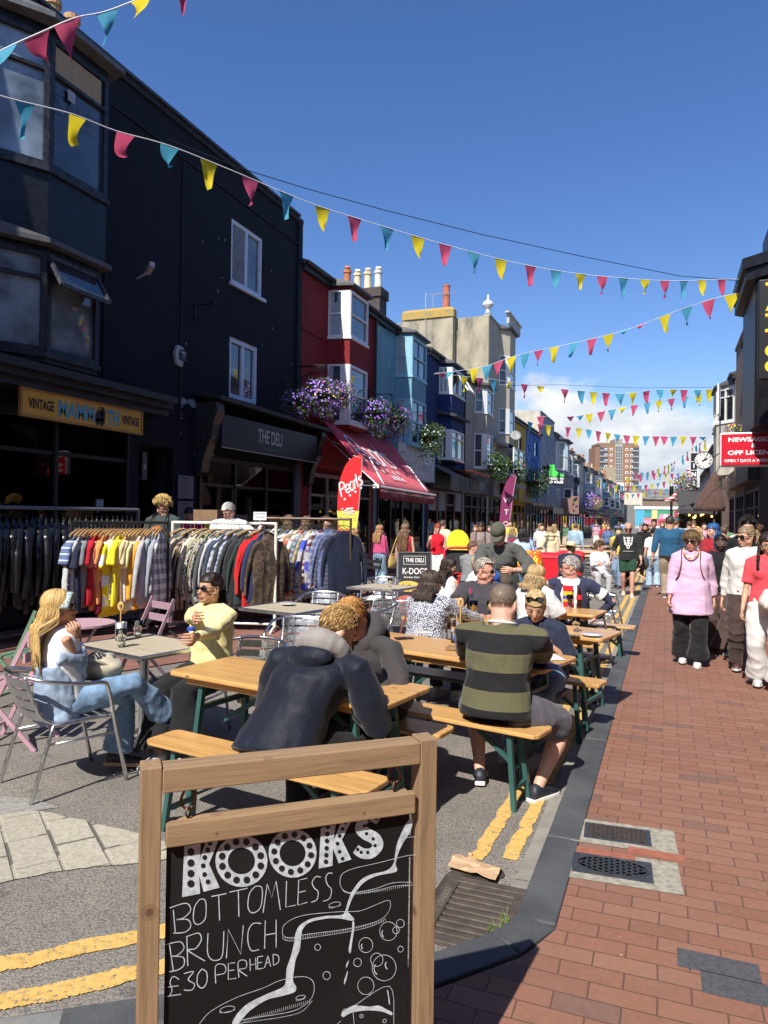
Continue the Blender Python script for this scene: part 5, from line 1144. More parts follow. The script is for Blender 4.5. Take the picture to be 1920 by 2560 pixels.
q=MB();text_on(q,'VEGETARIAN',(-.5,-.085,-.22),(1,0,0),(0,0,1),wd=.96,ht=.17,bold=.05);text_on(q,'SHOES',(-.5,-.085,-.47),(1,0,0),(0,0,1),wd=.96,ht=.2,bold=.06);q.build('lettering',plain((.85,.85,.85)),bs)
q=MB();q.beam((-.55,0,-.1),(-1.3,0,-.1),.05,.05);q.build('bracket',BLK,bs)
p=D(1437,1262,62);e=empty('square_sign',p,label='faded pink square sign with black blot figures hanging past the awnings',cat='shop sign')
q=MB();q.bb((-.35,-.1,-.8),(.35,.1,.75));q.bb((-1.1,-.05,-.7),(-.351,.05,.55));q.build('panel',mat((.22,.13,.11),.7,var=.2),e)
q=MB();random.seed(3)
for i in range(7):
 cx=random.uniform(-.2,.2);cz=random.uniform(-.6,.6);P=[(cx+random.uniform(.05,.12)*math.cos(t),cz+random.uniform(.06,.16)*math.sin(t))for t in[k*.9 for k in range(7)]];q.add([(a,-.104-.0005*i,b)for a,b in P],[tuple(range(7))])
q.build('painted_figures',BLK,e)
p=D(1759,1151,30);e=empty('clock',p,label='round white projecting clock with roman numerals on the right side',cat='clock')
m_=Matrix.Rotation(R(90),3,'X')
q=MB();q.lathe([(.01,-.08),(.36,-.08),(.375,-.05),(.375,.05),(.36,.08),(.345,.082),(.345,.07),(.01,.07)],(0,0,0),36,M=m_);q.build('case',BLK,e)
q=MB();q.lathe([(.001,.072),(.342,.072)],(0,0,0),36,M=m_,cap=False);q.build('dial',plain((.8,.8,.78)),e)
q=MB()
for i,tx_ in enumerate(('XII','I','II','III','IIII','V','VI','VII','VIII','IX','X','XI')):
 a=-i*math.pi/6;up=V((math.sin(-a),0,math.cos(a)));rt=V((math.cos(a),0,-math.sin(-a)));text_on(q,tx_,up*.265+V((0,-.0755,0)),rt,up,ht=.085,wd=.035+.02*len(tx_),bold=.03,center=True)
for r_ in(.325,.2):ribbon(q,[V((r_*math.cos(t),-.0755,r_*math.sin(t)))for t in[k*math.pi/18 for k in range(36)]],.008,V((0,-1,0)),True)
q.build('numerals',BLK,e)
q=MB();q.extrude([(-.02,-.05),(.02,-.05),(.008,.27),(-.008,.27)],(0,-.08,0),(math.cos(.55),0,-math.sin(.55)),(math.sin(.55),0,math.cos(.55)),(0,-1,0),.006);q.extrude([(-.025,-.08),(.025,-.08),(.03,.12),(0,.2),(-.03,.12)],(0,-.088,0),(math.cos(1.1),0,-math.sin(1.1)),(math.sin(1.1),0,math.cos(1.1)),(0,-1,0),.006);q.build('hands',BLK,e)
q=MB();q.tube([(.36,0,.1),(.6,0,.3),(1.1,0,.35)],.03,6);q.build('bracket',BLK,e)
p=D(1737,1178,38);e=empty('letter_column_sign',p,label='vertical sign of stacked black boxes with white letters beneath the clock',cat='shop sign')
q=MB();q.bb((-.24,-.08,-.85),(.24,.08,1.0));q.build('case',plain((.55,.56,.58)),e)
for k,chx in enumerate(' INE'):
 q=MB();z=.55-k*.46;q.bb((-.2,-.1,z),(.1,-.081,z+.4));b_=q.build('letter_box',BLK,e)
 if chx!=' ':q=MB();text_on(q,chx,(-.05,-.104,z+.2),(1,0,0),(0,0,1),ht=.24,bold=.04,center=True);q.build('lettering',WT,b_)
def stripe_leg(label,p,pts,r=.13):
 e=empty('striped_ornament',p,label=label,cat='hanging ornament')
 P=spl(pts,4)
 q=MB();q.tube(P,[r*(.7+.3*i/len(P))for i in range(len(P))],8);b=NB('red_white_stripes');z=b.sepz(b.co())[2];b.base(b.mix(b.math('GREATER_THAN',b.math('FRACT',b.math('MULTIPLY',z,5)),.5),(.75,.75,.75),(.6,.03,.04)));q.build('stocking_shape',b.m,e,smooth=True)
stripe_leg('red and white striped leg ornament standing on the flower roof under the clock',D(1724,1192,40),[(0,0,-.6),(.03,0,-.2),(0,0,.2),(-.02,0,.45)],.17)
stripe_leg('red and white striped leg ornament kicking out beside the black post',D(1685,1238,42),[(-.5,0,-.3),(-.25,0,-.28),(.05,0,-.05),(.35,0,.25)],.16)
q=MB();p=G(1678,1345);q.lathe([(.16,0),(.14,.5),(.09,.7),(.07,3.0),(.09,3.05)],(0,0,0),10);q.lathe([(.12,3.05),(.12,3.75),(.1,3.8)],(0,0,0),10)
o=q.build('lamp_column',BLK,loc=(D(1678,1300,44).x,D(1678,1300,44).y,PV));tag(o,'black cast column standing in the pavement at the far end','post')
pp2=D(1735,1240,36)
e=empty('dark_awning_kiosk',(pp2 .x+.6,pp2 .y,0),label='dark canopied bar front with glowing bulbs and BRØD lettering',cat='bar front')
q=MB();q.bb((-1.35,0,2.75),(1.4,3,3.25));q.build('fascia',plain((.07,.07,.075)),e)
q=MB();text_on(q,'BRØD',(-.3,-.006,2.88),(1,0,0),(0,0,1),wd=.9,ht=.25,bold=.0);q.build('lettering',plain((.35,.34,.32)),e)
q=MB();q.add([(-1.35,-.02,2.75),(1.4,-.02,2.75),(1.3,-.8,2.35),(-1.3,-.8,2.35),(-1.35,-.02,2.7),(1.4,-.02,2.7),(1.3,-.8,2.12),(-1.3,-.8,2.12)],[(0,1,2,3),(2,3,7,6),(0,3,7,4),(1,5,6,2)]);q.build('awning',fabric((.05,.05,.055),.1),e)
q=MB();q.bb((-1.3,.6,.1),(1.4,.7,2.7));q.build('interior',plain((.01,.009,.008)),e)
blb=bpy.data.materials.new('bulb');blb.use_nodes=True;bb_=blb.node_tree.nodes['Principled BSDF'];bb_.inputs['Base Color'].default_value=(1,.6,.2,1);bb_.inputs['Emission Color'].default_value=(1,.62,.2,1);bb_.inputs['Emission Strength'].default_value=3
random.seed(8)
for i in range(11):
 q=MB();q.ell((random.uniform(-.9,.7),.3+random.uniform(-.2,.2),random.uniform(1.9,2.35)),(.05,.05,.06),n=8,m_=5);q.build('light_bulb',blb,e)
def leafm(c=(.05,.10,.025)):return mat(c,.6,var=.4,vs_=20,bump=0)
FLC={'v':(.30,.16,.62),'y':(.75,.6,.05),'p':(.62,.12,.25),'w':(.7,.68,.75),'l':(.42,.27,.72),'m':(.40,.05,.22)}
def flower_basket(label,c,r,counts,seed,leaf=700,fs=.03,squash=.85,trail=.4,hang=None,lit=None,name='hanging_flower_basket',cat='flower basket'):
 random.seed(seed);e=empty(name,c,label=label,cat=cat)
 q=MB()
 def rp(surface=False):
  while True:
   v_=V((random.uniform(-1,1),random.uniform(-1,1),random.uniform(-1,1)))
   if v_.length<1 and(not surface or v_.length>.78):break
  k=1+.22*MN.noise(v_*2.2+V((seed,0,0)))
  v_=v_*k*r;v_.z*=squash
  if v_.z<0:v_.z-=trail*r*abs(MN.noise(V((v_.x*6,v_.y*6,seed))))*1.6;v_.x*=.85
  return v_
 for i in range(leaf):
  p=rp();a=V((random.gauss(0,1),random.gauss(0,1),random.gauss(0,1))).normalized();b=a.orthogonal().normalized();s=random.uniform(.018,.04)*r/.45
  q.add([p,p+a*s+b*s*.5,p+a*s*2,p+a*s-b*s*.5],[(0,1,2,3)])
 q.build('foliage',leafm(),e)
 for key,n in counts.items():
  q=MB()
  for i in range(n):
   p=rp(True)
   if key in 'yp':p=p*.98
   nrm=(p.normalized()+V((random.uniform(-.4,.4),random.uniform(-.4,.4),random.uniform(-.2,.5)))).normalized();a=nrm.orthogonal().normalized();b=nrm.cross(a)
   s=fs*random.uniform(.7,1.25)*(.8 if key=='y' else 1)
   pts=[p+nrm*.0]
   for k in range(10):
    t=k*math.pi/5;rr=s*(1 if k%2==0 else .62);pts.append(p+a*rr*math.cos(t)+b*rr*math.sin(t)+nrm*s*.35)
   q.add(pts,[(0,1+k,1+(k+1)%10)for k in range(10)])
  q.build('blossom',mat(FLC[key],.6,var=.25,vs_=15,bump=0),e)
 if hang:
  q=MB();top=V(hang)-V(c)
  for s_ in((-.5,0),(.5,.2),(0,-.4)):q.tube([V((s_[0]*r,s_[1]*r,.1*r)),top],.006,4)
  q.tube([top,V((-8.8-c[0],top.y,top.z+.02))],.014,6);q.tube([top*.98,V((-8.8-c[0],top.y,top.z-.35))],.01,6);q.tube([V((-8.8-c[0]+.01,top.y,top.z+.12)),V((-8.8-c[0]+.01,top.y,top.z-.42))],.012,6)
  q.build('hanging_bracket',BLK,e)
  q=MB();q.lathe([(.02,-.35*r),(.35*r,-.25*r),(.55*r,.0)],(0,0,0),14,cap=False);q.build('basket_liner',mat((.03,.025,.02),.9),e)
 return e
def onX(px,py,x):return PX(px,py,x)
flower_basket('shaded purple flower basket at the edge between the black and red buildings',onX(742,1008,-8.25),.42,{'v':130,'m':20},1,500,hang=onX(757,955,-8.25))
flower_basket('large sunlit basket of purple and yellow petunias hanging in front of the red house',onX(808,990,-7.95),.55,{'v':280,'y':60,'l':110,'p':10},2,900,hang=onX(812,912,-7.95),fs=.036)
flower_basket('upper basket with yellow blooms beside the red house lower bay window',onX(852,985,-7.9),.40,{'v':110,'y':60,'p':25,'l':40},3,600,hang=onX(815,915,-8.0),fs=.034)
flower_basket('drooping purple basket by the red house drainpipe above the awning end',onX(936,1035,-8.0),.58,{'v':260,'y':22,'l':60},4,1100,hang=onX(935,975,-8.0),fs=.036,trail=.6)
flower_basket('dusky purple and pink basket in front of the pale blue lower bay',onX(990,1048,-7.95),.55,{'v':180,'p':35,'m':40,'y':6},5,1100,hang=onX(980,985,-8.0),fs=.036,trail=.6)
flower_basket('leafy dark basket with pale pink blooms at the pale blue and navy boundary',onX(1076,1092,-7.95),.62,{'v':30,'w':90,'m':16,'y':8},6,1500,hang=onX(1065,1030,-8.0),fs=.034,trail=.7)
flower_basket('dark green basket on the cream tall block by the shop blind',onX(1240,1165,-7.9),.8,{'w':30,'m':14},7,1300,hang=onX(1240,1110,-8.0),fs=.04)
flower_basket('dark leafy basket hanging before the yellow house',onX(1290,1175,-7.9),.75,{'y':14,'p':14,'w':10},8,1100,hang=onX(1290,1120,-8.0),fs=.05)
flower_basket('trailing leafy basket at the foot of the bright blue wall',onX(1338,1205,-7.9),1.1,{'m':20,'w':14},9,1400,hang=onX(1335,1150,-8.0),fs=.05)
flower_basket('violet flower clump above the far left black awnings',onX(1470,1250,-7.6),.9,{'l':120,'v':60},10,400,fs=.08)
flower_basket('pink violet flower clump above the far left black awnings',onX(1485,1254,-7.6),.8,{'p':60,'l':80},11,400,fs=.08)
flower_basket('yellow flower clump above the far left black awnings',onX(1493,1258,-7.6),.7,{'y':110},12,300,fs=.08)
flower_basket('mixed flower planter on the roof edge of the bar front',D(1712,1212,37),.62,{'v':90,'y':50,'p':50},13,1300,fs=.05,name='flower_planter')
flower_basket('round green basket hanging under the bar front corner',D(1703,1285,36),.42,{'w':16},14,1200,fs=.03,name='hanging_flower_basket')
flower_basket('small window box of yellow and pink flowers above the red box sign',D(1838,1075,24),.42,{'y':50,'p':40,'v':20},15,600,fs=.035,squash=.5,name='window_box')
p=D(1785,1300,24);e=empty('parasol',(p.x,p.y,PV),label='folded brown fabric parasol drooping in front of the right hand shops',cat='parasol')
q=MB();
rs=[]
for i in range(9):
 f=i/8;r_=.1+.38*math.sin(f*math.pi*.5)**1.5;rs.append((V((-.15*f,0,3.25-1.25*f)),V((r_,0,0)),V((0,r_*.6,0))))
q.rings(rs,18);
for v_ in q.v:v_.x+=.05*MN.noise(v_*6);v_.y+=.08*MN.noise(v_*7)
q.build('canopy',fabric((.10,.06,.05),.2),e,smooth=True)
q=MB();q.tube([(0,0,0),(0,0,3.3)],.03,8);q.build('pole',plain((.2,.2,.2),.4,.6),e)
q=MB();q.lathe([(.3,0),(.3,.06),(.05,.08)],(0,0,0),16);q.build('base',BLK,e)
q=MB();q.bb((-.12,-.12,0),(.12,.12,3.2));o=q.build('pillar',mat((.09,.06,.055),.6),loc=(D(1790,1300,26).x+.3,D(1790,1300,26).y,PV));tag(o,'dark brown pillar beside the folded parasol','pillar')
def feather(label,foot,H,wd,c,text,cup=False,lean=0):
 e=empty('feather_flag',foot,label=label,cat='advertising flag')
 ax=cr.copy();ax.z=0;ax.normalize();nf=V((ax.y,-ax.x,0))
 def P(a,b,o=0):return ax*a+V((0,0,b))+nf*o
 right=[(wd*.95,H),(wd*.93,H*.9),(wd*.86,H*.6),(wd*.7,H*.25),(wd*.62,.3)]
 left=[(0,.3),(0,H*.55),(0,H*.70),(wd*.08,H*.82),(wd*.3,H*.93),(wd*.62,H*.99)]
 q=MB();pl=[(a+lean*(b/H),b)for a,b in spl(left+right,4)];n=len(pl);
 q.extrude(pl,(0,0,0),ax,(0,0,1),nf,.006);q.build('banner',fabric(c,.06),e)
 q=MB();q.tube([P(wd*.66,0),P(wd*.72+lean*.3,H*.3),P(wd*.9+lean*.6,H*.75),P(wd*.97+lean,H*.98),P(wd*.6+lean,H*1.0)],.012,6);q.build('pole',plain((.6,.6,.6),.4,.5),e)
 q=MB();q.lathe([(.25,0),(.25,.05),(.04,.08)],ax*(wd*.66),12);q.build('base',BLK,e)
 q=MB()
 if cup:
  x=0
  for ch,adv in(('P',.78),('e',.72),('a',.72),('r',.46),('l',.26),('s',.6)):
   for st_ in GLY[ch]:
    pts=[]
    for a,b in spl(st_,4):
     A=(x+a)*.16;Bz=b*.2;th=R(32);pts.append(P(wd*.16+A*math.cos(th)-Bz*math.sin(th)*.4,H*.70+A*math.sin(th)+Bz,.0095))
    ribbon(q,pts,.032,nf)
   x+=adv
  for i in range(4):
   cx=wd*.28+i*.12;P_=[P(cx+.026*math.cos(t),H*.685+i*.085+.026*math.sin(t),.0095)for t in[k*math.pi/5 for k in range(10)]];q.add(P_,[tuple(range(10))])
  q.build('lettering',plain((.85,.82,.82)),e)
  for(z0,z1,w0,w1,cc)in((.47,.60,.20,.25,(.62,.60,.10)),(.33,.47,.15,.22,(.75,.18,.06)),(.24,.345,.17,.24,(.8,.34,.03)),(.12,.21,.2,.3,(.75,.2,.1))):
   q=MB();q.extrude([(wd*.42-w0,H*z0),(wd*.42+w0,H*z0),(wd*.42+w1,H*z1),(wd*.42-w1,H*z1)],nf*.008,ax,(0,0,1),nf,.003+z0*.002);q.build('printed_cup',fabric(cc,.3,'blotch',sc(cc,1.3),18.,c3=sc(cc,.6)),e)
  q=MB();random.seed(3)
  for i in range(30):
   a=random.uniform(-.2,.2)*wd*1.2+wd*.42;b=H*(.59+random.uniform(-.015,.03));q.ell(P(a,b,.012),(.03,.008,.022),n=6,m_=4)
  q.build('printed_ice',plain((.75,.6,.58)),e)
 else:
  for k,chx in enumerate(text):text_on(q,chx,P(wd*.45+lean*(1-k*.12)*.7,H*(.72-k*.13),.009),ax,(0,0,1),ht=.19,bold=.02,center=True)
  q.build('lettering',plain((.7,.6,.65)),e)
 return e
f0=G(862,1450);p=D(842,1400,16.2);feather('tall red feather flag printed with drink cups beside the red awning',(p.x,p.y,0),3.12,.56,(.72,.03,.035),'',cup=True)
p=D(1240,1330,27);feather('plum coloured feather flag with white letters farther along the left shops',(p.x,p.y,0),3.4,.5,(.22,.035,.11),'WTOKYO',lean=.25)
PINE=(.58,.325,.115)
TEAL=mat((.035,.105,.10),.4,.1,var=.15,bump=.05,name='green_enamel')
def xf(c,rz,z=0):return Matrix.Translation(V((c[0],c[1],z)))@Matrix.Rotation(rz,4,'Z')
def rounded(L,W,r=.05,n=4):
 P=[]
 for cx,cy,a0 in((L/2-r,W/2-r,0),(-L/2+r,W/2-r,90),(-L/2+r,-W/2+r,180),(L/2-r,-W/2+r,270)):
  for i in range(n+1):a=R(a0+90*i/n);P.append((cx+r*math.cos(a),cy+r*math.sin(a)))
 return P
def beer_table(label,c,rz,L=1.8,W=.56,H=.77,m=None,group='pine beer tables in the road',legs=(1,1)):
 e=empty('beer_table',(c[0],c[1],0),rz,label,'table',group)
 q=MB();q.extrude(rounded(L,W),(0,0,H-.03),(1,0,0),(0,1,0),(0,0,1),.03);q.build('tabletop',m or woodm(PINE,'x',.28,planks=9),e,bevel=.008)
 q=MB();
 for s in(-1,1):q.beam((-L/2+.12,s*(W/2-.06),H-.052),(L/2-.12,s*(W/2-.06),H-.052),.035,.04)
 for x in(-L/2+.14,L/2-.14):q.beam((x,-W/2+.05,H-.052),(x,W/2-.05,H-.052),.06,.035)
 q.build('batten',woodm(sc(PINE,.8),'x',.5,knots=False),e)
 for s,on in((-1,legs[0]),(1,legs[1])):
  if not on:continue
  x=s*(L/2-.22);q=MB();h=H-.07
  for t in(-1,1):q.beam((x,t*(W/2-.09),h),(x+s*.07,t*(W/2-.06),0),.035,.035,up=V((1,0,0)))
  q.beam((x+s*.05,-W/2+.07,.2),(x+s*.05,W/2-.07,.2),.03,.03);q.beam((x+s*.02,-W/2+.08,.55),(x+s*.02,W/2-.08,.55),.03,.03)
  q.beam((x+s*.03,0,.42),(x-s*.45,0,h),.025,.03);q.build('leg',TEAL,e)
 return e
def bench(label,c,rz,L=1.8,W=.25,H=.48,m=None,group='pine beer benches in the road'):
 e=empty('beer_bench',(c[0],c[1],0),rz,label,'bench',group)
 q=MB();q.extrude(rounded(L,W,.045),(0,0,H-.028),(1,0,0),(0,1,0),(0,0,1),.028);q.build('seat',m or woodm(PINE,'x',.28,planks=8),e,bevel=.007)
 for s in(-1,1):
  x=s*(L/2-.2);q=MB();h=H-.03
  for t in(-1,1):q.beam((x,t*(W/2-.05),h),(x+s*.05,t*(W/2-.02),0),.03,.03,up=V((1,0,0)))
  q.beam((x+s*.03,-W/2+.05,.12),(x+s*.03,W/2-.05,.12),.025,.025);q.beam((x+s*.02,0,.22),(x-s*.3,0,h),.022,.025);q.build('leg',TEAL,e)
 return e
def along(p,q,over=0):
 p=V((p[0],p[1],0));q=V((q[0],q[1],0));return math.atan2((q-p).y,(q-p).x)
a1=R(-11)
def place_end(right,ang,L):
 return(right[0]-math.cos(ang)*L/2,right[1]-math.sin(ang)*L/2)
DARKW=woodm((.07,.045,.035),'x',.4,knots=False,planks=8)
beer_table('pine beer table under the elbows of the navy hooded man',place_end((-1.30,3.70),a1*.9,1.56),a1*.9,1.56,.58)
bench('pine bench the navy hooded man sits on, just behind the chalkboard',place_end((-1.25,3.16),R(-9),1.46),R(-9),1.46,.25)
bench('short pine bench on the far side of the hooded man\'s table',place_end((-1.2,4.12),R(-9),1.56),R(-9),1.56,.25)
a2=R(-18)
beer_table('pine beer table with the wooden number seven spoon in a bottle',place_end((-.66,4.98),R(-15),1.8),R(-15),1.8,.62)
bench('pine bench carrying the striped jumper man',place_end((-.66,4.36),R(-13),1.25),R(-13),1.25,.26)
bench('dark stained bench between the number seven table and the next table',place_end((-.68,5.42),R(-12),1.9),R(-12),1.9,.26,m=DARKW)
beer_table('empty ended pine table right of the woman with sunglasses on her head',place_end((-.42,6.40),R(-14),2.0),R(-14),2.0,.56)
bench('pale pine bench jutting right beyond the striped jumper man\'s arm',place_end((-.45,5.84),R(-13),1.9),R(-13),1.9,.25)
bench('dark stained bench behind the empty ended pine table',place_end((-.50,6.98),R(-10),1.6),R(-10),1.6,.25,m=DARKW)
bench('short pale bench just behind the dark stained one, by the white t-shirt woman',place_end((-.64,7.62),R(-8),1.5),R(-8),1.5,.25)
beer_table('small pine table with the cola bottle and glass on it',place_end((-.63,7.88),R(-10),1.5),R(-10),1.5,.52)
bench('pale bench reaching almost to the kerb behind the cola bottle table',place_end((-.34,9.1),R(-4),1.7),R(-4),1.7,.25)
for i,(px,py,z,L,kind,lb)in enumerate(((1548,1404,.48,2.0,'b','nearest of the long pale benches left of the bald man'),(1550,1378,.77,2.3,'t','long pale trestle table left of the bald man\'s hand'),(1535,1426,.48,2.2,'bd','grey weathered bench in front of the long pale benches'),(1520,1365,.77,2.4,'t','middle trestle table where the blue handbag woman leans'),(1500,1392,.48,2.1,'b','short pale bench half hidden under the middle trestle table'),(1385,1372,.77,1.9,'t','pale trestle end beside the orange crisp bag'))):
 p=G(px,py,z);a=R(-3)
 c=place_end((p.x,p.y),a,L)
 pale=woodm((.62,.42,.24),'x',.5,knots=False)
 if kind=='t':beer_table(lb,c,a,L,.6,m=pale,group='pale trestle tables in the middle distance')
 else:bench(lb,c,a,L,.26,m=DARKW if kind=='bd' else pale,group='pale benches in the middle distance')
def alu_table(label,c,rz,S=.72,S2=None,H=.74,group='slatted aluminium edged cafe tables'):
 S2=S2 or S
 e=empty('cafe_table',(c[0],c[1],0),rz,label,'table',group)
 q=MB();n=7;w=(S2-.03)/n
 for i in range(n):
  y=-S2/2+.015+w*(i+.5);q.box((0,y,H-.012),(S-.03,w-.004,.016))
 q.build('slats',woodm((.42,.36,.26),'x',.7,knots=False),e)
 q=MB()
 for a,b in(((-S/2,-S2/2),(S/2,-S2/2)),((S/2,-S2/2),(S/2,S2/2)),((S/2,S2/2),(-S/2,S2/2)),((-S/2,S2/2),(-S/2,-S2/2))):q.tube([(*a,H-.018),(*b,H-.018)],.018,8)
 q.box((0,0,H-.035),(S-.06,S2-.06,.012));q.build('rim',alu(),e)
 q=MB();q.tube([(0,0,.05),(0,0,H-.04)],.034,12);q.build('column',alu(),e,smooth=False)
 q=MB()
 for k in range(4):
  a=R(45+90*k);q.beam((0,0,.08),(.3*math.cos(a),.3*math.sin(a),.025),.05,.03)
 q.build('foot',alu(),e);return e
def cafe_chair():
 e=empty('cafe_chair')
 W,Dp=.25,.24
 q=MB();t=.0125
 for s in(-1,1):
  q=MB();q.tube(spl([(s*.255,-.30,0),(s*.25,-.23,.25),(s*.24,-.17,.44)],4)+spl([(s*.24,-.17,.44),(s*.235,.1,.445),(s*.235,.17,.44)],3)[1:],t,8)
  q.build('leg',alu(),e,smooth=True)
 q=MB();
 arm=[(.255,.30,0),(.262,.22,.35),(.27,.16,.62),(.272,.12,.668),(.272,.02,.675),(.275,-.12,.70),(.25,-.25,.73),(.14,-.32,.75),(0,-.34,.755),(-.14,-.32,.75),(-.25,-.25,.73),(-.275,-.12,.70),(-.272,.02,.675),(-.272,.12,.668),(-.27,.16,.62),(-.262,.22,.35),(-.255,.30,0)]
 q.tube(spl(arm,4),t*1.05,8);q.build('arm_loop',alu(),e,smooth=True)
 q=MB();
 for s in(-1,1):
  q=MB();q.tube(spl([(s*.17,-.315,.75),(s*.17,-.27,.60),(s*.18,-.21,.48),(s*.2,-.13,.44)],4),t*.9,8);q.build('back_post',alu(),e,smooth=True)
 q=MB()
 for z in(.49,.56,.63,.70):
  y0=-.19-(z-.44)*.42;pts=[(x,y0-.035*(1-(x/.19)**2),z)for x in(-.19,-.12,-.05,.05,.12,.19)]
  vs=[];
  for p in pts:vs+=[V(p)+V((0,0,-.027)),V(p)+V((0,-.012,.027))]
  q.add(vs,[(2*i,2*i+2,2*i+3,2*i+1)for i in range(5)])
 b_=q.build('back_slats',alu(),e,smooth=False);md=b_.modifiers.new('s','SOLIDIFY');md.thickness=.005
 q=MB()
 for i in range(6):y=-.15+i*.066;q.box((0,y,.445+.006*math.cos(i)),(.45,.052,.006))
 q.build('seat',alu(),e,bevel=.002)
 q=MB();q.tube([(-.235,.17,.44),(.235,.17,.44)],t*.9,8);q.tube([(-.25,.245,.33),(-.24,-.2,.33)],t*.7,6);q.tube([(.25,.245,.33),(.24,-.2,.33)],t*.7,6);q.build('stretcher',alu(),e,smooth=True)
 return e
CH0=cafe_chair()
_used=[False]
def chair(label,x,y,head,group='shiny aluminium cafe armchairs'):
 if not _used[0]:e=CH0;_used[0]=True
 else:e=copy_tree(CH0)
 e.location=(x,y,0);e.rotation_euler=(0,0,R(head));tag(e,label,'chair',group);return e
alu_table('square slatted aluminium table with two straw glasses and the number nine spoon',(-3.74,4.50),R(-14),.80,.66)
alu_table('empty slatted aluminium table behind the yellow jumper woman\'s shoulder',(-3.86,7.02),R(-12),.78,.78)
alu_table('empty slatted aluminium table left of the patterned blouse woman',(-3.82,9.72),R(-10),.76,.76)
chair('aluminium armchair holding the blonde woman with the crochet headband',-3.62,3.60,-22)
chair('aluminium armchair holding the woman in the pale yellow jumper',-3.02,4.74,185)
chair('empty aluminium armchair just right of the yellow jumper woman',-3.22,5.98,200)
chair('empty aluminium armchair behind the ginger haired man\'s head',-3.25,7.75,160)
chair('empty aluminium armchair left of the patterned blouse woman\'s bag',-2.95,8.35,20)
chair('empty aluminium armchair tucked beyond the middle empty table',-4.1,8.2,190)
chair('empty aluminium armchair farthest left among the middle tables',-4.3,10.8,185)
p=G(1510,1640);chair('empty aluminium armchair with low curved back right of the cola bottle',-.95,8.85,-60)
chair('empty aluminium armchair nearest the kerb in front of the bald man',-.85,10.6,-95)
chair('empty aluminium armchair facing left beside the kerb chair',-1.45,10.3,-80)
chair('empty aluminium armchair behind the navy jacket man',-1.75,11.3,-70)
alu_table('slatted grey table beyond the grey haired man\'s shoulder',(-1.55,11.6),R(-6),.7)
def folding_chair(label,x,y,head,c,group=None,slat=None):
 m=mat(c,.5,var=.1);e=empty('folding_chair',(x,y,0),R(head),label,'chair',group)
 q=MB()
 for s in(-1,1):
  q.beam((s*.2,.22,0),(s*.2,-.2,.88),.018,.03);q.beam((s*.18,-.24,0),(s*.18,.18,.46),.018,.03)
 q.beam((-.2,.2,.1),(.2,.2,.1),.02,.02);q.build('frame',m,e)
 q=MB()
 for i in range(4):q.box((0,-.13+i*.1,.465),(.4,.075,.015))
 q.build('seat',slat or m,e)
 q=MB()
 for z in(.68,.80):q.box((0,-.13-(z-.55)*.25,z),(.42,.018,.07))
 q.build('backrest',slat or m,e);return e
folding_chair('pink slatted folding chair standing behind the glasses table',-4.9,5.9,160,(.34,.22,.27))
folding_chair('pink folding chair half hidden behind the blonde woman',-4.55,4.05,110,(.45,.27,.33),)
folding_chair('sage green folding chair at the left edge of the picture',-5.35,4.9,100,(.12,.22,.14))
folding_chair('black folding chair left of the sandwich board with corn dogs',*G(920,1500)[:2],170,(.02,.02,.02))
folding_chair('second black folding chair beneath the knitwear rack',*G(840,1520)[:2],120,(.02,.02,.02))
folding_chair('black folding chair close by the foot of the corn dog sandwich board',*G(985,1490)[:2],200,(.02,.02,.02))
def round_table(label,x,y,c,r=.3,H=.72,name='bistro_table'):
 e=empty(name,(x,y,0),0,label,'table');m=mat(c,.45,var=.1)
 q=MB();q.lathe([(.01,H-.015),(r,H-.015),(r,H+.005),(.01,H+.005)],(0,0,0),28);q.build('tabletop',m,e)
 q=MB()
 for k in range(3):a=R(120*k+20);q.beam((r*.5*math.cos(a),r*.5*math.sin(a),H-.02),(-r*.9*math.cos(a),-r*.9*math.sin(a),0),.018,.018)
 q.build('legs',m,e)
round_table('round pink folding table behind the blonde woman\'s face',-5.05,5.2,(.50,.32,.37))
def stool(label,x,y,group='metal stools with pale wooden seats',H=.46):
 e=empty('stool',(x,y,0),R(random.uniform(0,90)),label,'stool',group)
 q=MB();q.extrude(rounded(.32,.32,.06),(0,0,H-.02),(1,0,0),(0,1,0),(0,0,1),.025);q.build('seat',woodm((.55,.38,.22),'x',.5,knots=False),e,bevel=.005)
 for a,b in((-1,-1),(1,-1),(1,1),(-1,1)):
  q=MB();q.beam((a*.13,b*.13,H-.02),(a*.19,b*.19,0),.04,.025);q.build('leg',mat((.13,.13,.135),.4,.6),e)
 return e
for px,py,lb in((790,1545,'metal stool directly below the pale knit jumpers'),(1010,1515,'metal stool left of the corn dog board foot'),(1038,1530,'metal stool right in front of the corn dog board'),(925,1540,'low metal stool beside the black folding chair'),(1060,1560,'metal stool next to the patterned blouse woman\'s bag')):
 p=G(px,py);stool(lb,p.x,p.y)
round_table('small black round table between the polo shirt man and the waiter',*G(1195,1515)[:2],(.02,.02,.022),r=.4)
def red_chair(label,p,head):
 e=empty('plastic_chair',(p.x,p.y,0),R(head),label,'chair','red plastic chairs')
 m=mat((.62,.02,.03),.4,var=.06);q=MB();q.box((0,0,.45),(.44,.44,.03));q.build('seat',m,e,bevel=.01)
 q=MB();q.box((0,-.22,.68),(.44,.03,.42));q.build('backrest',m,e,bevel=.02)
 for a in(-1,1):
  for b in(-1,1):q=MB();q.beam((a*.18,b*.18,.44),(a*.21,b*.22,0),.03,.03);q.build('leg',m,e)
red_chair('red plastic chair right behind the polo shirt man\'s head',G(1172,1490),180)
red_chair('red plastic chair standing behind the waiter\'s left side',G(1150,1480),200)
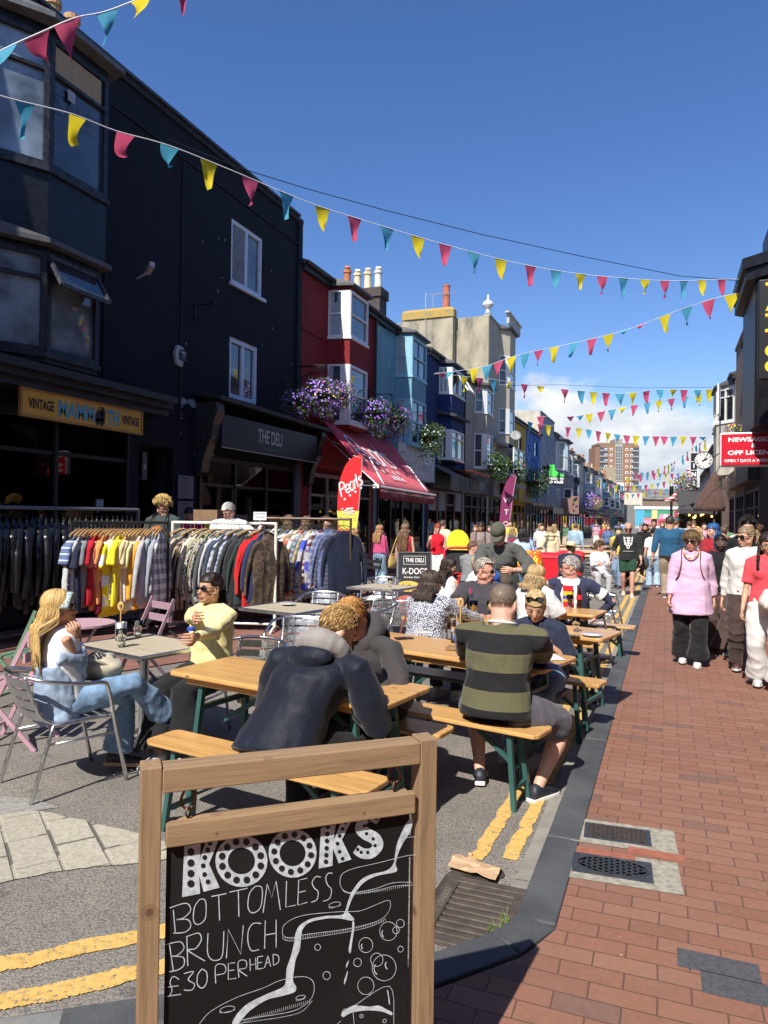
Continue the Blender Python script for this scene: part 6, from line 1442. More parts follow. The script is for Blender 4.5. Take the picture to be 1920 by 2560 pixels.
def bin_(label,p,c,w=.6,d=.5,h=.95):
 e=empty('wheeled_bin',(p.x,p.y,0),R(5),label,'bin');m=mat(c,.45,var=.08)
 q=MB();q.rings([(V((0,0,.05)),V((w*.4,0,0)),V((0,d*.4,0))),(V((0,0,h*.92)),V((w*.5,0,0)),V((0,d*.5,0)))],20,power=8);q.build('body',m,e)
 q=MB();q.rings([(V((0,0,h*.92)),V((w*.53,0,0)),V((0,d*.53,0))),(V((0,0,h)),V((w*.5,0,0)),V((0,d*.5,0))),(V((0,0,h*1.04)),V((w*.35,0,0)),V((0,d*.35,0)))],20,power=8);q.build('lid',m,e)
bin_('bright red lidded bin behind the grey haired man',G(1385,1490),(.62,.015,.03),.75)
bin_('second red bin lid just right of the other by the handbag woman',G(1425,1478),(.55,.02,.03),.65)
p=G(1330,1470);e=empty('cool_box',(p.x,p.y,0),label='blue lidded box standing by the orange crisp bag',cat='box');q=MB();q.box((0,0,.4),(1.3,.6,.8));q.build('body',mat((.06,.10,.25),.5),e,bevel=.03);q=MB();q.box((0,0,.83),(1.36,.66,.05));q.build('lid',mat((.05,.12,.4),.5),e,bevel=.02)
p=D(1310,1365,12.5);e=empty('crisp_bag',(p.x,p.y,.83),label='large orange and yellow printed bag lying behind the blue cap',cat='bag')
q=MB();q.rings([(V((0,0,0)),V((.3,0,0)),V((0,.14,0))),(V((0,0,.12)),V((.34,0,0)),V((0,.17,0))),(V((0,0,.3)),V((.3,0,0)),V((0,.1,0))),(V((.05,0,.38)),V((.26,0,0)),V((0,.02,0)))],14);
for v_ in q.v:v_+=V((0,0,.03*MN.noise(v_*9)))
q.build('bag_body',fabric((.78,.38,.02),.2,'blotch',(.72,.10,.02),4.,rough=.4,c3=(.75,.6,.05)),e,smooth=True)
def aboard(label,p,head,w,h,c,build_front,cat='sandwich board'):
 e=empty('sandwich_board',(p.x,p.y,p.z if abs(p.z)>.001 else 0),R(head),label,cat)
 lean=.16
 for s in(-1,1):
  q=MB();q.extrude([(-w/2,0),(w/2,0),(w/2,h),(-w/2,h)],(0,s*lean*h,0),(1,0,0),V((0,-s*lean,1)).normalized(),V((0,s,lean)).normalized(),.02)
  b_=q.build('panel',mat(c,.45,var=.1),e)
  q=MB();
  for a,b2 in(((-w/2,0),(-w/2,h)),((w/2,0),(w/2,h)),((-w/2,h),(w/2,h)),((-w/2,.02),(w/2,.02))):
   u_=V((0,-s*lean,1)).normalized();o=V((0,s*(lean*h+.025),0));q.beam(o+V((a[0],0,0))+u_*a[1],o+V((b2[0],0,0))+u_*b2[1],.025,.012)
  q.build('frame',plain((.35,.35,.36),.4,.6),e)
  if s==-1:
   u_=V((0,-s*lean,1)).normalized();build_front(b_,e,V((0,s*(lean*h+.024),0)),u_)
 return e
def deli_front(b_,e,o,up):
 q=MB();X=V((1,0,0));text_on(q,'THE DELI',o+X*-.17+up*.94,X,up,wd=.34,ht=.075,bold=.03);text_on(q,'K-DOGS',o+X*-.22+up*.72,X,up,wd=.45,ht=.115,bold=.02);text_on(q,'Korean Corndogs',o+X*-.2+up*.64,X,up,wd=.4,ht=.045,bold=.02,skew=.3)
 nn=V((0,-1,0));
 for a,c_ in(((-.2,.90),(.2,.90)),((-.2,1.05),(.2,1.05)),((-.2,.90),(-.2,1.05)),((.2,.90),(.2,1.05))):ribbon(q,[o+X*a[0]+up*a[1],o+X*c_[0]+up*c_[1]],.008,nn)
 for v_ in q.v:v_.y-=.002
 q.build('lettering',plain((.7,.68,.66)),b_)
 for(x,z,rx,rz_,c_)in((-.12,.5,.2,.1,(.62,.38,.08)),(.14,.44,.14,.08,(.5,.22,.06)),(-.15,.2,.2,.14,(.45,.12,.1)),(.05,.25,.13,.1,(.55,.25,.08)),(.2,.12,.1,.11,(.5,.15,.2)),(-.2,.05,.12,.05,(.3,.08,.18))):
  q=MB();P=[(x+rx*math.cos(t)*(1+.15*math.sin(3*t)),z+rz_*math.sin(t))for t in[k*math.pi/9 for k in range(18)]];q.add([o+X*a+up*b+V((0,-.003-.0006*abs(x*10),0))for a,b in P],[tuple(range(18))]);q.build('printed_food',fabric(c_,.3,'blotch',sc(c_,1.5),14.,rough=.4,c3=sc(c_,.4)),b_)
p=G(1036,1545);p=D(1036,1400,13.2);aboard('black sandwich board advertising K-DOGS corn dogs outside the deli',V((p.x,p.y,0)),24,.62,1.12,(.03,.03,.035),deli_front)
def mar_front(b_,e,o,up):
 q=MB();X=V((1,0,0));text_on(q,'BUBBLE',o+X*-.2+up*.85-V((0,.002,0)),X,up,wd=.4,bold=.02)
 for z in(.35,.6):
  for a,c_ in(((-.13,z-.08),(.13,z-.08)),((-.13,z+.08),(.13,z+.08)),((-.13,z-.08),(-.13,z+.08)),((.13,z-.08),(.13,z+.08))):ribbon(q,[o+X*a[0]+up*a[1]-V((0,.002,0)),o+X*c_[0]+up*c_[1]-V((0,.002,0))],.015,V((0,-1,0)))
 q.build('lettering',plain((.45,.25,.3)),b_)
p=D(1298,1330,20);aboard('maroon printed sandwich board beyond the waiter',V((p.x,p.y,0)),15,.65,1.25,(.22,.03,.07),mar_front)
p=D(1155,1360,17);
def red_front(b_,e,o,up):pass
e=aboard('small black board in a red tubular frame beside the grey shirt man',V((p.x,p.y,0)),20,.75,1.0,(.02,.02,.02),red_front)
q=MB();q.tube(spl([(-.42,-.2,0),(-.42,-.12,.85),(-.36,-.1,1.02),(0,-.1,1.05),(.36,-.1,1.02),(.42,-.12,.85),(.42,-.2,0)],4),.03,8);q.build('red_hoop',mat((.6,.02,.05),.4),e,smooth=True)
p=D(1145,1325,18.5);q=MB();q.extrude([(.3*math.cos(R(a)),.75+.35*math.sin(R(a)))for a in range(0,181,15)]+[(-.3,0),(.3,0)],(0,0,0),(1,0,0),(0,0,1),(0,1,0),.03);o=q.build('yellow_board',mat((.75,.68,.03),.5),loc=(p.x,p.y,.35));tag(o,'round topped yellow board behind the grey shirt man','sign board')
def rack(label,A,B,H,c,r=.02,group='steel clothes rails on the road'):
 A=V((A[0],A[1],0));B=V((B[0],B[1],0));u=(B-A).normalized();n=V((-u.y,u.x,0));e=empty('clothes_rail',(A+B)/2,0,label,'clothes rail',group);c0=(A+B)/2
 m=mat(c,.45,.3 if sum(c)<1 else 0,var=.3,vs_=25,bump=.1)
 q=MB();q.tube([A-c0+V((0,0,H)),B-c0+V((0,0,H))],r,8);q.build('top_bar',m,e)
 for P in(A,B):
  q=MB();q.tube([P-c0+V((0,0,.06)),P-c0+V((0,0,H+.02))],r*1.05,8);q.build('upright',m,e)
  q=MB();q.tube(spl([P-c0+n*.28+V((0,0,.02)),P-c0+n*.1+V((0,0,.07)),P-c0-n*.1+V((0,0,.07)),P-c0-n*.28+V((0,0,.02))],3),r*.9,8);q.build('foot',m,e)
 q=MB();q.tube([A-c0+V((0,0,.12)),B-c0+V((0,0,.12))],r*.8,6);q.build('lower_bar',m,e)
 return e,A,B,u
def proj2(px,py,dep):p=D(px,py,dep);return p
RA=proj2(178,1311,9.35);RB=V((-6.66,8.48,0));e,A1,B1_,uA=rack('black clothes rail of colourful t-shirts on wooden hangers',(RA.x,RA.y),(RB.x,RB.y),1.62,(.03,.03,.03))
WA=proj2(432,1316,10.9);WB=V((-5.44,9.42,0));e,A2,B2_,uB=rack('white clothes rail of dark jackets and shirts',(WA.x,WA.y),(WB.x,WB.y),1.62,(.72,.70,.62),.022)
CA=proj2(640,1296,11.6);CB=proj2(877,1296,11.5);e,A3,B3_,uC=rack('brown rusty clothes rail of patterned knitwear',(CA.x,CA.y),(CB.x,CB.y),1.70,(.09,.06,.045))
LA=proj2(-60,1262,9.0);LB2=proj2(345,1283,11.3);e,A4,B4_,uD=rack('long grey scaffold rail of black leather jackets by the vintage shop',(LA.x,LA.y),(LB2 .x,LB2 .y),1.80,(.16,.17,.19),.028)
def remesh_eval(mb,voxel,smooth=2,disp=None,name='m'):
 me=mb.mesh(name);ob=bpy.data.objects.new('tmp',me);col.objects.link(ob)
 rm=ob.modifiers.new('r','REMESH');rm.mode='VOXEL';rm.voxel_size=voxel;rm.adaptivity=0
 if smooth:s=ob.modifiers.new('s','SMOOTH');s.iterations=smooth;s.factor=.5
 dg=bpy.context.evaluated_depsgraph_get();out=bpy.data.meshes.new_from_object(ob.evaluated_get(dg));bpy.data.objects.remove(ob);bpy.data.meshes.remove(me)
 if disp:
  ns=[v.normal.copy()for v in out.vertices]
  for v,n in zip(out.vertices,ns):v.co=v.co+disp(v.co,n)
 out.polygons.foreach_set('use_smooth',[True]*len(out.polygons));out.name=name;return out
def garment_mesh(kind,seed,long_=True):
 q=MB();top=-.16;wd=.23;L={'tee':.70,'shirt':.74,'knit':.66,'jacket':.74,'polo':.68}[kind];th={'tee':.030,'shirt':.034,'knit':.05,'jacket':.055,'polo':.032}[kind]
 hx=V((1,0,0));hy=V((0,1,0))
 rs=[(V((0,0,top+.035)),hx*.075,hy*th*.7),(V((0,0,top)),hx*.11,hy*th),(V((0,0,top-.06)),hx*(wd-.01),hy*th),(V((0,0,top-.2)),hx*(wd+.005),hy*th*1.2),(V((0,0,top-.45)),hx*(wd+.01),hy*th*1.25),(V((0,0,top-L)),hx*(wd+.02),hy*th*1.1)]
 q.rings(rs,24,power=2.6)
 for s in(-1,1):
  if long_:pts=[(s*.15,0,top-.035),(s*.22,.01,top-.10),(s*.275,.02,top-.26),(s*.30,.03,top-.42),(s*.30,.035,top-.60)];r_=[.055,.062,.055,.048,.042]
  else:pts=[(s*.15,0,top-.035),(s*.23,.005,top-.10),(s*.30,.01,top-.27)];r_=[.055,.07,.075]
  q.tube(pts,r_,10,flat=.55)
 if kind in('jacket','shirt','polo'):q.tube([(x,-.01+.02*(abs(x)<.05),top+.05)for x in(-.075,-.04,0,.04,.075)],.022,6)
 if kind=='knit':q.rings([(V((0,0,top-L+.03)),hx*(wd+.03),hy*th*1.3),(V((0,0,top-L-.03)),hx*(wd-.0),hy*th*1.1)],20)
 def dsp(c,n):
  k=min(1,max(0,(top-c.z)/.25))
  f=MN.noise(V((c.x*13+seed*3.1,c.y*5,c.z*1.3+seed)))*.022*k+MN.noise(V((c.x*30,c.y*9+seed,c.z*5)))*.006
  if kind=='knit':f*=.7
  return n*f+V((0,.02*math.sin(c.z*4+seed)*k,0))
 return remesh_eval(q,.014,2,dsp,'garment')
_pr={}
def gproto(kind,long_,seed):
 k=(kind,long_,seed)
 if k not in _pr:_pr[k]=garment_mesh(kind,seed,long_)
 return _pr[k]
HW_=woodm((.58,.36,.15),'x',.4,knots=False)
def hanger_mesh(wood=True):
 q=MB()
 q.tube(spl([(.0,0,-.075),(0,0,-.02),(.018,0,.012),(.0,0,.03),(-.022,0,.012),(-.02,0,-.002)],3),.0025,5)
 if wood:q.tube(spl([(-.205,0,-.175),(-.12,.0,-.125),(0,0,-.085),(.12,0,-.125),(.205,0,-.175)],4),[.010]*17,6,flat=1.6)
 else:q.tube(spl([(-.2,0,-.175),(0,0,-.08),(.2,0,-.175)],4),[.006]*9,6)
 return q.mesh('hanger')
HG1=hanger_mesh(True);HG1 .materials.append(HW_);HG2=hanger_mesh(False);HG2 .materials.append(plain((.02,.02,.02),.4));HG3=hanger_mesh(False);HG3 .materials.append(plain((.5,.48,.45),.4,.6))
def hang(A,B,u,H,items,turn,hg,group,place,names=None,jit=.35,margin=.08):
 random.seed(len(items)*7+int(H*10));n=len(items);L=(B-A).length-2*margin
 for i,(kind,long_,m,lb,s)in enumerate(items):
  t=margin+L*(i+.5)/n;p=A+u*t+V((0,0,H-.012))
  e=bpy.data.objects.new({'tee':'tshirt','shirt':'shirt','knit':'jumper','jacket':'jacket','polo':'polo_shirt'}[kind],None)
  me=gproto(kind,long_,(i*5)%3)
  mk=me.copy()if False else me
  ob=bpy.data.objects.new({'tee':'tshirt','shirt':'shirt','knit':'jumper','jacket':'jacket','polo':'polo_shirt'}[kind],mk);col.objects.link(ob)
  if not len(me.materials):me.materials.append(m)
  ob.material_slots[0].link='OBJECT';ob.material_slots[0].material=m
  ob.location=p;ob.rotation_euler=(0,R(random.uniform(-2,2)),turn+R(random.uniform(-6,6))*jit*3);ob.scale=(s*1.16,1.1,s*1.28*random.uniform(.95,1.06))
  tag(ob,lb,{'tee':'t-shirt','shirt':'shirt','knit':'jumper','jacket':'jacket','polo':'polo shirt'}[kind],group)
  h=bpy.data.objects.new('hanger',hg[i%len(hg)]);col.objects.link(h);h.parent=ob;h.scale=(1/ob.scale.x,1/1.1,1/ob.scale.z)
ORD=['leftmost','second','third','fourth','fifth','sixth','seventh','eighth','ninth','tenth','eleventh','twelfth','thirteenth','fourteenth','fifteenth','sixteenth','seventeenth','eighteenth','nineteenth','twentieth','twenty-first','twenty-second','twenty-third','twenty-fourth','twenty-fifth','twenty-sixth','twenty-seventh','twenty-eighth','twenty-ninth','thirtieth']
def od(i):return 'leftmost' if i==0 else ORD[i]+' from the left'
la=[('polo',0,fabric((.10,.16,.30),.15,'hstripe',(.62,.64,.66),16.,duty=.80),'navy and white striped'),('tee',1,fabric((.46,.47,.48)),'pale grey'),('polo',0,fabric((.02,.025,.05)),'midnight navy'),('tee',0,fabric((.20,.21,.22)),'mid grey'),('polo',0,fabric((.55,.015,.03)),'bright red'),('polo',0,fabric((.42,.012,.025)),'deep red'),('tee',0,fabric((.72,.22,.12)),'coral'),('polo',0,fabric((.74,.30,.10)),'orange'),('tee',0,fabric((.28,.02,.05)),'maroon'),('shirt',0,fabric((.80,.80,.78),.06,'hstripe',(.80,.66,.02),5.,duty=.5),'yellow and white hooped'),('tee',0,fabric((.80,.76,.38)),'pale lemon'),('tee',0,fabric((.82,.68,.03)),'vivid yellow'),('polo',0,fabric((.80,.70,.05)),'canary yellow'),('tee',0,fabric((.78,.55,.30)),'peach'),('polo',0,fabric((.62,.52,.30)),'sand coloured'),('tee',0,fabric((.80,.74,.34)),'faded lemon'),('knit',1,fabric((.72,.72,.73),.06),'white'),('tee',1,fabric((.75,.36,.03)),'amber orange'),('knit',1,fabric((.40,.40,.42)),'heather grey'),('tee',1,fabric((.72,.36,.38)),'soft pink'),('shirt',1,fabric((.28,.31,.34),.1),'slate blue'),('shirt',1,fabric((.30,.33,.37),.1),'blue grey'),('shirt',1,fabric((.17,.19,.22),.06,'plaid',(.70,.71,.72),9.,c3=(.82,.82,.82)),'large grey and white checked')]
face=math.atan2(-.60,.80)
it=[(k,bool(l),m,f'{c} { {"tee":"t-shirt","shirt":"shirt","knit":"sweatshirt","polo":"polo shirt"}[k]} on the colourful tops rail, {od(i)}',random.uniform(.96,1.06))for i,(k,l,m,c)in enumerate(la)]
uang=math.atan2(uA.y,uA.x)
hang(A1,B1_,uA,1.62,it,uang+R(34),[HG1],'colourful tops on the black rail','rail')
lb_=[('jacket',(.09,.09,.095),'charcoal'),('jacket',(.12,.11,.11),'ash black'),('shirt',(.42,.36,.29),'beige'),('jacket',(.03,.03,.03),'black'),('shirt',('vert',(.34,.25,.18),(.03,.03,.03),22.),'brown striped'),('shirt',('vert',(.12,.10,.09),(.5,.42,.32),26.),'thin beige striped'),('shirt',(.55,.52,.44),'cream'),('shirt',(.35,.33,.2),'khaki'),('shirt',('blotch',(.03,.035,.03),(.45,.46,.38),16.),'leaf printed'),('shirt',(.40,.36,.22),'straw coloured'),('shirt',('blotch',(.05,.05,.05),(.4,.4,.38),22.),'zebra printed'),('jacket',(.08,.085,.09),'dark grey'),('shirt',(.50,.52,.54),'pale blue grey'),('shirt',(.05,.07,.12),'dark blue'),('shirt',('plaid',(.06,.07,.10),(.6,.62,.66),14.),'black and white checked'),('jacket',(.025,.027,.035),'ink black'),('shirt',('plaid',(.12,.18,.30),(.5,.53,.6),20.),'blue checked'),('jacket',(.035,.037,.04),'matt black'),('jacket',(.045,.047,.05),'graphite'),('jacket',(.02,.02,.022),'jet black'),('jacket',(.025,.05,.045),'bottle green'),('knit',(.58,.015,.02),'bright red'),('shirt',(.50,.02,.02),'scarlet'),('jacket',(.02,.03,.09),'navy blue'),('jacket',('blotch',(.055,.04,.03),(.12,.085,.055),9.),'brown tree camouflage')]
it=[]
for i,(k,c,nm)in enumerate(lb_):
 m=fabric(c[1],.15,c[0],c[2],c[3])if isinstance(c[0],str)else fabric(c)
 it.append((k,True,m,f'{nm} {"jumper" if k=="knit" else k} on the white rail, {od(i)}',random.uniform(.98,1.1)))
hang(A2,B2_,uB,1.62,it,math.atan2(uB.y,uB.x)+R(42),[HG3,HG1,HG2],'dark jackets and shirts on the white rail','rail')
lc=[((.30,.29,.26),None,'stone grey'),((.14,.15,.12),None,'olive'),((.45,.46,.42),('knit',(.2,.25,.2),14.,None),'oatmeal flecked'),((.62,.62,.58),('knit',(.75,.75,.72),11.,None),'chunky white'),((.03,.09,.11),('knit',(.35,.45,.1),12.,None),'teal speckled'),((.12,.11,.09),None,'moss brown'),((.10,.12,.2),('hstripe',(.7,.68,.6),12.,None),'navy and cream hooped'),((.60,.56,.48),('knit',(.25,.2,.16),12.,(.5,.3,.2)),'cream banded'),((.16,.10,.07),('knit',(.5,.45,.36),10.,(.4,.1,.06)),'brown fair isle'),((.45,.56,.52),('knit',(.35,.12,.1),9.,(.6,.6,.55)),'mint green fair isle'),((.10,.13,.17),('knit',(.25,.3,.36),16.,None),'dusky blue'),((.30,.26,.2),('knit',(.5,.4,.2),14.,None),'mustard flecked'),((.45,.45,.47),('knit',(.06,.09,.5),4.,None),'grey and royal blue'),((.20,.04,.06),('knit',(.5,.48,.45),13.,(.03,.03,.04)),'burgundy patterned'),((.10,.12,.22),('knit',(.22,.25,.36),12.,None),'denim blue'),((.09,.11,.24),('blotch',(.16,.2,.34),12.,None),'marled indigo'),((.05,.06,.10),('knit',(.10,.11,.16),20.,None),'dark navy'),((.012,.018,.04),None,'inky fleece')]
it=[]
for i,(c,pt,nm)in enumerate(lc):
 m=fabric(c,.15,pt[0],pt[1],pt[2],c3=pt[3])if pt else fabric(c)
 it.append(('knit',True,m,f'{nm} jumper on the rusty brown rail, {od(i)}',random.uniform(1.0,1.12)))
hang(A3,B3_,uC,1.70,it,math.atan2(uC.y,uC.x)+R(38),[HG2],'patterned jumpers on the brown rail','rail')
LTH=mat((.006,.006,.007),.3,var=.4,vs_=10,bump=.5,bs=14,spec=.6,name='black_leather')
it=[('jacket',True,LTH,'black leather jacket on the long grey rail in the shade',random.uniform(1.05,1.2))for i in range(26)]
hang(A4,B4_,uD,1.80,it,math.atan2(uD.y,uD.x)+R(55),[HG2],'black leather jackets on the grey rail','rail')
for(px,py,dep,lb,tx_)in((650,1290,10.6,'white price card clipped to the white rail by the white shirt man','KNITWEAR'),(244,1257,12.0,'small pale price card standing on the grey scaffold rail','LEATHER £30')):
 p=D(px,py,dep);e=empty('price_card',p,R(12),lb,'card')
 q=MB();q.box((0,0,0),(.2,.008,.12));q.build('card',plain((.72,.74,.78)),e);q=MB();text_on(q,tx_,(-.085,-.0055,.02),(1,0,0),(0,0,1),wd=.17,ht=.028);text_on(q,'VINTAGE',(-.06,-.0055,-.03),(1,0,0),(0,0,1),wd=.12,ht=.025);q.build('lettering',BLK,e)
 q=MB();q.beam((0,0,-.06),(0,0,-.16),.012,.012);q.build('stem',plain((.5,.5,.5)),e)
TLp=D(378,1915,1.66);TRp=D(1066,1842,1.90)
ax_=(TRp-TLp);ax_.z=0;ax_.normalize();nb=V((ax_.y,-ax_.x,0))
FT=(TLp.z+TRp.z)/2
cb=empty('chalkboard_stand',(TLp+TRp)/2*1,label='timber framed swinging chalkboard sign reading KOOKS BOTTOMLESS BRUNCH',cat='chalkboard sign');cb.location.z=0
C0=V((cb.location.x,cb.location.y,0));HW2=(V((TRp.x,TRp.y,0))-V((TLp.x,TLp.y,0))).length/2
CW=woodm((.40,.27,.165),'z',.6,name='weathered_timber');CWx=woodm((.40,.27,.165),'x',.6)
def CB(a,b,o=0):return ax_*a+V((0,0,b))+nb*o
def cbeam(q,a,b,w,d):
 A=CB(*a);B=CB(*b);q.beam(A,B,d,w,up=V((0,0,1))if abs((B-A).normalized().z)<.5 else ax_)
def woodu(u,c=(.27,.172,.097)):
 b=NB('weathered_timber');
 if not b.tc:b.tc=b.n.new('ShaderNodeTexCoord')
 dt=b.n.new('ShaderNodeVectorMath');dt.operation='DOT_PRODUCT';dt.inputs[1].default_value=u;b.L(b.tc.outputs['Object'],dt.inputs[0])
 sub=b.n.new('ShaderNodeVectorMath');sub.operation='SCALE';sub.inputs[0].default_value=u;b.L(b.math('MULTIPLY',dt.outputs['Value'],-.93),sub.inputs['Scale'])
 ad=b.n.new('ShaderNodeVectorMath');b.L(b.tc.outputs['Object'],ad.inputs[0]);b.L(sub.outputs[0],ad.inputs[1]);v=ad.outputs[0]
 n=b.noise(v,26,6,.6,1.6);n2=b.noise(v,90,4,.6,.5)
 base=b.ramp(b.math('ADD',b.math('MULTIPLY',n,.6),b.math('MULTIPLY',n2,.4)),[(.3,sc(c,.55)),(.46,c),(.6,sc(c,1.2)),(.75,sc(c,1.55))])
 gy=b.noise(b.tc.outputs['Object'],7,4);base=b.mix(b.math('MULTIPLY',gy,.25),base,(.25,.20,.135))
 kn=b.vor(b.tc.outputs['Object'],7.5);base=b.mix(b.math('LESS_THAN',kn.outputs[0],.085),base,(.10,.055,.035));base=b.mix(b.math('MULTIPLY',b.math('LESS_THAN',kn.outputs[0],.15),.45),base,(.16,.09,.05))
 b.base(base);b.set(.75,0,.3);b.bump(n2,.4,.003);return b.m
WZ=woodu((0,0,1));WX=woodu(tuple(ax_))
def obox(q,a0,a1,b0,b1,o0,o1):
 vs=[CB(a,b,o)for a in(a0,a1)for o in(o0,o1)for b in(b0,b1)];q.add(vs,[(0,1,3,2),(4,6,7,5),(0,4,5,1),(2,3,7,6),(0,2,6,4),(1,5,7,3)])
pw=.047
for s in(-1,1):
 q=MB();a=s*HW2;obox(q,a-pw/2,a+pw/2,PV,FT,-.045,.02);q.build('post',WZ,cb,bevel=.003)
q=MB();obox(q,-HW2+pw/2+.001,HW2-pw/2-.001,FT-.062,FT-.006,-.045,.02);q.build('top_rail',WX,cb,bevel=.003)
q=MB();obox(q,-HW2+pw/2+.001,HW2-pw/2-.001,.17,.215,-.04,.015);q.build('bottom_rail',WX,cb,bevel=.003)
for s in(-1,1):
 q=MB();obox(q,s*HW2-.03,s*HW2+.03,PV,PV+.045,-.26,.22);q.build('foot',WZ,cb,bevel=.003)
bt=FT-.134
bw=HW2-pw/2-.010
q=MB();obox(q,-bw,bw-.004,bt-.053,bt,-.004,.022);q.build('batten',WX,cb,bevel=.003)
q=MB();obox(q,-bw+.008,bw-.012,bt-.045,bt-.004,-.034,-.012);q.build('rear_batten',WX,cb,bevel=.003)
def chalkm():
 b=NB('blackboard');v=b.co();n=b.noise(b.co((1,1,1.6),rot=(.3,.5,.2)),5,6,.6,1.2);n2=b.noise(v,2.2,3)
 f=b.math('MULTIPLY',b.math('MULTIPLY',b.math('SUBTRACT',n2,.42,clamp=True),2.4,clamp=True),n);b.base(b.ramp(f,[(.0,(.007,.0065,.007)),(.3,(.014,.014,.015)),(.7,(.09,.09,.1))]));b.set(.7,0,.25);return b.m
CKB=chalkm()
q=MB();obox(q,-bw+.004,bw-.010,.25,bt-.0515,-.012,-.003);board=q.build('blackboard',CKB,cb)
q=MB();obox(q,-bw+.0,bw-.006,.235,.27,-.010,.014);q.build('bottom_batten',WX,cb,bevel=.003)
for s,nm in((-1,''),(1,'')):
 q=MB();x=s*(HW2-.085);top=CB(x,FT-.062,-.012);bot=CB(x+.004,bt,-.012)
 q.tube(spl([CB(x-.006,FT-.066,-.012),CB(x-.016,FT-.09,-.012),CB(x-.014,FT-.105,-.012),CB(x,FT-.116,-.012),CB(x+.014,FT-.105,-.012),CB(x+.016,FT-.09,-.012),CB(x+.006,FT-.07,-.012),CB(x-.004,FT-.064,-.012)],4),.0034,6)
 q.tube(spl([CB(x+.002,bt-.004,-.012),CB(x-.006,bt+.012,-.004),CB(x,bt+.024,-.008),CB(x+.007,bt+.014,-.014),CB(x+.003,bt,-.012)],4),.0028,6)
 q.build('carabiner',mat((.16,.09,.06),.5,.7,var=.4,vs_=60),cb,smooth=True)
for a in(-.36,.30):
 q=MB();q.lathe([(.001,0),(.0045,0),(.0045,.001),(.001,.0015)],CB(a*HW2*2*.8,bt-.032,.0222),10,M=Matrix((ax_,V((0,0,1)),nb)).transposed());q.build('screw',mat((.45,.33,.2),.4,.7),cb)
BO=C0+nb*(-.0015)
def toboard(px,py):
 d=ray(px,py);t=(BO-CP).dot(nb)/d.dot(nb);p=CP+d*t;return p-C0
def kz(x,y):return(320+x*.4822,1800+y*.4822)
CH_W=mat((.46,.50,.56),.9,var=.3,vs_=70,bump=0,name='chalk')
CH_G=mat((.42,.46,.52),.9,var=.5,vs_=45,bump=0,name='chalk_faint')
def bp(x,y):return toboard(*kz(x,y))
q=MB()
def stroke(pts,w=5.5,sm=True,closed=False,mb=None):
 P=spl(pts,5,closed)if sm and len(pts)>2 else pts
 ribbon(mb or q,[bp(*p)for p in P],w*.4822/FPX*1.5,nb,closed)
L=stroke
B1=[[(235,985),(245,1100)],[(215,975),(300,950),(325,985),(290,1025),(250,1035),(310,1035),(325,1070),(295,1100),(235,1105)]]
for s_ in B1:L(s_)
L([(372,930),(345,970),(340,1040),(365,1060),(400,1030),(405,960),(395,930),(372,930)])
L([(432,915),(510,900)],sm=False);L([(470,908),(475,1040)],sm=False)
L([(525,893),(620,872)],sm=False);L([(572,884),(575,1020)],sm=False)
L([(660,862),(630,900),(622,970),(645,1000),(685,975),(697,905),(690,865),(660,862)])
L([(700,1000),(722,850),(745,920),(768,835),(790,985)],sm=False)
L([(822,835),(818,970),(868,960)],sm=False)
L([(930,820),(885,830),(880,960),(930,945)],sm=False);L([(882,895),(922,885)],sm=False)
L([(1000,815),(975,812),(955,840),(965,870),(985,890),(980,930),(950,945)])
L([(1062,795),(1038,795),(1025,820),(1035,855),(1055,880),(1045,925),(1012,940)])
L([(215,1165),(235,1300)],sm=False);L([(195,1165),(270,1150),(290,1185),(255,1220),(225,1225),(285,1230),(290,1270),(260,1295),(215,1305)])
L([(305,1120),(310,1275)],sm=False);L([(300,1125),(365,1105),(380,1140),(350,1185),(312,1195),(400,1250)])
L([(415,1105),(412,1200),(430,1240),(465,1245),(490,1215),(497,1095)])
L([(510,1235),(520,1085),(585,1215),(598,1065)],sm=False)
L([(690,1055),(650,1055),(625,1090),(622,1150),(640,1195),(680,1190)])
L([(712,1040),(708,1185)],sm=False);L([(768,1035),(768,1180)],sm=False);L([(710,1115),(768,1105)],sm=False)
L([(265,1345),(235,1330),(218,1360),(228,1400),(215,1430),(205,1432),(275,1422)],w=5);L([(205,1385),(262,1378)],sm=False,w=5)
L([(290,1315),(340,1305),(312,1345),(345,1370),(330,1400),(290,1400)],w=5.5)
L([(385,1290),(362,1320),(360,1370),(385,1390),(408,1360),(408,1310),(385,1290)],w=5.5)
L([(455,1365),(455,1275),(500,1270),(503,1310),(458,1322)],w=5);L([(555,1258),(520,1262),(520,1345),(562,1338)],sm=False,w=5);L([(520,1300),(550,1296)],sm=False,w=5)
L([(575,1335),(572,1255),(610,1248),(612,1285),(575,1295),(618,1328)],w=5)
for a,b in(((632,1238),(634,1300)),((662,1232),(664,1295)),((633,1270),(662,1265)),((672,1290),(672,1228)),((672,1228),(700,1224)),((672,1260),(695,1256)),((672,1292),(702,1286)),((708,1285),(725,1222)),((725,1222),(740,1278)),((712,1262),(736,1256)),((752,1215),(754,1272))):L([a,b],sm=False,w=4.6)
L([(752,1215),(778,1222),(780,1255),(754,1272)],w=4.6)
L([(1495,700),(1440,705),(1300,740),(1170,770),(1110,800),(1100,850),(1120,885),(1170,895),(1280,875),(1370,845),(1470,840)],w=3.2)
L([(1103,865),(1125,892),(1180,900),(1290,885),(1375,862),(1470,858)],w=2.6)
for i in range(30):
 f=i/29;x=1160+f*310;y=893-f*52+6*math.sin(f*3);L([(x,y),(x+3,y+16)],sm=False,w=2.2)
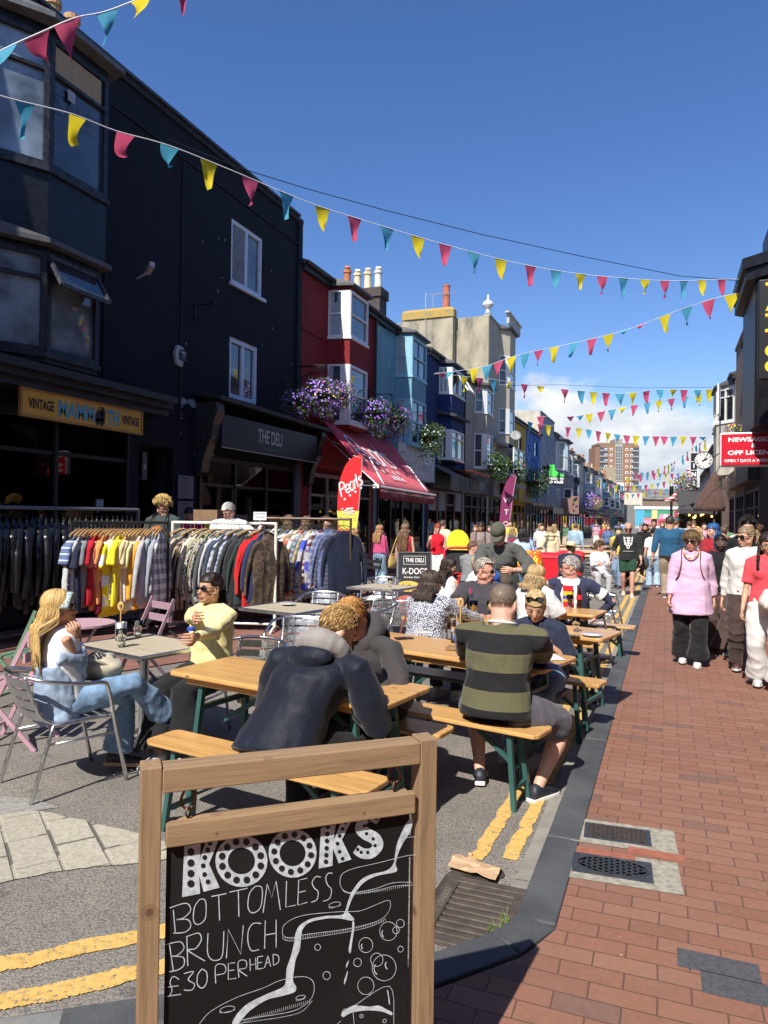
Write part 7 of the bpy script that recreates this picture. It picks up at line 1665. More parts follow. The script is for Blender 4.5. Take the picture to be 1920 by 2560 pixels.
L([(800,1110),(812,1060),(900,1015),(1080,995),(1200,990),(1280,960),(1350,935),(1360,970),(1330,1020),(1260,1055),(1130,1085),(900,1115),(860,1130),(815,1125),(800,1110)],w=3)
L([(800,1125),(815,1142),(860,1145),(905,1135),(1130,1100),(1265,1068),(1335,1030)],w=2.6)
for i in range(46):
 f=i/45;x=815+f*520;y=1128-f*95+10*math.sin(f*math.pi);L([(x,y),(x+2,y+15)],sm=False,w=2.1)
L([(370,1576),(430,1510),(560,1440),(700,1390),(790,1350),(900,1330),(955,1350),(965,1400),(945,1450),(880,1500),(780,1525),(640,1545),(580,1560)],w=3.2)
L([(560,1576),(700,1555),(800,1540),(900,1512),(955,1455)],w=2.6)
for i in range(34):
 f=i/33;x=600+f*340;y=1556-f*95+20*math.sin(f*math.pi)*-.2-(30*f*f if f>.6 else 0)*.2;L([(x,y-4),(x+3,y+14)],sm=False,w=2.1)
L([(1425,625),(1450,610),(1490,605)],w=2.6)
L([(1470,498),(1495,498)],sm=False,w=2.6)
def circ(x,y,r,w=3.4):L([(x+r*math.cos(t),y+r*math.sin(t)*1.08)for t in[k*math.pi/7 for k in range(14)]],w=w,closed=True)
for x,y,r in((1350,1095,45),(1412,1055,20),(1390,1090,17),(1233,1167,36),(1413,1188,14),(1190,1257,20),(1290,1243,32),(1328,1285,62),(1233,1378,42),(983,1178,15),(1030,1325,19),(1210,1535,8),(1330,1560,9)):circ(x,y,r)
for x,y,rx in((1072,957,30),(895,1438,24),(515,1500,38)):
 L([(x+rx*math.cos(t),y+rx*.42*math.sin(t)-.35*rx*.5*math.cos(t))for t in[k*math.pi/7 for k in range(14)]],w=3,closed=True);L([(x-rx,y+8),(x-rx+6,y+18),(x+rx-8,y+10-rx*.1),(x+rx,y-2)],w=2.5)
for x,y,r in((1340,1105,24),(1228,1172,18),(1312,1290,36),(1360,1270,26)):L([(x+r*math.cos(t),y+r*math.sin(t))for t in(2.2,2.6,3.0,3.4,3.8)],w=6)
L([(1105,1535),(1120,1500),(1160,1490),(1355,1380),(1378,1576)],w=3.4);L([(1165,1490),(1172,1576)],w=3);L([(1345,1400),(1352,1440),(1356,1475)],w=7)
L([(1085,1576),(1105,1560)],w=3)
q.build('chalk_lines',CH_W,board)
q=MB()
def fill(pts,sm=True,dz=0):
 P=spl(pts,4,True)if sm else pts
 q.add([bp(*p)+nb*(.0006+dz)for p in P],[tuple(range(len(P)))])
fill([(1470,503),(1475,530),(1462,580),(1430,630),(1405,680),(1390,730),(1388,750),(1395,780),(1370,792),(1300,805),(1240,830),(1200,865),(1165,920),(1140,985),(1150,1005),(1172,1030),(1160,1040),(1090,1028),(1020,1030),(940,1050),(905,1085),(900,1110),(895,1150),(890,1190),(870,1240),(860,1300),(855,1350),(872,1385),(862,1410),(800,1430),(720,1450),(640,1500),(600,1540),(570,1576),(540,1576),(560,1530),(620,1470),(720,1420),(800,1385),(818,1350),(822,1290),(845,1220),(862,1150),(870,1100),(895,1060),(950,1030),(1030,1015),(1105,1010),(1125,990),(1140,940),(1160,890),(1205,830),(1260,800),(1340,780),(1375,745),(1385,690),(1395,640),(1415,590),(1440,540)])
fill([(1168,1040),(1174,1060),(1170,1100),(1162,1150),(1156,1200),(1148,1208),(1144,1190),(1152,1140),(1160,1090),(1163,1050)])
fill([(1146,1245),(1136,1275),(1131,1285),(1133,1262)]);fill([(1140,1300),(1132,1345),(1120,1372),(1122,1345),(1132,1315)])
fill([(1110,1515),(1160,1482),(1200,1480),(1250,1485),(1300,1480),(1340,1500),(1368,1515),(1365,1530),(1320,1512),(1260,1505),(1200,1508),(1150,1520),(1115,1540)])
def seg(p1,p2,w1,w2=None):
 w2=w2 or w1;dx,dy=p2[0]-p1[0],p2[1]-p1[1];l=math.hypot(dx,dy);nx,ny=-dy/l,dx/l
 fill([(p1[0]+nx*w1/2,p1[1]+ny*w1/2),(p2[0]+nx*w2/2,p2[1]+ny*w2/2),(p2[0]-nx*w2/2,p2[1]-ny*w2/2),(p1[0]-nx*w1/2,p1[1]-ny*w1/2)],False)
DOTS=[]
fill([(292,655),(376,640),(374,740),(368,795),(374,900),(280,918)],False)
fill([(405,625),(470,620),(420,745),(475,868),(392,890),(362,780),(364,745)],False,.0003)
for y in(683,740,795,848):DOTS.append((326,y,19))
for p in((425,638),(413,672),(398,712),(390,755),(397,800),(415,838)):DOTS.append((*p,13))
def ring(cx,cy,ro,ri,sq,a0,nd,dr):
 n=28
 o_=[(cx+ro*math.cos(t)*sq,cy+ro*math.sin(t)*1.04)for t in[2*math.pi*k/n for k in range(n)]];i_=[(cx+ri*math.cos(t)*sq,cy+ri*math.sin(t)*1.02)for t in[2*math.pi*k/n for k in range(n)]]
 q.add([bp(*p)+nb*.0006 for p in o_+i_],[(k,(k+1)%n,n+(k+1)%n,n+k)for k in range(n)])
 for k in range(nd):t=2*math.pi*k/nd+a0;DOTS.append((cx+(ro+ri)/2*math.cos(t)*sq,cy+(ro+ri)/2*math.sin(t)*1.03,dr))
ring(588,730,130,68,1.04,.25,12,18);ring(853,690,122,66,1.02,.1,12,16)
fill([(1000,560),(1078,530),(1062,650),(1060,755),(988,770)],False);fill([(1105,528),(1165,508),(1108,620),(1158,722),(1092,742),(1062,665),(1063,630)],False,.0003)
for y in(552,590,626,664,700,734):DOTS.append((1035-(.05*(y-550)),y,12))
for p in((1125,530),(1112,564),(1097,600),(1086,640),(1096,682),(1112,718)):DOTS.append((*p,10))
S=spl([(1300,520),(1262,500),(1220,520),(1205,560),(1235,590),(1280,615),(1295,655),(1260,690),(1215,690),(1180,668)],5);
ribbon(q,[bp(*p)+nb*.0006 for p in S],[.022+.008*math.sin(i/len(S)*math.pi)for i in range(len(S))],nb)
for p in((1287,512),(1248,518),(1225,548),(1236,588),(1270,615),(1280,650),(1242,685),(1208,685),(1190,670)):DOTS.append((*p,9))
q.build('chalk_fill',CH_W,board)
q=MB()
for x,y,r in DOTS:q.add([bp(x+r*math.cos(t),y+r*1.05*math.sin(t))+nb*.0012 for t in[k*math.pi/6 for k in range(12)]],[tuple(range(12))])
q.build('painted_dots',mat((.012,.011,.012),.55),board)
def ik(a,t,l1,l2,hint):
 a=V(a);t=V(t);d=t-a;L=d.length
 if L>(l1+l2)*.995:t=a+d*((l1+l2)*.995/L);d=t-a;L=d.length
 if L<abs(l1-l2)+.01:L=abs(l1-l2)+.01
 u=d.normalized();x=(l1*l1-l2*l2+L*L)/(2*L);h=math.sqrt(max(0,l1*l1-x*x));hv=V(hint);hv=hv-u*hv.dot(u);hv=hv.normalized()if hv.length>1e-5 else u.orthogonal()
 return a+u*x+hv*h,t
def hmat(yaw,pitch=0,roll=0):
 return Matrix.Rotation(yaw,3,'Z')@Matrix.Rotation(pitch,3,'X')@Matrix.Rotation(roll,3,'Y')
SK={'pale':(.62,.38,.29),'tan':(.52,.30,.20),'red':(.58,.31,.23),'dark':(.085,.042,.028),'olive':(.48,.29,.19)}
class Person:
 def __init__(s,**k):s.__dict__.update(k)
def person(label,loc=(0,0),face=0,H=1.7,sex='m',pose='stand',skin_='pale',head=(0,0,0),lean=0,side=0,hands=(None,None),knees=None,feet=None,seat=.47,top=None,bottom=None,shoes=(.05,.05,.055),hair=None,glasses=None,extras=(),build=1.0,detail=1,z0=0,stride=0,group=None,hipover=None,elbow=(None,None),twist=0,name='person'):
 a=R(face);Rz=Matrix.Rotation(a,3,'Z');root=empty(name,(loc[0],loc[1],z0),0,label,'person',group)
 O=V((loc[0],loc[1],z0))
 def W(p):return Rz@V(p)
 def toroot(p):return V(p)-O
 k=H/1.7;f=sex=='f'
 sh=(.165 if f else .195)*k*(.5+.5*build);hp=(.085 if f else .08)*k*(.6+.4*build)
 if pose=='sit':pel=V((0,0,seat+.085*k))
 else:pel=V((0,0,.515*H+.01))
 if hipover is not None:pel=toroot(hipover)
 else:pel=W(pel)
 ln=R(lean);sd_=R(side)
 spine=Rz@V((math.sin(sd_),math.sin(ln)*math.cos(sd_),math.cos(ln)*math.cos(sd_)))
 fw=W((0,1,0));rt=W((1,0,0));Rt=Matrix.Rotation(R(twist),3,'Z');rtc=Rt@rt
 fwd=spine.cross(rtc)*-1;fwd=rtc.cross(spine)*-1;
 if fwd.dot(Rt@fw)<0:fwd=-fwd
 slump=.02
 waist=pel+spine*.14*k;chest=pel+spine*.30*k;nb_=pel+spine*.475*k+fwd*.0;
 shl=pel+spine*.425*k
 SH=[shl-rtc*sh-spine*.022*k,shl+rtc*sh-spine*.022*k];HP=[pel-rt*hp-V((0,0,.02)),pel+rt*hp-V((0,0,.02))]
 HM=hmat(a+R(head[0]),R(head[1]),R(head[2]))
 neckdir=(spine*.75+V((0,0,.35))+fwd*(.18 if lean>15 else .05)+(HM@V((0,.25,0)))*.3).normalized()
 hc=nb_+neckdir*.124*k
 ua,fa=.285*k,.25*k;EL=[];WR=[]
 for i,s_ in((0,-1),(1,1)):
  h=hands[i]
  if h is None:t=SH[i]+rtc*s_*.07*k+fw*.04-V((0,0,.53*k));hint=-fw+rtc*s_*.3
  elif h=='swing':t=SH[i]+rtc*s_*.06*k+fw*.17*k-V((0,0,.49*k));hint=-fw
  elif h=='back':t=SH[i]+rtc*s_*.08*k-fw*.10*k-V((0,0,.51*k));hint=-fw
  elif isinstance(h,V):t=toroot(h);hint=-fw*.3+rtc*s_*.3-V((0,0,1))
  else:t=W(h);hint=-fw*.3+rtc*s_*.3-V((0,0,1))
  if elbow[i]is not None:hint=W(elbow[i])
  e_,w_=ik(SH[i],t,ua,fa,hint);EL.append(e_);WR.append(w_)
 th,cl=.245*H*1.0,.235*H;KN=[];AN=[]
 for i,s_ in((0,-1),(1,1)):
  if feet and feet[i]is not None:t=toroot(feet[i])if isinstance(feet[i],V)else W(feet[i])
  elif pose=='sit':t=W((s_*.11,.40*k,.075))
  else:
   st=stride*(1 if i==0 else-1);t=W((s_*.085*k,st*.30*k,.075+(.05*abs(st)if st<0 else 0)))
  hint=fw+V((0,0,.35 if pose=='sit' else 0))+rt*s_*.12
  if knees and knees[i]is not None:hint=W(knees[i])if not isinstance(knees[i],V)else knees[i]
  kn,an=ik(HP[i],t,th,cl,hint);KN.append(kn);AN.append(an)
 vx=.0085 if detail>=2 else(.013 if detail==1 else .022)
 q=MB();m3=HM
 def hp_(x,y,z):return hc+HM@(V((x,y,z))*k*(.96 if f else 1.0))
 def hell(c,r,n=12,mm=8):q.ell(hp_(*c),[x*k*(.96 if f else 1.0)for x in r],HM,n,mm)
 hell((0,-.012,.032),(.076,.096,.086),16,12);hell((0,.03,-.03),(.058,.062,.076),14,10);hell((0,.055,-.088),(.034,.034,.028))
 hell((0,.03,.0),(.068,.062,.05));hell((0,.073,.022),(.045,.018,.014))
 q.tube([hp_(0,.082,.008),hp_(0,.100,-.014),hp_(0,.110,-.032),hp_(0,.092,-.038)],[.009*k,.011*k,.014*k,.010*k],8)
 for s_ in(-1,1):hell((s_*.034,.066,-.028),(.022,.02,.02));hell((s_*.076,-.008,-.012),(.011,.02,.032));hell((s_*.05,.0,-.055),(.022,.05,.03))
 hell((0,.088,-.062),(.024,.014,.012))
 nr=(.05 if f else .061)*k*(.5+.5*build)
 q.tube([nb_-spine*.06*k,nb_+fwd*.0,hc-neckdir*.05*k+HM@V((0,-.012,0)),hc+HM@V((0,-.015,0))],[nr*1.0,nr*1.0,nr*.95,nr*.9],12)
 q.rings([(pel-V((0,0,.03)),rt*.13*k,fwd*.085*k),(waist,rt*.105*k,fwd*.08*k),(chest,rtc*.13*k,fwd*.095*k),(shl-spine*.02*k,rtc*.12*k,fwd*.06*k),(nb_,rtc*.05*k,fwd*.045*k)],14)
 am=(.8 if f else 1.0)*(.55+.45*build)
 slv=(top or{}).get('sleeve',1);bare=slv<=0
 for i,s_ in((0,-1),(1,1)):
  q.tube([shl+rtc*s_*sh*.35-spine*.02*k,SH[i],SH[i].lerp(EL[i],.45),EL[i],EL[i].lerp(WR[i],.3),EL[i].lerp(WR[i],.75),WR[i]],[.040*k,.043*k*am,.044*k*am,.038*k*am,.041*k*am,.029*k*am,.025*k*am],10)
  q.tube([HP[i],HP[i].lerp(KN[i],.4),KN[i],KN[i].lerp(AN[i],.3),KN[i].lerp(AN[i],.75),AN[i]],[.078*k,.07*k,.052*k,.056*k*am**.5,.040*k,.034*k],10)
  q.tube([AN[i],AN[i]-V((0,0,.035*k))+Rz@V((0,.05,0)),AN[i]-V((0,0,.045*k))+Rz@V((0,.12*k,0))],[.033*k,.032*k,.02*k],8)
 me=remesh_eval(q,vx,2,None,'body')
 hb=MB()
 for i,s_ in((0,-1),(1,1)):
  d=(WR[i]-EL[i]).normalized();grip=extras_get(extras,'grip',i)
  x_=d.cross(fwd if abs(d.dot(fwd))<.9 else V((0,0,1))).normalized();palm_n=x_.cross(d).normalized()
  if grip is not None:curl=grip
  else:curl=.55
  inn=-rtc*s_;inn=(inn-d*inn.dot(d));inn=inn.normalized()if inn.length>.2 else palm_n
  lat=d.cross(inn).normalized()
  if lat.dot(fwd)<0:lat=-lat
  hs=k*(.92 if f else 1.0)
  c=WR[i]
  hb.rings([(c-d*.015*hs,lat*.024*hs,inn*.017*hs),(c+d*.02*hs,lat*.030*hs,inn*.015*hs),(c+d*.06*hs,lat*.040*hs,inn*.015*hs),(c+d*.09*hs,lat*.040*hs,inn*.013*hs)],10)
  for j,(o_,ln_)in enumerate(((.030,.068),(.011,.078),(-.010,.072),(-.030,.055))):
   b0=c+d*.085*hs+lat*o_*hs;pts=[b0-d*.015*hs];dd=d;cur=curl*(1+.1*j)
   p_=b0;pts.append(p_)
   for seg_ in(.45,.32,.23):
    dd=(dd*math.cos(cur)+inn*math.sin(cur)).normalized()if True else dd;inn2=(inn*math.cos(cur)-d*math.sin(cur));p_=p_+dd*ln_*hs*seg_;pts.append(p_)
    dd=(dd+inn*cur*.6).normalized()
   hb.tube(pts,[.0088*hs,.0086*hs,.008*hs,.0072*hs,.0058*hs],6)
  tb=c+d*.025*hs+lat*.026*hs;hb.tube([tb,tb+d*.03*hs+lat*.022*hs+inn*.008*hs,tb+d*.058*hs+lat*.026*hs+inn*.02*hs,tb+d*.078*hs+lat*.018*hs+inn*.03*hs],[.0115*hs,.0105*hs,.009*hs,.007*hs],6)
 vs=[v.co.copy()for v in me.vertices];fs=[tuple(p.vertices)for p in me.polygons];o0=len(vs)
 me2=bpy.data.meshes.new('body');me2 .from_pydata([tuple(v)for v in vs+hb.v],[],fs+[tuple(x+o0 for x in f_)for f_ in hb.f]);bpy.data.meshes.remove(me)
 me2 .update();me2 .polygons.foreach_set('use_smooth',[True]*len(me2 .polygons));me2 .materials.append(skin(SK[skin_]));bo=bpy.data.objects.new('body',me2);col.objects.link(bo);bo.parent=root
 def cloth(nm,mb,m,amp=.008,seed=0,vox=None,fs_=1.0,sm=2,vert=False):
  def dsp(c,n):
   c2=c+V((seed*3.3,seed,0))
   g=MN.noise(V((c2 .x*9,c2 .y*9,c2 .z*(4.5 if not vert else 1.6)))*fs_)*amp+MN.noise(V((c2 .x*22,c2 .y*22,c2 .z*14))*fs_)*amp*.35
   r_=1-abs(MN.noise(V((c2 .x*5+c2 .z*4,c2 .y*5,c2 .z*8))*fs_));return n*(g+amp*.6*(r_**4))
  me=remesh_eval(mb,vox or max(vx*1.15,.011 if detail>=2 else .014),sm,dsp,nm);me.materials.append(m);o=bpy.data.objects.new(nm,me);col.objects.link(o);o.parent=root;return o
 sdn=len(bpy.data.objects)%97
 if bottom:
  q=MB();L_=bottom.get('loose',.012);kind=bottom.get('kind','trousers')
  tw=(1.0+.0*build);bw_=.55+.45*build
  Lw=min(L_,.008);q.rings([(pel-V((0,0,.085 if pose!='sit' else .05)),rt*(.145*k*bw_+Lw),fwd*(.10*k*bw_+Lw)),(pel-spine*.01,rt*(.155*k*bw_+Lw),fwd*(.108*k*bw_+Lw)),(pel+spine*.07*k,rt*(.138*k*bw_+Lw),fwd*(.10*k*bw_+Lw)),(pel+spine*.10*k,rt*(.12*k*bw_),fwd*(.09*k*bw_))],18)
  if kind=='skirt':
   hz=bottom.get('hem',.12);fl=bottom.get('flare',.3);base=(HP[0]+HP[1])/2
   c1=(KN[0]+KN[1])/2;c2=(AN[0]+AN[1])/2;c2=V((c2 .x,c2 .y,hz))
   q.rings([(pel,rt*.17*k,fwd*.125*k),(base.lerp(c1,.6),rt*.2*k,fwd*.16*k),(c1,rt*.21*k,fwd*.18*k),(c2,rt*fl*.75,fwd*fl*.7)],22)
  else:
   end=bottom.get('to',.93);fl=bottom.get('flare',0)
   for i in(0,1):
    full=[HP[i]+V((0,0,.0)),HP[i].lerp(KN[i],.4),KN[i],KN[i].lerp(AN[i],.45),KN[i].lerp(AN[i],end if end>.5 else .5)]
    rr=[.082*k*bw_+min(L_,.01),.080*k*bw_+L_,.060*k+L_,.056*k+L_*.8+fl*.35,.048*k+L_*.7+fl]
    if kind=='shorts':
     e2=bottom.get('to',.85);full=[HP[i]+V((0,0,.02)),HP[i].lerp(KN[i],.4),HP[i].lerp(KN[i],e2)];rr=[.086*k*bw_+min(L_,.01),.086*k*bw_+L_,.078*k+L_*1.1]
    q.tube(full,rr,14)
    if kind!='shorts' and end>.9 and pose!='sit' and fl<=0:q.tube([KN[i].lerp(AN[i],.92),KN[i].lerp(AN[i],1.0)],[.056*k+L_,.062*k+L_],12)
  cloth(kind if kind!='trousers' else bottom.get('name','trousers'),q,bottom['m'],bottom.get('amp',.010),sdn,vert=bottom.get('vert',True))
 if top:
  q=MB();L_=top.get('loose',.015);bwx=.5+.5*build;hem=top.get('hem',-.02);up_=spine
  belly=top.get('belly',0)
  rs=[(pel+up_*hem*k,rt*(.165*k*bwx+L_*1.2),fwd*(.115*k*bwx+L_*1.2+belly*.6)),(pel+up_*.08*k,rt*(.155*k*bwx+L_),fwd*(.112*k*bwx+L_+belly)),(waist+up_*.02,rt.lerp(rtc,.5)*(.142*k*bwx+L_),fwd*(.108*k*bwx+L_+belly*.8)),(chest,rtc*(.158*k*bwx+L_),fwd*(.116*k*bwx+L_)),(shl-up_*.045*k,rtc*(.172*k*bwx+L_*.4),fwd*(.098*k+L_*.5)),(shl-up_*.005*k,rtc*(.160*k*bwx),fwd*.082*k),(shl+up_*.030*k,rtc*(.105*k),fwd*.070*k),(nb_+up_*.004,rtc*(.072*k+top.get('neck',0)),fwd*.064*k)]
  if hem<-.1:
   rs[0]=(pel+up_*hem*.45*k,rt*(.18*k*bwx+L_*1.6),fwd*(.175*k*bwx+L_*1.8));rs[1]=(rs[1][0],rs[1][1]*1.06,rs[1][2]*1.15)
   rs.insert(0,(pel+up_*hem*k-V((0,0,.02)),rt*(.185*k*bwx+L_*1.8),fwd*(.21*k*bwx+L_*2)))
  q.rings(rs,20,power=2.6 if hem<-.1 else 2)
  if f:
   for s_ in(-1,1):q.ell(chest+rtc*s_*.062*k+fwd*(.080*k*bwx+L_*.6)-up_*.01,(.066*k*bwx,.050*k*bwx,.07*k*bwx))
  sl=top.get('sleeve',1)
  if sl>0:
   for i,s_ in((0,-1),(1,1)):
    P_=[shl+rtc*s_*sh*.45+up_*.015,SH[i]];lw=top.get('sl',.0)
    rr=[.054*k,.057*k*am+L_*.35]
    if sl<=.55:P_+=[SH[i].lerp(EL[i],.5),SH[i].lerp(EL[i],sl*1.55)];rr+=[.052*k*am+L_*.8+lw,.053*k*am+L_*1.1+lw]
    else:
     P_+=[SH[i].lerp(EL[i],.5),EL[i],EL[i].lerp(WR[i],.5*(sl)),EL[i].lerp(WR[i],.97*sl)];rr+=[.050*k*am+L_*.6+lw,.043*k*am+L_*.6+lw,.040*k*am+L_*.55+lw,.032*k*am+L_*.4+lw*.4]
    q.tube(P_,rr,12)
  col_=top.get('collar')
  o=cloth(top.get('name','shirt'),q,top['m'],top.get('amp',.010),sdn+5,fs_=top.get('fs',1.0))
  if col_=='shirt' or col_=='polo' or col_=='rugby':
   q=MB();cc=[];
   for t in range(-8,9):th_=math.pi*t/8*.86;cc.append(nb_+neckdir*.012*k+rtc*math.sin(th_)*.078*k-fwd*math.cos(th_)*.068*k+fwd*.0-up_*(.03*k*(abs(t)/8)**3))
   q.tube(cc,[.016*k]*17,6,flat=.5);q.build('collar',top.get('cm')or top['m'],root,smooth=True)
  if col_=='hood':
   q=MB();hd=[]
   for t in range(-7,8):th_=math.pi*t/7*.80;hd.append(nb_+neckdir*.01+rtc*math.sin(th_)*.105*k-fwd*(math.cos(th_)*.09*k+.02)+up_*.012-up_*.07*(abs(t)/7)**2)
   q.tube(hd,[(.028+.034*math.cos(t/7*math.pi/2))*k for t in range(-7,8)],9);cloth('hood_lining',q,top.get('cm')or top['m'],.008,sdn+9);q=MB();q.ell(nb_-fwd*.10*k-up_*.065*k,(.125*k,.055*k,.07*k),Matrix((rtc,fwd,up_)).transposed());cloth('hood',q,top['m'],.01,sdn+9)
  if col_=='hoodup':
   q=MB();
   for(y_,z_,a_,b_)in((-.01,.03,.112,.135),):q.ell(hp_(0,-.03,.035),(.105*k,.115*k,.122*k),HM,16,12)
   q.tube([nb_-up_*.02,nb_+neckdir*.05*k-HM@V((0,.03,0))],[.11*k,.10*k],12);
   ho=cloth('hood',q,top['m'],.006,sdn+9)
   me_=ho.data;import bmesh;bm=bmesh.new();bm.from_mesh(me_);dl=[f_ for f_ in bm.faces if((HM.transposed()@(f_.calc_center_median()-hc)).y>.045*k and abs((HM.transposed()@(f_.calc_center_median()-hc)).x)<.075*k and(HM.transposed()@(f_.calc_center_median()-hc)).z>-.12*k and(HM.transposed()@(f_.calc_center_median()-hc)).z<.11*k)];bmesh.ops.delete(bm,geom=dl,context='FACES');bm.to_mesh(me_);bm.free()
 if shoes:
  for i in(0,1):
   d=Rz@V((0,1,0));
   if pose=='sit' or stride:pass
   A=AN[i];fd=extras_get(extras,'footdir',i);
   if fd is not None:d=fd.normalized()
   upv=V((0,0,1));sdv=d.cross(upv).normalized();upv=sdv.cross(d).normalized();base=A-upv*.068*k
   q=MB();q.rings([(base-d*.065*k+upv*.03*k,sdv*.028*k,upv*.028*k),(base-d*.045*k+upv*.045*k,sdv*.036*k,upv*.045*k),(base+upv*.05*k,sdv*.038*k,upv*.05*k),(base+d*.06*k+upv*.035*k,sdv*.042*k,upv*.035*k),(base+d*.13*k+upv*.026*k,sdv*.046*k,upv*.026*k),(base+d*.185*k+upv*.02*k,sdv*.03*k,upv*.018*k)],12)
   s_o=q.build('shoe',shoes if not isinstance(shoes,tuple)else mat(shoes,.5,var=.1),root,smooth=True)
   if detail>=1:
    q=MB();sole=[(-.075,-.03),(-.08,0),(-.075,.03),(0,.036),(.08,.046),(.15,.046),(.195,.02),(.2,0),(.195,-.02),(.15,-.046),(.08,-.046),(0,-.036)]
    q.extrude([(a*k,b*k)for a,b in sole],base-upv*.008*k,d,sdv,upv,.024*k);q.build('sole',mat(extras_get(extras,'sole',0)or(.65,.64,.62),.6),s_o,bevel=.004)
 if detail>=1:
  for s_ in(-1,1):
   q=MB();q.ell(hp_(s_*.031,.083,.004),(.0125*k,.006*k,.006*k),HM,8,6);ey=q.build('eye',plain((.55,.53,.5),.3),root,smooth=True)
   q=MB();q.ell(hp_(s_*.031,.0875,.004),(.0055*k,.003*k,.0055*k),HM,8,6);q.build('iris',plain((.03,.02,.015),.3),ey,smooth=True)
   q=MB();q.tube([hp_(s_*.016,.0925,.021),hp_(s_*.032,.0905,.026),hp_(s_*.048,.081,.020)],[.0025*k,.0035*k,.002*k],5);q.build('eyebrow',hairm(hair.get('brow',(.08,.05,.03))if hair else(.08,.05,.03)),root)
  q=MB();q.ell(hp_(0,.0995,-.0585),(.021*k,.005*k,.0042*k),HM,10,6);q.ell(hp_(0,.0985,-.0665),(.018*k,.005*k,.0048*k),HM,10,6)
  lc=SK[skin_];q.build('lips',plain((lc[0]*.85,lc[1]*.45,lc[2]*.5),.4),root,smooth=True)
 if hair:make_hair(root,hp_,HM,hc,k,hair,nb_,fwd,spine,detail)
 if glasses:make_glasses(root,hp_,HM,k,glasses)
 J=dict(SH=SH,EL=EL,WR=WR,HP=HP,KN=KN,AN=AN,pel=pel,chest=chest,nb=nb_,hc=hc,fwd=fwd,rt=rtc,up=spine,HM=HM,hp=hp_,k=k,root=root,O=O,Rz=Rz,waist=waist,shl=shl)
 for ex in extras:
  if callable(ex):ex(J)
 return J
def extras_get(ex,key,i):
 for e in ex:
  if isinstance(e,tuple)and e[0]==key:
   v=e[1];return v[i]if isinstance(v,(list,tuple))and key!='sole' else v
 return None
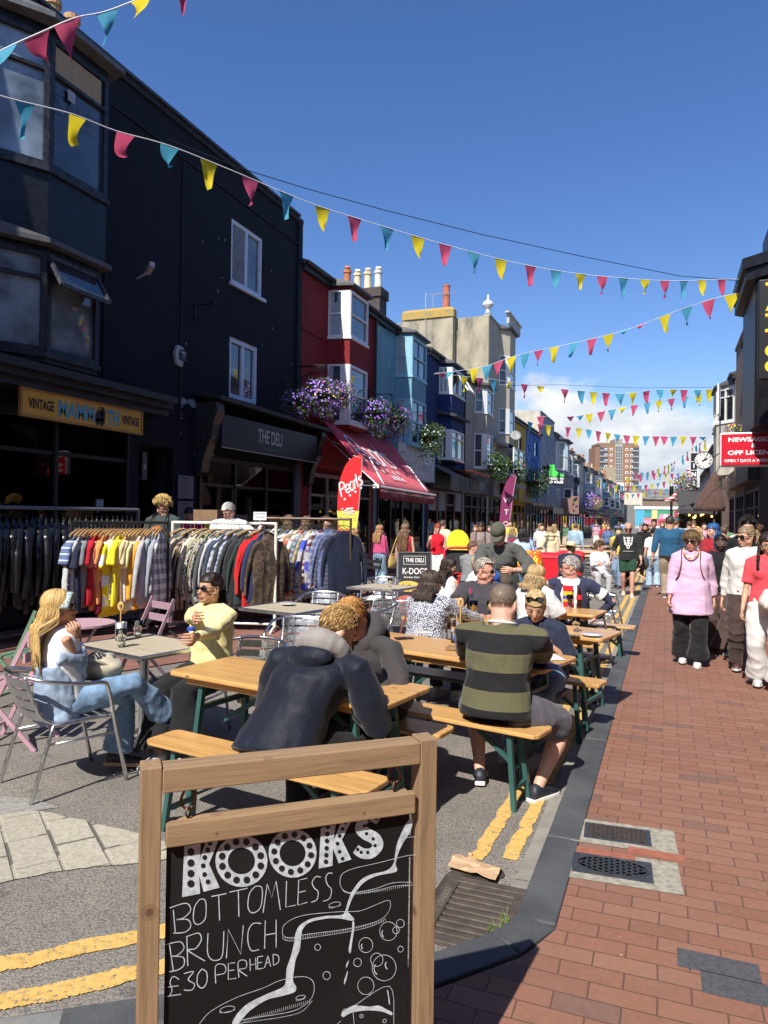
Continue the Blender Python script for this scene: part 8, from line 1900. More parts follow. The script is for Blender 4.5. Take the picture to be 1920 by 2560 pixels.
def make_hair(root,hp_,HM,hc,k,h,nb_,fwd,spine,detail):
 st=h['style'];c=h['c'];m=hairm(c);random.seed(int(c[0]*1000)+len(st));q=MB();X=HM@V((1,0,0));Y=HM@V((0,1,0));Z=HM@V((0,0,1));HT=HM.transposed()
 n=int(h.get('n',{2:340,1:170,0:60}[detail])*(1.5 if detail>1 and st in('long','bob')else 1));q.tint=.35
 vv=h.get('big',1.0);cap=(.080*vv,.101*vv,.092*vv)if st not in('buzz','bald')else(.0785,.0985,.0885)
 if st=='bald':return
 vs=[];fs=[];tn=[]
 NT,NP=(44,22)if st in('short','buzz')and detail>1 else(20,10)
 for i in range(NP+1):
  ph=math.pi*.5*1.28*i/NP
  for j in range(NT):
   t=2*math.pi*j/NT;x=math.sin(ph)*math.cos(t);y=math.sin(ph)*math.sin(t);z=math.cos(ph)
   zmin=.22 if y>.55 else(-.15 if y>.0 else-.6)
   if st=='buzz' or st=='short':zmin=.34 if y>.5 else(-.02 if y>-.1 else-.55)
   if h.get('recede')and y>.35:zmin=.62
   zz=max(z,zmin);fl=MN.noise(V((x*16+y*2,y*5,z*7)));f2=MN.noise(V((x*34,y*12,z*14)));bump=1+((.04*MN.noise(V((x*4,y*4,z*4)))+.016*fl+.008*f2+.02)if st=='short' else(.01*f2 if st=='buzz' else .05*MN.noise(V((x*5,y*5,z*5)))))
   tn.append(.5+.3*fl+.25*f2)
   vs.append(hp_(x*cap[0]*bump,-.012+y*cap[1]*bump,.032+zz*cap[2]*bump))
 for i in range(NP):
  for j in range(NT):fs.append((i*NT+j,i*NT+(j+1)%NT,(i+1)*NT+(j+1)%NT,(i+1)*NT+j))
 q.add(vs,fs)
 if st in('short','buzz'):q.t=[min(1,max(0,x))for x in tn]
 kk=k
 def surf(az,el,s=1.0):
  x=math.sin(az)*math.cos(el);y=math.cos(az)*math.cos(el);z=math.sin(el);return V((x*cap[0]*s,-.012+y*cap[1]*s,.032+z*cap[2]*s))
 if st in('short','curly','buzz'):
  L0=h.get('L',{'short':.035,'curly':.03,'buzz':.012}[st])
  for i in range(int(n*1.3)if st=='curly' else(int(n*(3.2 if detail>1 else .8))if st=='short' else(n if detail>1 else 0))):
   az=random.uniform(-math.pi,math.pi);el=random.uniform(-.55,1.5)
   if abs(az)<1.15 and el<.45:continue
   if abs(az)<1.9 and el<.0:continue
   if h.get('recede')and abs(az)<.9 and el<.8:continue
   q.tint=random.random();p=surf(az,el,.98);nrm=(p-V((0,-.012,.03))).normalized()
   if st=='curly':
    r_=random.uniform(.010,.016);cc=p+nrm*random.uniform(.008,.032);a1=nrm.orthogonal().normalized();a2=nrm.cross(a1);pts=[cc+(a1*math.cos(t)+a2*math.sin(t))*r_+nrm*.004*t for t in[w_*1.1 for w_ in range(6)]]
    q.tube([hp_(*p_)for p_ in pts],.0048*kk,4)
   else:
    d=(V((random.gauss(0,.06)+p.x*3,h.get('comb',-.2)*2.5+random.gauss(0,.06),-.5)));d=(d-nrm*d.dot(nrm)).normalized();pts=[p-nrm*.002,p+nrm*.004+d*L0*.5,p+nrm*.003+d*L0]
    q.tube([hp_(*p_)for p_ in pts],([.0024*kk,.0020*kk,.0006*kk]if detail>1 else[.0045*kk,.0035*kk,.001*kk])if st!='buzz' else[.0016*kk,.0012*kk,.0004*kk],3)
 else:
  ln=h.get('len',.3);vol=h.get('vol',1.0);wave=h.get('wave',.012);part=h.get('part',0.0)
  gd=V((0,0,-1))
  for i in range(n):
   az=random.choice((-1,1))*random.uniform(.75 if st!='bun' else .3,math.pi);el=random.uniform(-.25,1.25)
   if abs(az)<1.2 and el<.5:el=random.uniform(.55,1.25)
   q.tint=random.random();p=surf(az,el,1.0);pts=[hp_(*p)]
   if st in('long','bob'):
    tgt=surf(az if abs(az)>1.35 else math.copysign(1.35,az),-.35,1.05*vol)
    for f_ in(.33,.66,1):
     e_=el+(-.35-el)*f_;a_=az+((math.copysign(max(abs(az),1.35),az))-az)*f_;pts.append(hp_(*surf(a_,e_,1.03+.05*f_*vol+.04*random.random())))
    L=ln*random.uniform(.75,1.08);b=pts[-1];out=(b-hc);out.z=0;out=out.normalized()if out.length>0 else Y
    ph=random.uniform(0,6);steps=6
    pull=h.get('dir');
    for s_ in range(1,steps+1):
     f_=s_/steps;p_=b+gd*L*f_+out*(.03*vol*math.sin(f_*math.pi*.6)-.02*f_)+X*wave*math.sin(ph+f_*9)+Y*wave*math.cos(ph+f_*7)
     rel=p_-nb_;db=rel.dot(fwd)
     if rel.dot(spine)<.02 and abs(db)<.125*k:p_=p_+fwd*((.13*k-abs(db))*(1 if db>0.02 else-1))
     if pull is not None:p_=p_+V(pull)*f_
     pts.append(p_)
    r0=.0052*kk*(1 if detail>1 else 1.6 if detail==1 else 2.6)
    q.tube(spl([tuple(x)for x in pts],2),None or[r0*(1-.75*(j/((len(pts)-1)*2)))for j in range((len(pts)-1)*2+1)],4)
   else:
    tie=V(h.get('tie',(0,-.105,.03)));
    for f_ in(.35,.7):
     v_=p.lerp(tie,f_);cc=V((0,-.012,.032));d_=v_-cc;r_=math.sqrt((d_.x/cap[0])**2+(d_.y/cap[1])**2+(d_.z/cap[2])**2);v_=cc+d_/max(r_,.3)*1.03;pts.append(hp_(*v_))
    pts.append(hp_(*tie))
    r0=.0055*kk*(1 if detail>1 else 1.5)
    q.tube(pts,[r0,r0,r0*.9,r0*.6],4)
  if st=='pony':
   for i in range(int(n*.4)):
    q.tint=random.random();tie=V(h.get('tie',(0,-.105,.03)));b=hp_(*tie);L=ln*random.uniform(.8,1.05);j1=V((random.gauss(0,.012),random.gauss(0,.012),random.gauss(0,.01)));bk=-Y;d0=V(h.get('dir',(0,0,0)))
    pts=[b,b+bk*.04+j1+V((0,0,.0)),b+bk*.05+j1*1.5+gd*L*.35+d0*.3,b+bk*.035+j1*1.8+gd*L*.7+d0*.7,b+bk*.03+j1+gd*L+d0]
    q.tube(spl([tuple(x)for x in pts],2),[.006*kk]*7+[.003*kk,.001],4)
  if st=='bun':
   tie=V(h.get('tie',(0,-.11,.05)));q.ell(hp_(*tie),(.04*kk,.035*kk,.04*kk),HM,10,8)
 o=q.build('hair',m,root,smooth=True,tint=True)
 if h.get('beard'):
  q=MB();random.seed(5)
  for i in range({2:160,1:110,0:30}[detail]):
   az=random.uniform(-1.25,1.25);zz=random.uniform(-.1,-.045)-.0*abs(az);
   if abs(az)>.7:zz=random.uniform(-.09,-.02)
   rx,ry=.056,.066;p=V((math.sin(az)*rx,.026+math.cos(az)*ry,zz));
   if abs(az)<.35 and zz>-.073 and zz<-.055:continue
   q.tint=random.random();q.tube([hp_(*p),hp_(*(p+V((0,.004,-.012)))),hp_(*(p+V((0,.002,-.024))))],[.006*k,.005*k,.002*k],4)
  q.build('beard',hairm(h.get('bc',c)),root,tint=True)
def make_glasses(root,hp_,HM,k,g):
 c=g.get('c',(.01,.01,.012));q=MB();up_=g.get('up',False);off=V((0,0,0));
 def P(x,y,z):
  if up_:return hp_(x,y-.035,z+.098)
  return hp_(x,y,z)
 w_,h_=g.get('w',.027),g.get('h',.019)
 for s_ in(-1,1):
  pts=[P(s_*.034+w_*math.cos(t)*1.0,.101-.010*abs(math.cos(t))*(1 if math.cos(t)*s_>0 else 0),.002+h_*math.sin(t))for t in[i*math.pi/7 for i in range(14)]]
  q.tube(pts+[pts[0]],.0026*k if not g.get('thin')else .0014*k,5,cap=False)
  q.tube([P(s_*.060,.094,.008),P(s_*.076,.06,.008),P(s_*.082,-.005,.004)],.003*k if not g.get('thin')else .0015*k,5)
 q.tube([P(-.01,.104,.006),P(0,.107,.009),P(.01,.104,.006)],.0025*k,5)
 f=q.build('sunglasses' if not g.get('clear')else 'glasses',plain(c,.25),root)
 if not g.get('clear'):
  for s_ in(-1,1):
   q=MB();pts=[P(s_*.034+w_*math.cos(t),.1015-.010*abs(math.cos(t))*(1 if math.cos(t)*s_>0 else 0),.002+h_*math.sin(t))for t in[i*math.pi/7 for i in range(14)]];q.add(pts,[tuple(range(14))]);q.build('lens',plain((.008,.008,.01),.08,0,.8),f)
def cap_hat(c,brim=1,style='cap'):
 def fn(J):
  hp_,HM,k=J['hp'],J['HM'],J['k'];q=MB();rs=[]
  X=HM@V((1,0,0));Y=HM@V((0,1,0))
  if style=='cap':
   for z,r in((.035,1.0),(.07,1.01),(.10,.93),(.125,.7),(.137,.35),(.14,.02)):rs.append((hp_(0,-.012,z),X*.086*k*r,Y*.108*k*r))
   q.rings(rs,18);o=q.build('cap',fabric(c,.1),J['root'],smooth=True)
   q=MB();pts=[]
   for i in range(9):t=math.pi*i/8;pts.append((.07*math.cos(t),.075+.085*math.sin(t)))
   vs=[hp_(a,b,.045-.25*(b-.075)+(-.10*a*a/.005*.02))for a,b in pts]+[hp_(a,b,.039-.25*(b-.075)+(-.10*a*a/.005*.02))for a,b in pts]
   q.add(vs,[tuple(range(8,-1,-1)),tuple(range(9,18))]+[(i,i+1,10+i,9+i)for i in range(8)]+[(8,0,9,17)]);q.build('peak',fabric(c,.1),o)
  elif style=='straw':
   for z,r in((.05,1.0),(.09,.98),(.125,.88),(.14,.5),(.14,.02)):rs.append((hp_(0,-.012,z),X*.088*k*r,Y*.105*k*r))
   q.rings(rs,20)
   rs=[(hp_(0,-.012,.058),X*.08*k,Y*.10*k),(hp_(0,-.012,.05),X*.20*k,Y*.22*k),(hp_(0,-.012,.042),X*.20*k,Y*.22*k)];q.rings(rs,24);
   q.build('straw_hat',mat(c,.8,var=.2,bump=.4,bs=150),J['root'],smooth=True)
  elif style=='flat':
   for z,r,y in((.04,1.02,0),(.07,1.14,.005),(.095,1.05,.0),(.105,.6,-.01),(.107,.02,-.01)):rs.append((hp_(0,-.0+y,z),X*.092*k*r,Y*.12*k*r))
   q.rings(rs,18);q.build('flat_cap',fabric(c,.2),J['root'],smooth=True)
 return fn
def headband(c):
 def fn(J):
  hp_,k=J['hp'],J['k'];q=MB();pts=[]
  for i in range(19):
   t=math.pi*(i/18)*1.0;x=math.cos(t)*.0885;z=math.sin(t)*.106-.005;y=.045-.03*math.sin(t)*0+.012*math.sin(t);pts.append((x,y,z))
  vs=[];
  for x,y,z in pts:
   for dy in(-.03,-.01,.01,.028):vs.append(hp_(x,y+dy,z+.004*(1 if abs(dy)<.015 else 0)))
  q.add(vs,[(i*4+j,i*4+j+1,(i+1)*4+j+1,(i+1)*4+j)for i in range(18)for j in range(3)]);b=NB('crochet');v_=b.co();vo=b.vor(v_,70,'DISTANCE_TO_EDGE',.3);b.base(b.ramp(vo.outputs[0],[(.0,(.50,.58,.58)),(.22,(.36,.47,.48)),(.3,(.05,.07,.07))]));b.bump(vo.outputs[0],.6,-.004);o=q.build('headband',b.m,J['root'],smooth=True);md=o.modifiers.new('s','SOLIDIFY');md.thickness=.005
 return fn
def straps(c=(.16,.07,.035)):
 def fn(J):
  k=J['k']
  for s_ in(-1,1):
   q=MB();b=J['shl']+J['rt']*s_*.105*k;f=J['fwd'];u=J['up']
   P_=spl([tuple(x)for x in(b-f*.10*k-u*.10,b-f*.085*k+u*.03,b+u*.075,b+f*.10*k+u*.035,b+f*.155*k-u*.08,b+f*.15*k+J['rt']*s_*.03-u*.22,b+J['rt']*s_*.08-u*.30+f*.05)],4)
   q.tube(P_,.018*k,6,flat=.35,up=J['rt']);q.build('strap',mat(c,.5,var=.2),J['root'],smooth=True)
  q=MB();cc=J['chest']-J['fwd']*.19*k;q.ell(cc,(.15*k,.08*k,.19*k),Matrix((J['rt'],J['fwd'],J['up'])).transposed(),12,8);q.build('backpack',mat(sc(c,.8),.6,var=.2),J['root'],smooth=True)
 return fn
def print_on(kind,c):
 def fn(J):
  k=J['k'];q=MB();
  def P(a,b,o=.0):
   f_=math.sqrt(max(0,1-(a/.19)**2));return J['chest']+J['rt']*a*k+J['up']*b*k+J['fwd']*((.150 if kind!='stripe' else .152)*f_+.0+o)*k
  if kind=='wolf':
   pts=[(-.10,.12),(-.09,.02),(-.075,-.06),(-.04,-.08),(-.03,-.13),(0,-.16),(.03,-.13),(.04,-.08),(.075,-.06),(.09,.02),(.10,.12),(.055,.09),(.03,.11),(-.03,.11),(-.055,.09)]
   q.add([P(a,b,.012)for a,b in pts],[tuple(range(len(pts)))]);o=q.build('shirt_print',plain(c),J['root'])
   q=MB()
   for s_ in(-1,1):
    for pl in([(.02,.07),(.06,.08),(.075,.03),(.06,.05),(.03,.045)],[(.015,.02),(.05,.03),(.06,-.02),(.03,.0)],[(.01,-.04),(.035,-.03),(.03,-.07)]):q.add([P(a*s_,b,.016)for a,b in pl],[tuple(range(len(pl)))])
   q.add([P(a,b,.016)for a,b in((-.012,-.08),(.012,-.08),(.008,-.13),(-.008,-.13))],[(0,1,2,3)]);q.build('print_detail',plain((.02,.02,.022)),o)
   q=MB();ribbon(q,[P(-.11+.022*i,-.20,.014)for i in range(11)],.008,J['fwd']);q.build('print_line',plain(c),o)
  elif kind=='one':
   q.tint=.5;o=P(.085,.10,.0);text_on(q,'1',o+J['fwd']*.02,J['rt']*-1 if False else J['rt'],J['up'],ht=.06*k,bold=.04);q.build('number_print',plain(c),J['root'])
 return fn
def tote(c,side=1,drop=.55,size=(.2,.06,.24),strapc=None,name='tote_bag',label=None,group=None,at=None,world=True,cat='bag'):
 def fn(J):
  k=J['k'];b=(J['shl']+J['rt']*side*.17*k)if at is None else at(J);O=J['O']
  c0=b+V((0,0,-drop*k))+J['rt']*side*.10-J['fwd']*.03 if at is None else b+V((0,0,-drop*k))
  e=empty(name,c0+O,label=label,cat=cat)
  q=MB();M3=Matrix((J['rt'],J['fwd'],V((0,0,1)))).transposed();
  if abs(M3 .determinant())<.2:M3=Matrix.Identity(3)
  X=M3@V((0,1,0));Y=M3@V((1,0,0))
  q.rings([(V((0,0,-size[2])),X*size[0]*.7,Y*size[1]*.7),(V((0,0,-size[2]*.85)),X*size[0]*1.05,Y*size[1]*1.2),(V((0,0,-size[2]*.3)),X*size[0],Y*size[1]),(V((0,0,size[2]*.25)),X*size[0]*.75,Y*size[1]*.5),(V((0,0,size[2]*.45)),X*size[0]*.5,Y*size[1]*.3)],16)
  for v_ in q.v:v_+=V((MN.noise(v_*14),MN.noise(v_*14+V((5,0,0))),MN.noise(v_*11+V((0,7,0)))))*.018
  q.build('bag_body',fabric(c,.12),e,smooth=True)
  q=MB();t=b-c0+V((0,0,.03));q.tube(spl([tuple(x)for x in(X*size[0]*.6+V((0,0,size[2]*.3)),t+X*.03,t-X*.03,-X*size[0]*.6+V((0,0,size[2]*.3)))],5),.008,6,flat=1.2);q.build('strap',fabric(strapc or c,.1),e)
 return fn
def necklace(J):
 cs=((.8,.5,.08),(.75,.1,.15),(.75,.5,.45),(.7,.65,.5));
 for j,c in enumerate(cs):
  q=MB()
  for i in range(j,17,4):
   t=math.pi*(i/16)-math.pi/2;a=math.sin(t)*.075;b=-math.cos(t)*.10+.03;q.ell(J['nb']+J['rt']*a+J['up']*b+J['fwd']*(.085+.055*math.cos(t)),(.011,.011,.011),n=8,m_=5)
  q.build('necklace_beads',plain(c,.3),J['root'])
def T(m,**k):return dict(m=m,**k)
DENIM=fabric((.14,.23,.38),.3);DEN_L=fabric((.30,.42,.56),.25);BLKF=fabric((.012,.012,.014),.2);WHF=fabric((.64,.64,.65),.06);NAVY=fabric((.018,.024,.05),.15)
Gd=lambda px,py,dep:D(px,py,dep)
def shirt_off(J):
 k=J['k'];q=MB();M3=Matrix((J['rt'],J['fwd'],J['up'])).transposed()
 q.rings([(J['pel']-V((0,0,.12))-J['fwd']*.05,J['rt']*.21,J['fwd']*.14),(J['pel']+J['up']*.06-J['fwd']*.04,J['rt']*.18,J['fwd']*.135),(J['waist']+J['up']*.02-J['fwd']*.05,J['rt']*.17,J['fwd']*.11),(J['chest']-J['up']*.06-J['fwd']*.07,J['rt']*.16,J['fwd']*.085)],18)
 for i,s_ in((0,-1),(1,1)):
  q.tube([J['chest']+J['rt']*s_*.15-J['fwd']*.06,J['SH'][i].lerp(J['EL'][i],.55),J['EL'][i],J['EL'][i].lerp(J['WR'][i],.5),J['EL'][i].lerp(J['WR'][i],.72)],[.045,.056,.056,.048,.052],10)
 def dsp(c,n):return n*(MN.noise(c*11)*.018+MN.noise(c*26)*.008)
 me=remesh_eval(q,.011,2,dsp,'open_shirt');me.materials.append(fabric((.25,.32,.43),.15));o=bpy.data.objects.new('open_shirt',me);col.objects.link(o);o.parent=J['root']
f1=-24
person('blonde woman seated in profile with crochet headband and pale denim shirt off her shoulders',loc=(-3.62,3.60),face=-30,H=1.68,sex='f',pose='sit',seat=.46,skin_='tan',lean=-6,head=(-26,-2,0),hands=(D(215,1650,4.85),D(186,1597,4.60)),elbow=((-.3,-.1,-1),(.2,-.1,-1)),feet=(D(292,1895,4.9)+V((0,0,.03)),D(415,1790,5.05)),knees=((.2,1,1.2),(.5,1,1.5)),top=T(fabric((.78,.78,.79),.04),sleeve=0,loose=.010,name='vest_top',amp=.006),bottom=T(fabric((.17,.27,.41),.3),flare=.04,name='jeans',loose=.009,amp=.012,vert=False),shoes=(.03,.025,.025),hair=dict(style='long',c=(.50,.33,.13),len=.38,n=520,vol=1.12,wave=.01,dir=(-.02,-.02,0)),glasses=dict(w=.029,h=.021),detail=2,extras=(headband((.4,.5,.5)),shirt_off,('grip',(.9,.9)),('footdir',(V((.7,.6,-.1)),V((.95,.25,.15)))),('sole',(.42,.28,.17))))
person('dark haired woman in a pale yellow jumper and narrow sunglasses seated across the table',loc=(-3.19,4.60),face=182,H=1.72,sex='f',pose='sit',seat=.50,skin_='tan',lean=3,head=(-14,2,0),hands=(D(492,1592,4.85),D(486,1545,4.80)),elbow=((.1,-.2,-1),(.7,-.1,-1)),feet=(G(475,1880,.08),G(395,1885,.08)),knees=((.3,1,.8),(.6,1,.8)),top=T(fabric((.72,.65,.32),.06),loose=.014,name='jumper',amp=.009,hem=-.04),bottom=T(BLKF,loose=.03,flare=.08),shoes=(.5,.5,.5),hair=dict(style='pony',c=(.020,.012,.010),len=.42,tie=(.02,-.09,-.02),dir=(.05,-.16,0),brow=(.02,.012,.01)),glasses=dict(w=.031,h=.013),detail=2,extras=(('grip',(.9,.8)),))
person('young man seen from behind in a navy jacket leaning over the nearest table',loc=(-1.85,3.27),face=-8,H=1.84,sex='m',pose='sit',seat=.485,skin_='pale',lean=29,side=13,head=(-28,-34,6),build=1.28,hands=(D(770,1690,4.15),D(880,1738,3.95)),elbow=((-.6,-.1,-.8),(.9,-.3,-.7)),feet=((-.1,.30,.08),(.25,.35,.08)),knees=((-.3,1,.6),(.3,1,.6)),top=T(fabric((.0065,.0095,.021),.12,rough=.6),loose=.026,name='jacket',amp=.012,fs=.7,sl=.014,hem=-.085,collar='hood',cm=fabric((.26,.24,.235),.06)),bottom=T(BLKF,loose=.02),shoes=(.3,.3,.31),hair=dict(style='short',c=(.42,.27,.11),comb=-.1,n=520),detail=2,extras=(('grip',(.6,.6)),))
person('ginger haired man in a charcoal zip hoodie bowing his head over the near table',loc=(-1.68,4.34),face=160,H=1.80,sex='m',pose='sit',seat=.485,skin_='red',lean=30,head=(10,-48,0),build=1.1,hands=(D(905,1690,4.2),D(800,1680,4.3)),elbow=((-.7,-.3,-.9),(.7,-.3,-.9)),feet=((-.1,.25,.08),(.2,.3,.08)),top=T(fabric((.052,.047,.05),.12),loose=.025,name='hoodie',amp=.012,fs=.8,sl=.012,collar='hood'),bottom=T(BLKF,loose=.02),shoes=(.1,.1,.1),hair=dict(style='short',c=(.50,.26,.085),comb=.1,n=520,brow=(.4,.22,.1)),detail=2)
def rugby_collar(J):pass
person('broad man seen from behind in a black and olive hooped rugby shirt on the bench',loc=(-.98,4.44),face=-6,H=1.80,sex='m',pose='sit',seat=.485,skin_='pale',lean=10,head=(0,-14,-3),build=1.32,hands=(D(1185,1640,5.25),D(1345,1650,5.15)),elbow=((-.5,-.4,-.8),(.9,-.3,-.8)),feet=(G(1200,1928,.075),G(1345,1968,.075)),knees=((-.5,1,.4),(.55,.9,.3)),top=T(fabric((.012,.012,.014),.1,'hstripe',(.105,.10,.055),4.5,duty=.5,off=-.028),loose=.022,name='rugby_shirt',amp=.011,fs=.8,sl=.008,hem=-.06,collar='rugby',cm=fabric((.72,.72,.74),.04)),bottom=T(fabric((.085,.08,.10),.15),kind='shorts',name='shorts',loose=.022,to=.95,amp=.016,vert=False),shoes=(.02,.022,.035),hair=dict(style='buzz',c=(.17,.13,.10),n=900),detail=2,extras=(('footdir',(V((-.25,1,-.25)),V((.5,1,0)))),('sole',(.75,.74,.73))))
person('blonde woman with sunglasses pushed up on her head bowed behind the rugby shirt man',loc=(-.86,5.62),face=168,H=1.66,sex='f',pose='sit',seat=.48,skin_='tan',lean=22,head=(18,-28,0),hands=(D(1372,1610,5.3),D(1250,1600,5.2)),elbow=((-.4,-.3,-1),(.4,-.3,-1)),top=T(fabric((.022,.030,.06),.12),sleeve=.5,loose=.02,name='tshirt',amp=.009),bottom=T(DENIM,loose=.015),shoes=(.6,.6,.6),hair=dict(style='pony',c=(.48,.34,.17),len=.22,tie=(.0,-.1,.0)),glasses=dict(up=True,w=.032,h=.024),detail=2)
person('brown haired woman seen from behind in a blue and white ditsy print blouse',loc=(-2.07,6.35),face=-14,H=1.66,sex='f',pose='sit',seat=.48,skin_='tan',lean=8,head=(-38,-4,0),build=1.35,hands=(D(1085,1600,7.0),D(1215,1560,7.0)),elbow=((-.4,-.3,-1),(.4,-.3,-1)),top=T(fabric((.62,.63,.68),.05,'paisley',(.035,.04,.09),60.),loose=.03,name='blouse',amp=.012,sl=.012,hem=-.08),bottom=T(NAVY,loose=.02),shoes=(.55,.55,.55),hair=dict(style='bob',c=(.060,.042,.036),len=.16,vol=1.15,n=420,brow=(.04,.03,.02)),glasses=dict(w=.026,h=.018),detail=2,extras=(tote((.02,.028,.06),-1,.50,(.17,.06,.22),(.22,.07,.05),'shoulder_bag','navy shoulder bag with tan leather straps on the patterned blouse woman\'s arm'),))
person('balding grey haired man in a charcoal polo shirt with a red number one and sunglasses',loc=(-1.78,7.55),face=172,H=1.80,sex='m',pose='sit',seat=.48,skin_='red',lean=10,head=(88,-6,0),build=1.2,hands=(D(1215,1545,7.15),D(1120,1540,7.2)),elbow=((-.4,-.3,-1),(.4,-.3,-1)),top=T(fabric((.055,.05,.062),.1),sleeve=.55,loose=.026,name='polo_shirt',amp=.010,collar='polo',belly=.03),bottom=T(DENIM,loose=.02),hair=dict(style='short',c=(.42,.38,.33),n=420,recede=True,comb=-.3,brow=(.3,.26,.22)),glasses=dict(w=.030,h=.017),detail=2,extras=(print_on('one',(.62,.02,.10)),))
person('long dark haired woman in a white top looking right beyond the polo shirt man',loc=(-2.62,8.75),face=-30,H=1.66,sex='f',pose='sit',seat=.47,skin_='tan',lean=8,head=(-45,-14,0),hands=(D(1120,1500,8.9),D(1130,1510,8.8)),top=T(WHF,sleeve=0,loose=.01,name='vest_top'),bottom=T(BLKF,loose=.02),hair=dict(style='long',c=(.035,.022,.018),len=.26,vol=1.05),detail=1)
person('blonde streaked woman bending forward just behind the polo shirt man\'s forehead',loc=(-2.38,10.0),face=150,H=1.64,sex='f',pose='sit',seat=.47,skin_='tan',lean=18,head=(20,-22,0),hands=((-.2,.4,.75),(.2,.4,.75)),top=T(fabric((.66,.66,.68)),sleeve=.5,loose=.012),bottom=T(DENIM),hair=dict(style='pony',c=(.42,.30,.17),len=.2),detail=1)
person('waiter in a grey green cap and baggy dark t-shirt stooping to clear a table',loc=(-1.95,9.15),face=178,H=1.84,sex='m',pose='stand',skin_='pale',lean=24,head=(0,-38,0),build=1.1,stride=.2,hands=(D(1282,1425,8.75),D(1198,1440,8.65)),elbow=((-.7,-.5,-.3),(.7,-.5,-.3)),top=T(fabric((.085,.088,.085),.12),sleeve=.6,loose=.03,name='tshirt',amp=.014,sl=.012,hem=-.10,neck=.02),bottom=T(fabric((.03,.03,.04)),kind='shorts',loose=.03,to=.95),shoes=(.03,.03,.03),hair=dict(style='short',c=(.42,.24,.12)),detail=2,extras=(cap_hat((.085,.085,.065)),))
person('fair haired woman in a white t-shirt seen from behind at the cola bottle table',loc=(-1.32,7.62),face=-22,H=1.68,sex='f',pose='sit',seat=.48,skin_='tan',lean=8,head=(-10,-8,4),build=1.05,hands=(D(1370,1530,8.0),D(1418,1530,7.75)),elbow=((-.4,-.3,-1),(.4,-.3,-1)),top=T(fabric((.72,.72,.72),.05),sleeve=.55,loose=.03,name='tshirt',amp=.014,sl=.012,hem=-.06),bottom=T(DENIM,loose=.015,name='jeans'),shoes=(.6,.6,.6),hair=dict(style='long',c=(.40,.28,.14),len=.16,vol=1.2,wave=.02,n=380),detail=2)
def bright_panel(J):
 for(b0,b1,c)in((.13,.06,(.62,.02,.04)),(.06,.01,(.72,.55,.03)),(.01,-.03,(.08,.10,.42)),(-.03,-.06,(.72,.5,.03)),(-.06,-.16,(.6,.03,.05))):
  q=MB();P=[]
  for b in(b0,b1):
   P.append([J['chest']+J['rt']*a+J['up']*b+J['fwd']*(.165*math.sqrt(1-(a/.2)**2)+.004)for a in(-.06,-.03,0,.03,.06)])
  q.add(P[0]+P[1],[(i,i+1,6+i,5+i)for i in range(4)]);q.build('shirt_print',plain(c),J['root'])
def open_jacket(J):
 q=MB();rt,fw,up=J['rt'],J['fwd'],J['up']
 for s_ in(-1,1):
  i=0 if s_<0 else 1
  q.rings([(J['pel']+rt*s_*.11-up*.02,rt*.09,fw*.15),(J['waist']+rt*s_*.115,rt*.08,fw*.145),(J['chest']+rt*s_*.125,rt*.075,fw*.145),(J['shl']+rt*s_*.10,rt*.07,fw*.10)],14)
  q.tube([J['shl']+rt*s_*.1,J['SH'][i],J['SH'][i].lerp(J['EL'][i],.5),J['EL'][i],J['EL'][i].lerp(J['WR'][i],.95)],[.075,.08,.07,.062,.05],10)
 q.rings([(J['pel']-fw*.10,rt*.15,fw*.05),(J['chest']-fw*.10,rt*.17,fw*.06),(J['shl']-fw*.05,rt*.16,fw*.06)],14)
 me=remesh_eval(q,.012,2,lambda c,n:n*MN.noise(c*9)*.012,'jacket');me.materials.append(fabric((.03,.035,.075),.12));o=bpy.data.objects.new('jacket',me);col.objects.link(o);o.parent=J['root']
person('grey haired man in glasses and open navy jacket over a bright printed t-shirt looking right',loc=(-1.02,8.62),face=172,H=1.78,sex='m',pose='sit',seat=.48,skin_='red',lean=6,head=(-78,-2,0),build=1.15,hands=(D(1490,1545,8.3),D(1400,1535,8.2)),elbow=((-.4,-.3,-1),(.4,-.3,-1)),top=T(fabric((.74,.74,.74),.05),sleeve=.4,loose=.02,name='tshirt'),bottom=T(fabric((.03,.03,.05)),loose=.02),hair=dict(style='short',c=(.46,.44,.42),n=480,comb=-.3,brow=(.35,.33,.3)),glasses=dict(clear=True,w=.026,h=.017),detail=2,extras=(bright_panel,open_jacket))
person('person in a bright blue baseball cap bending behind the fair haired woman',loc=(-1.95,8.35),face=200,H=1.5,sex='f',pose='sit',seat=.47,skin_='tan',lean=20,head=(55,-30,0),hands=((-.15,.35,.78),(.15,.35,.78)),top=T(WHF,sleeve=.5,loose=.02,name='tshirt'),bottom=T(DENIM),hair=dict(style='pony',c=(.03,.02,.018),len=.15),detail=1,extras=(cap_hat((.02,.09,.36)),))
PVZ=PV
person('older woman walking in a loose pink blouse black trousers and dark sunglasses',loc=(.26,9.02),face=176,H=1.62,sex='f',pose='stand',skin_='red',z0=PVZ,lean=2,head=(-8,-2,0),build=1.08,stride=.28,hands=('back','swing'),top=T(fabric((.58,.38,.54),.06),sleeve=.82,loose=.028,name='blouse',amp=.014,hem=-.24,sl=.008,collar='shirt',fs=.8,belly=.02),bottom=T(fabric((.014,.014,.016),.2),flare=.06,loose=.028,amp=.018),shoes=(.55,.53,.5),hair=dict(style='short',big=1.17,c=(.20,.125,.06),comb=.3,n=520,L=.06),glasses=dict(w=.031,h=.021),detail=2,extras=(straps(),lambda J:necklace(J)))
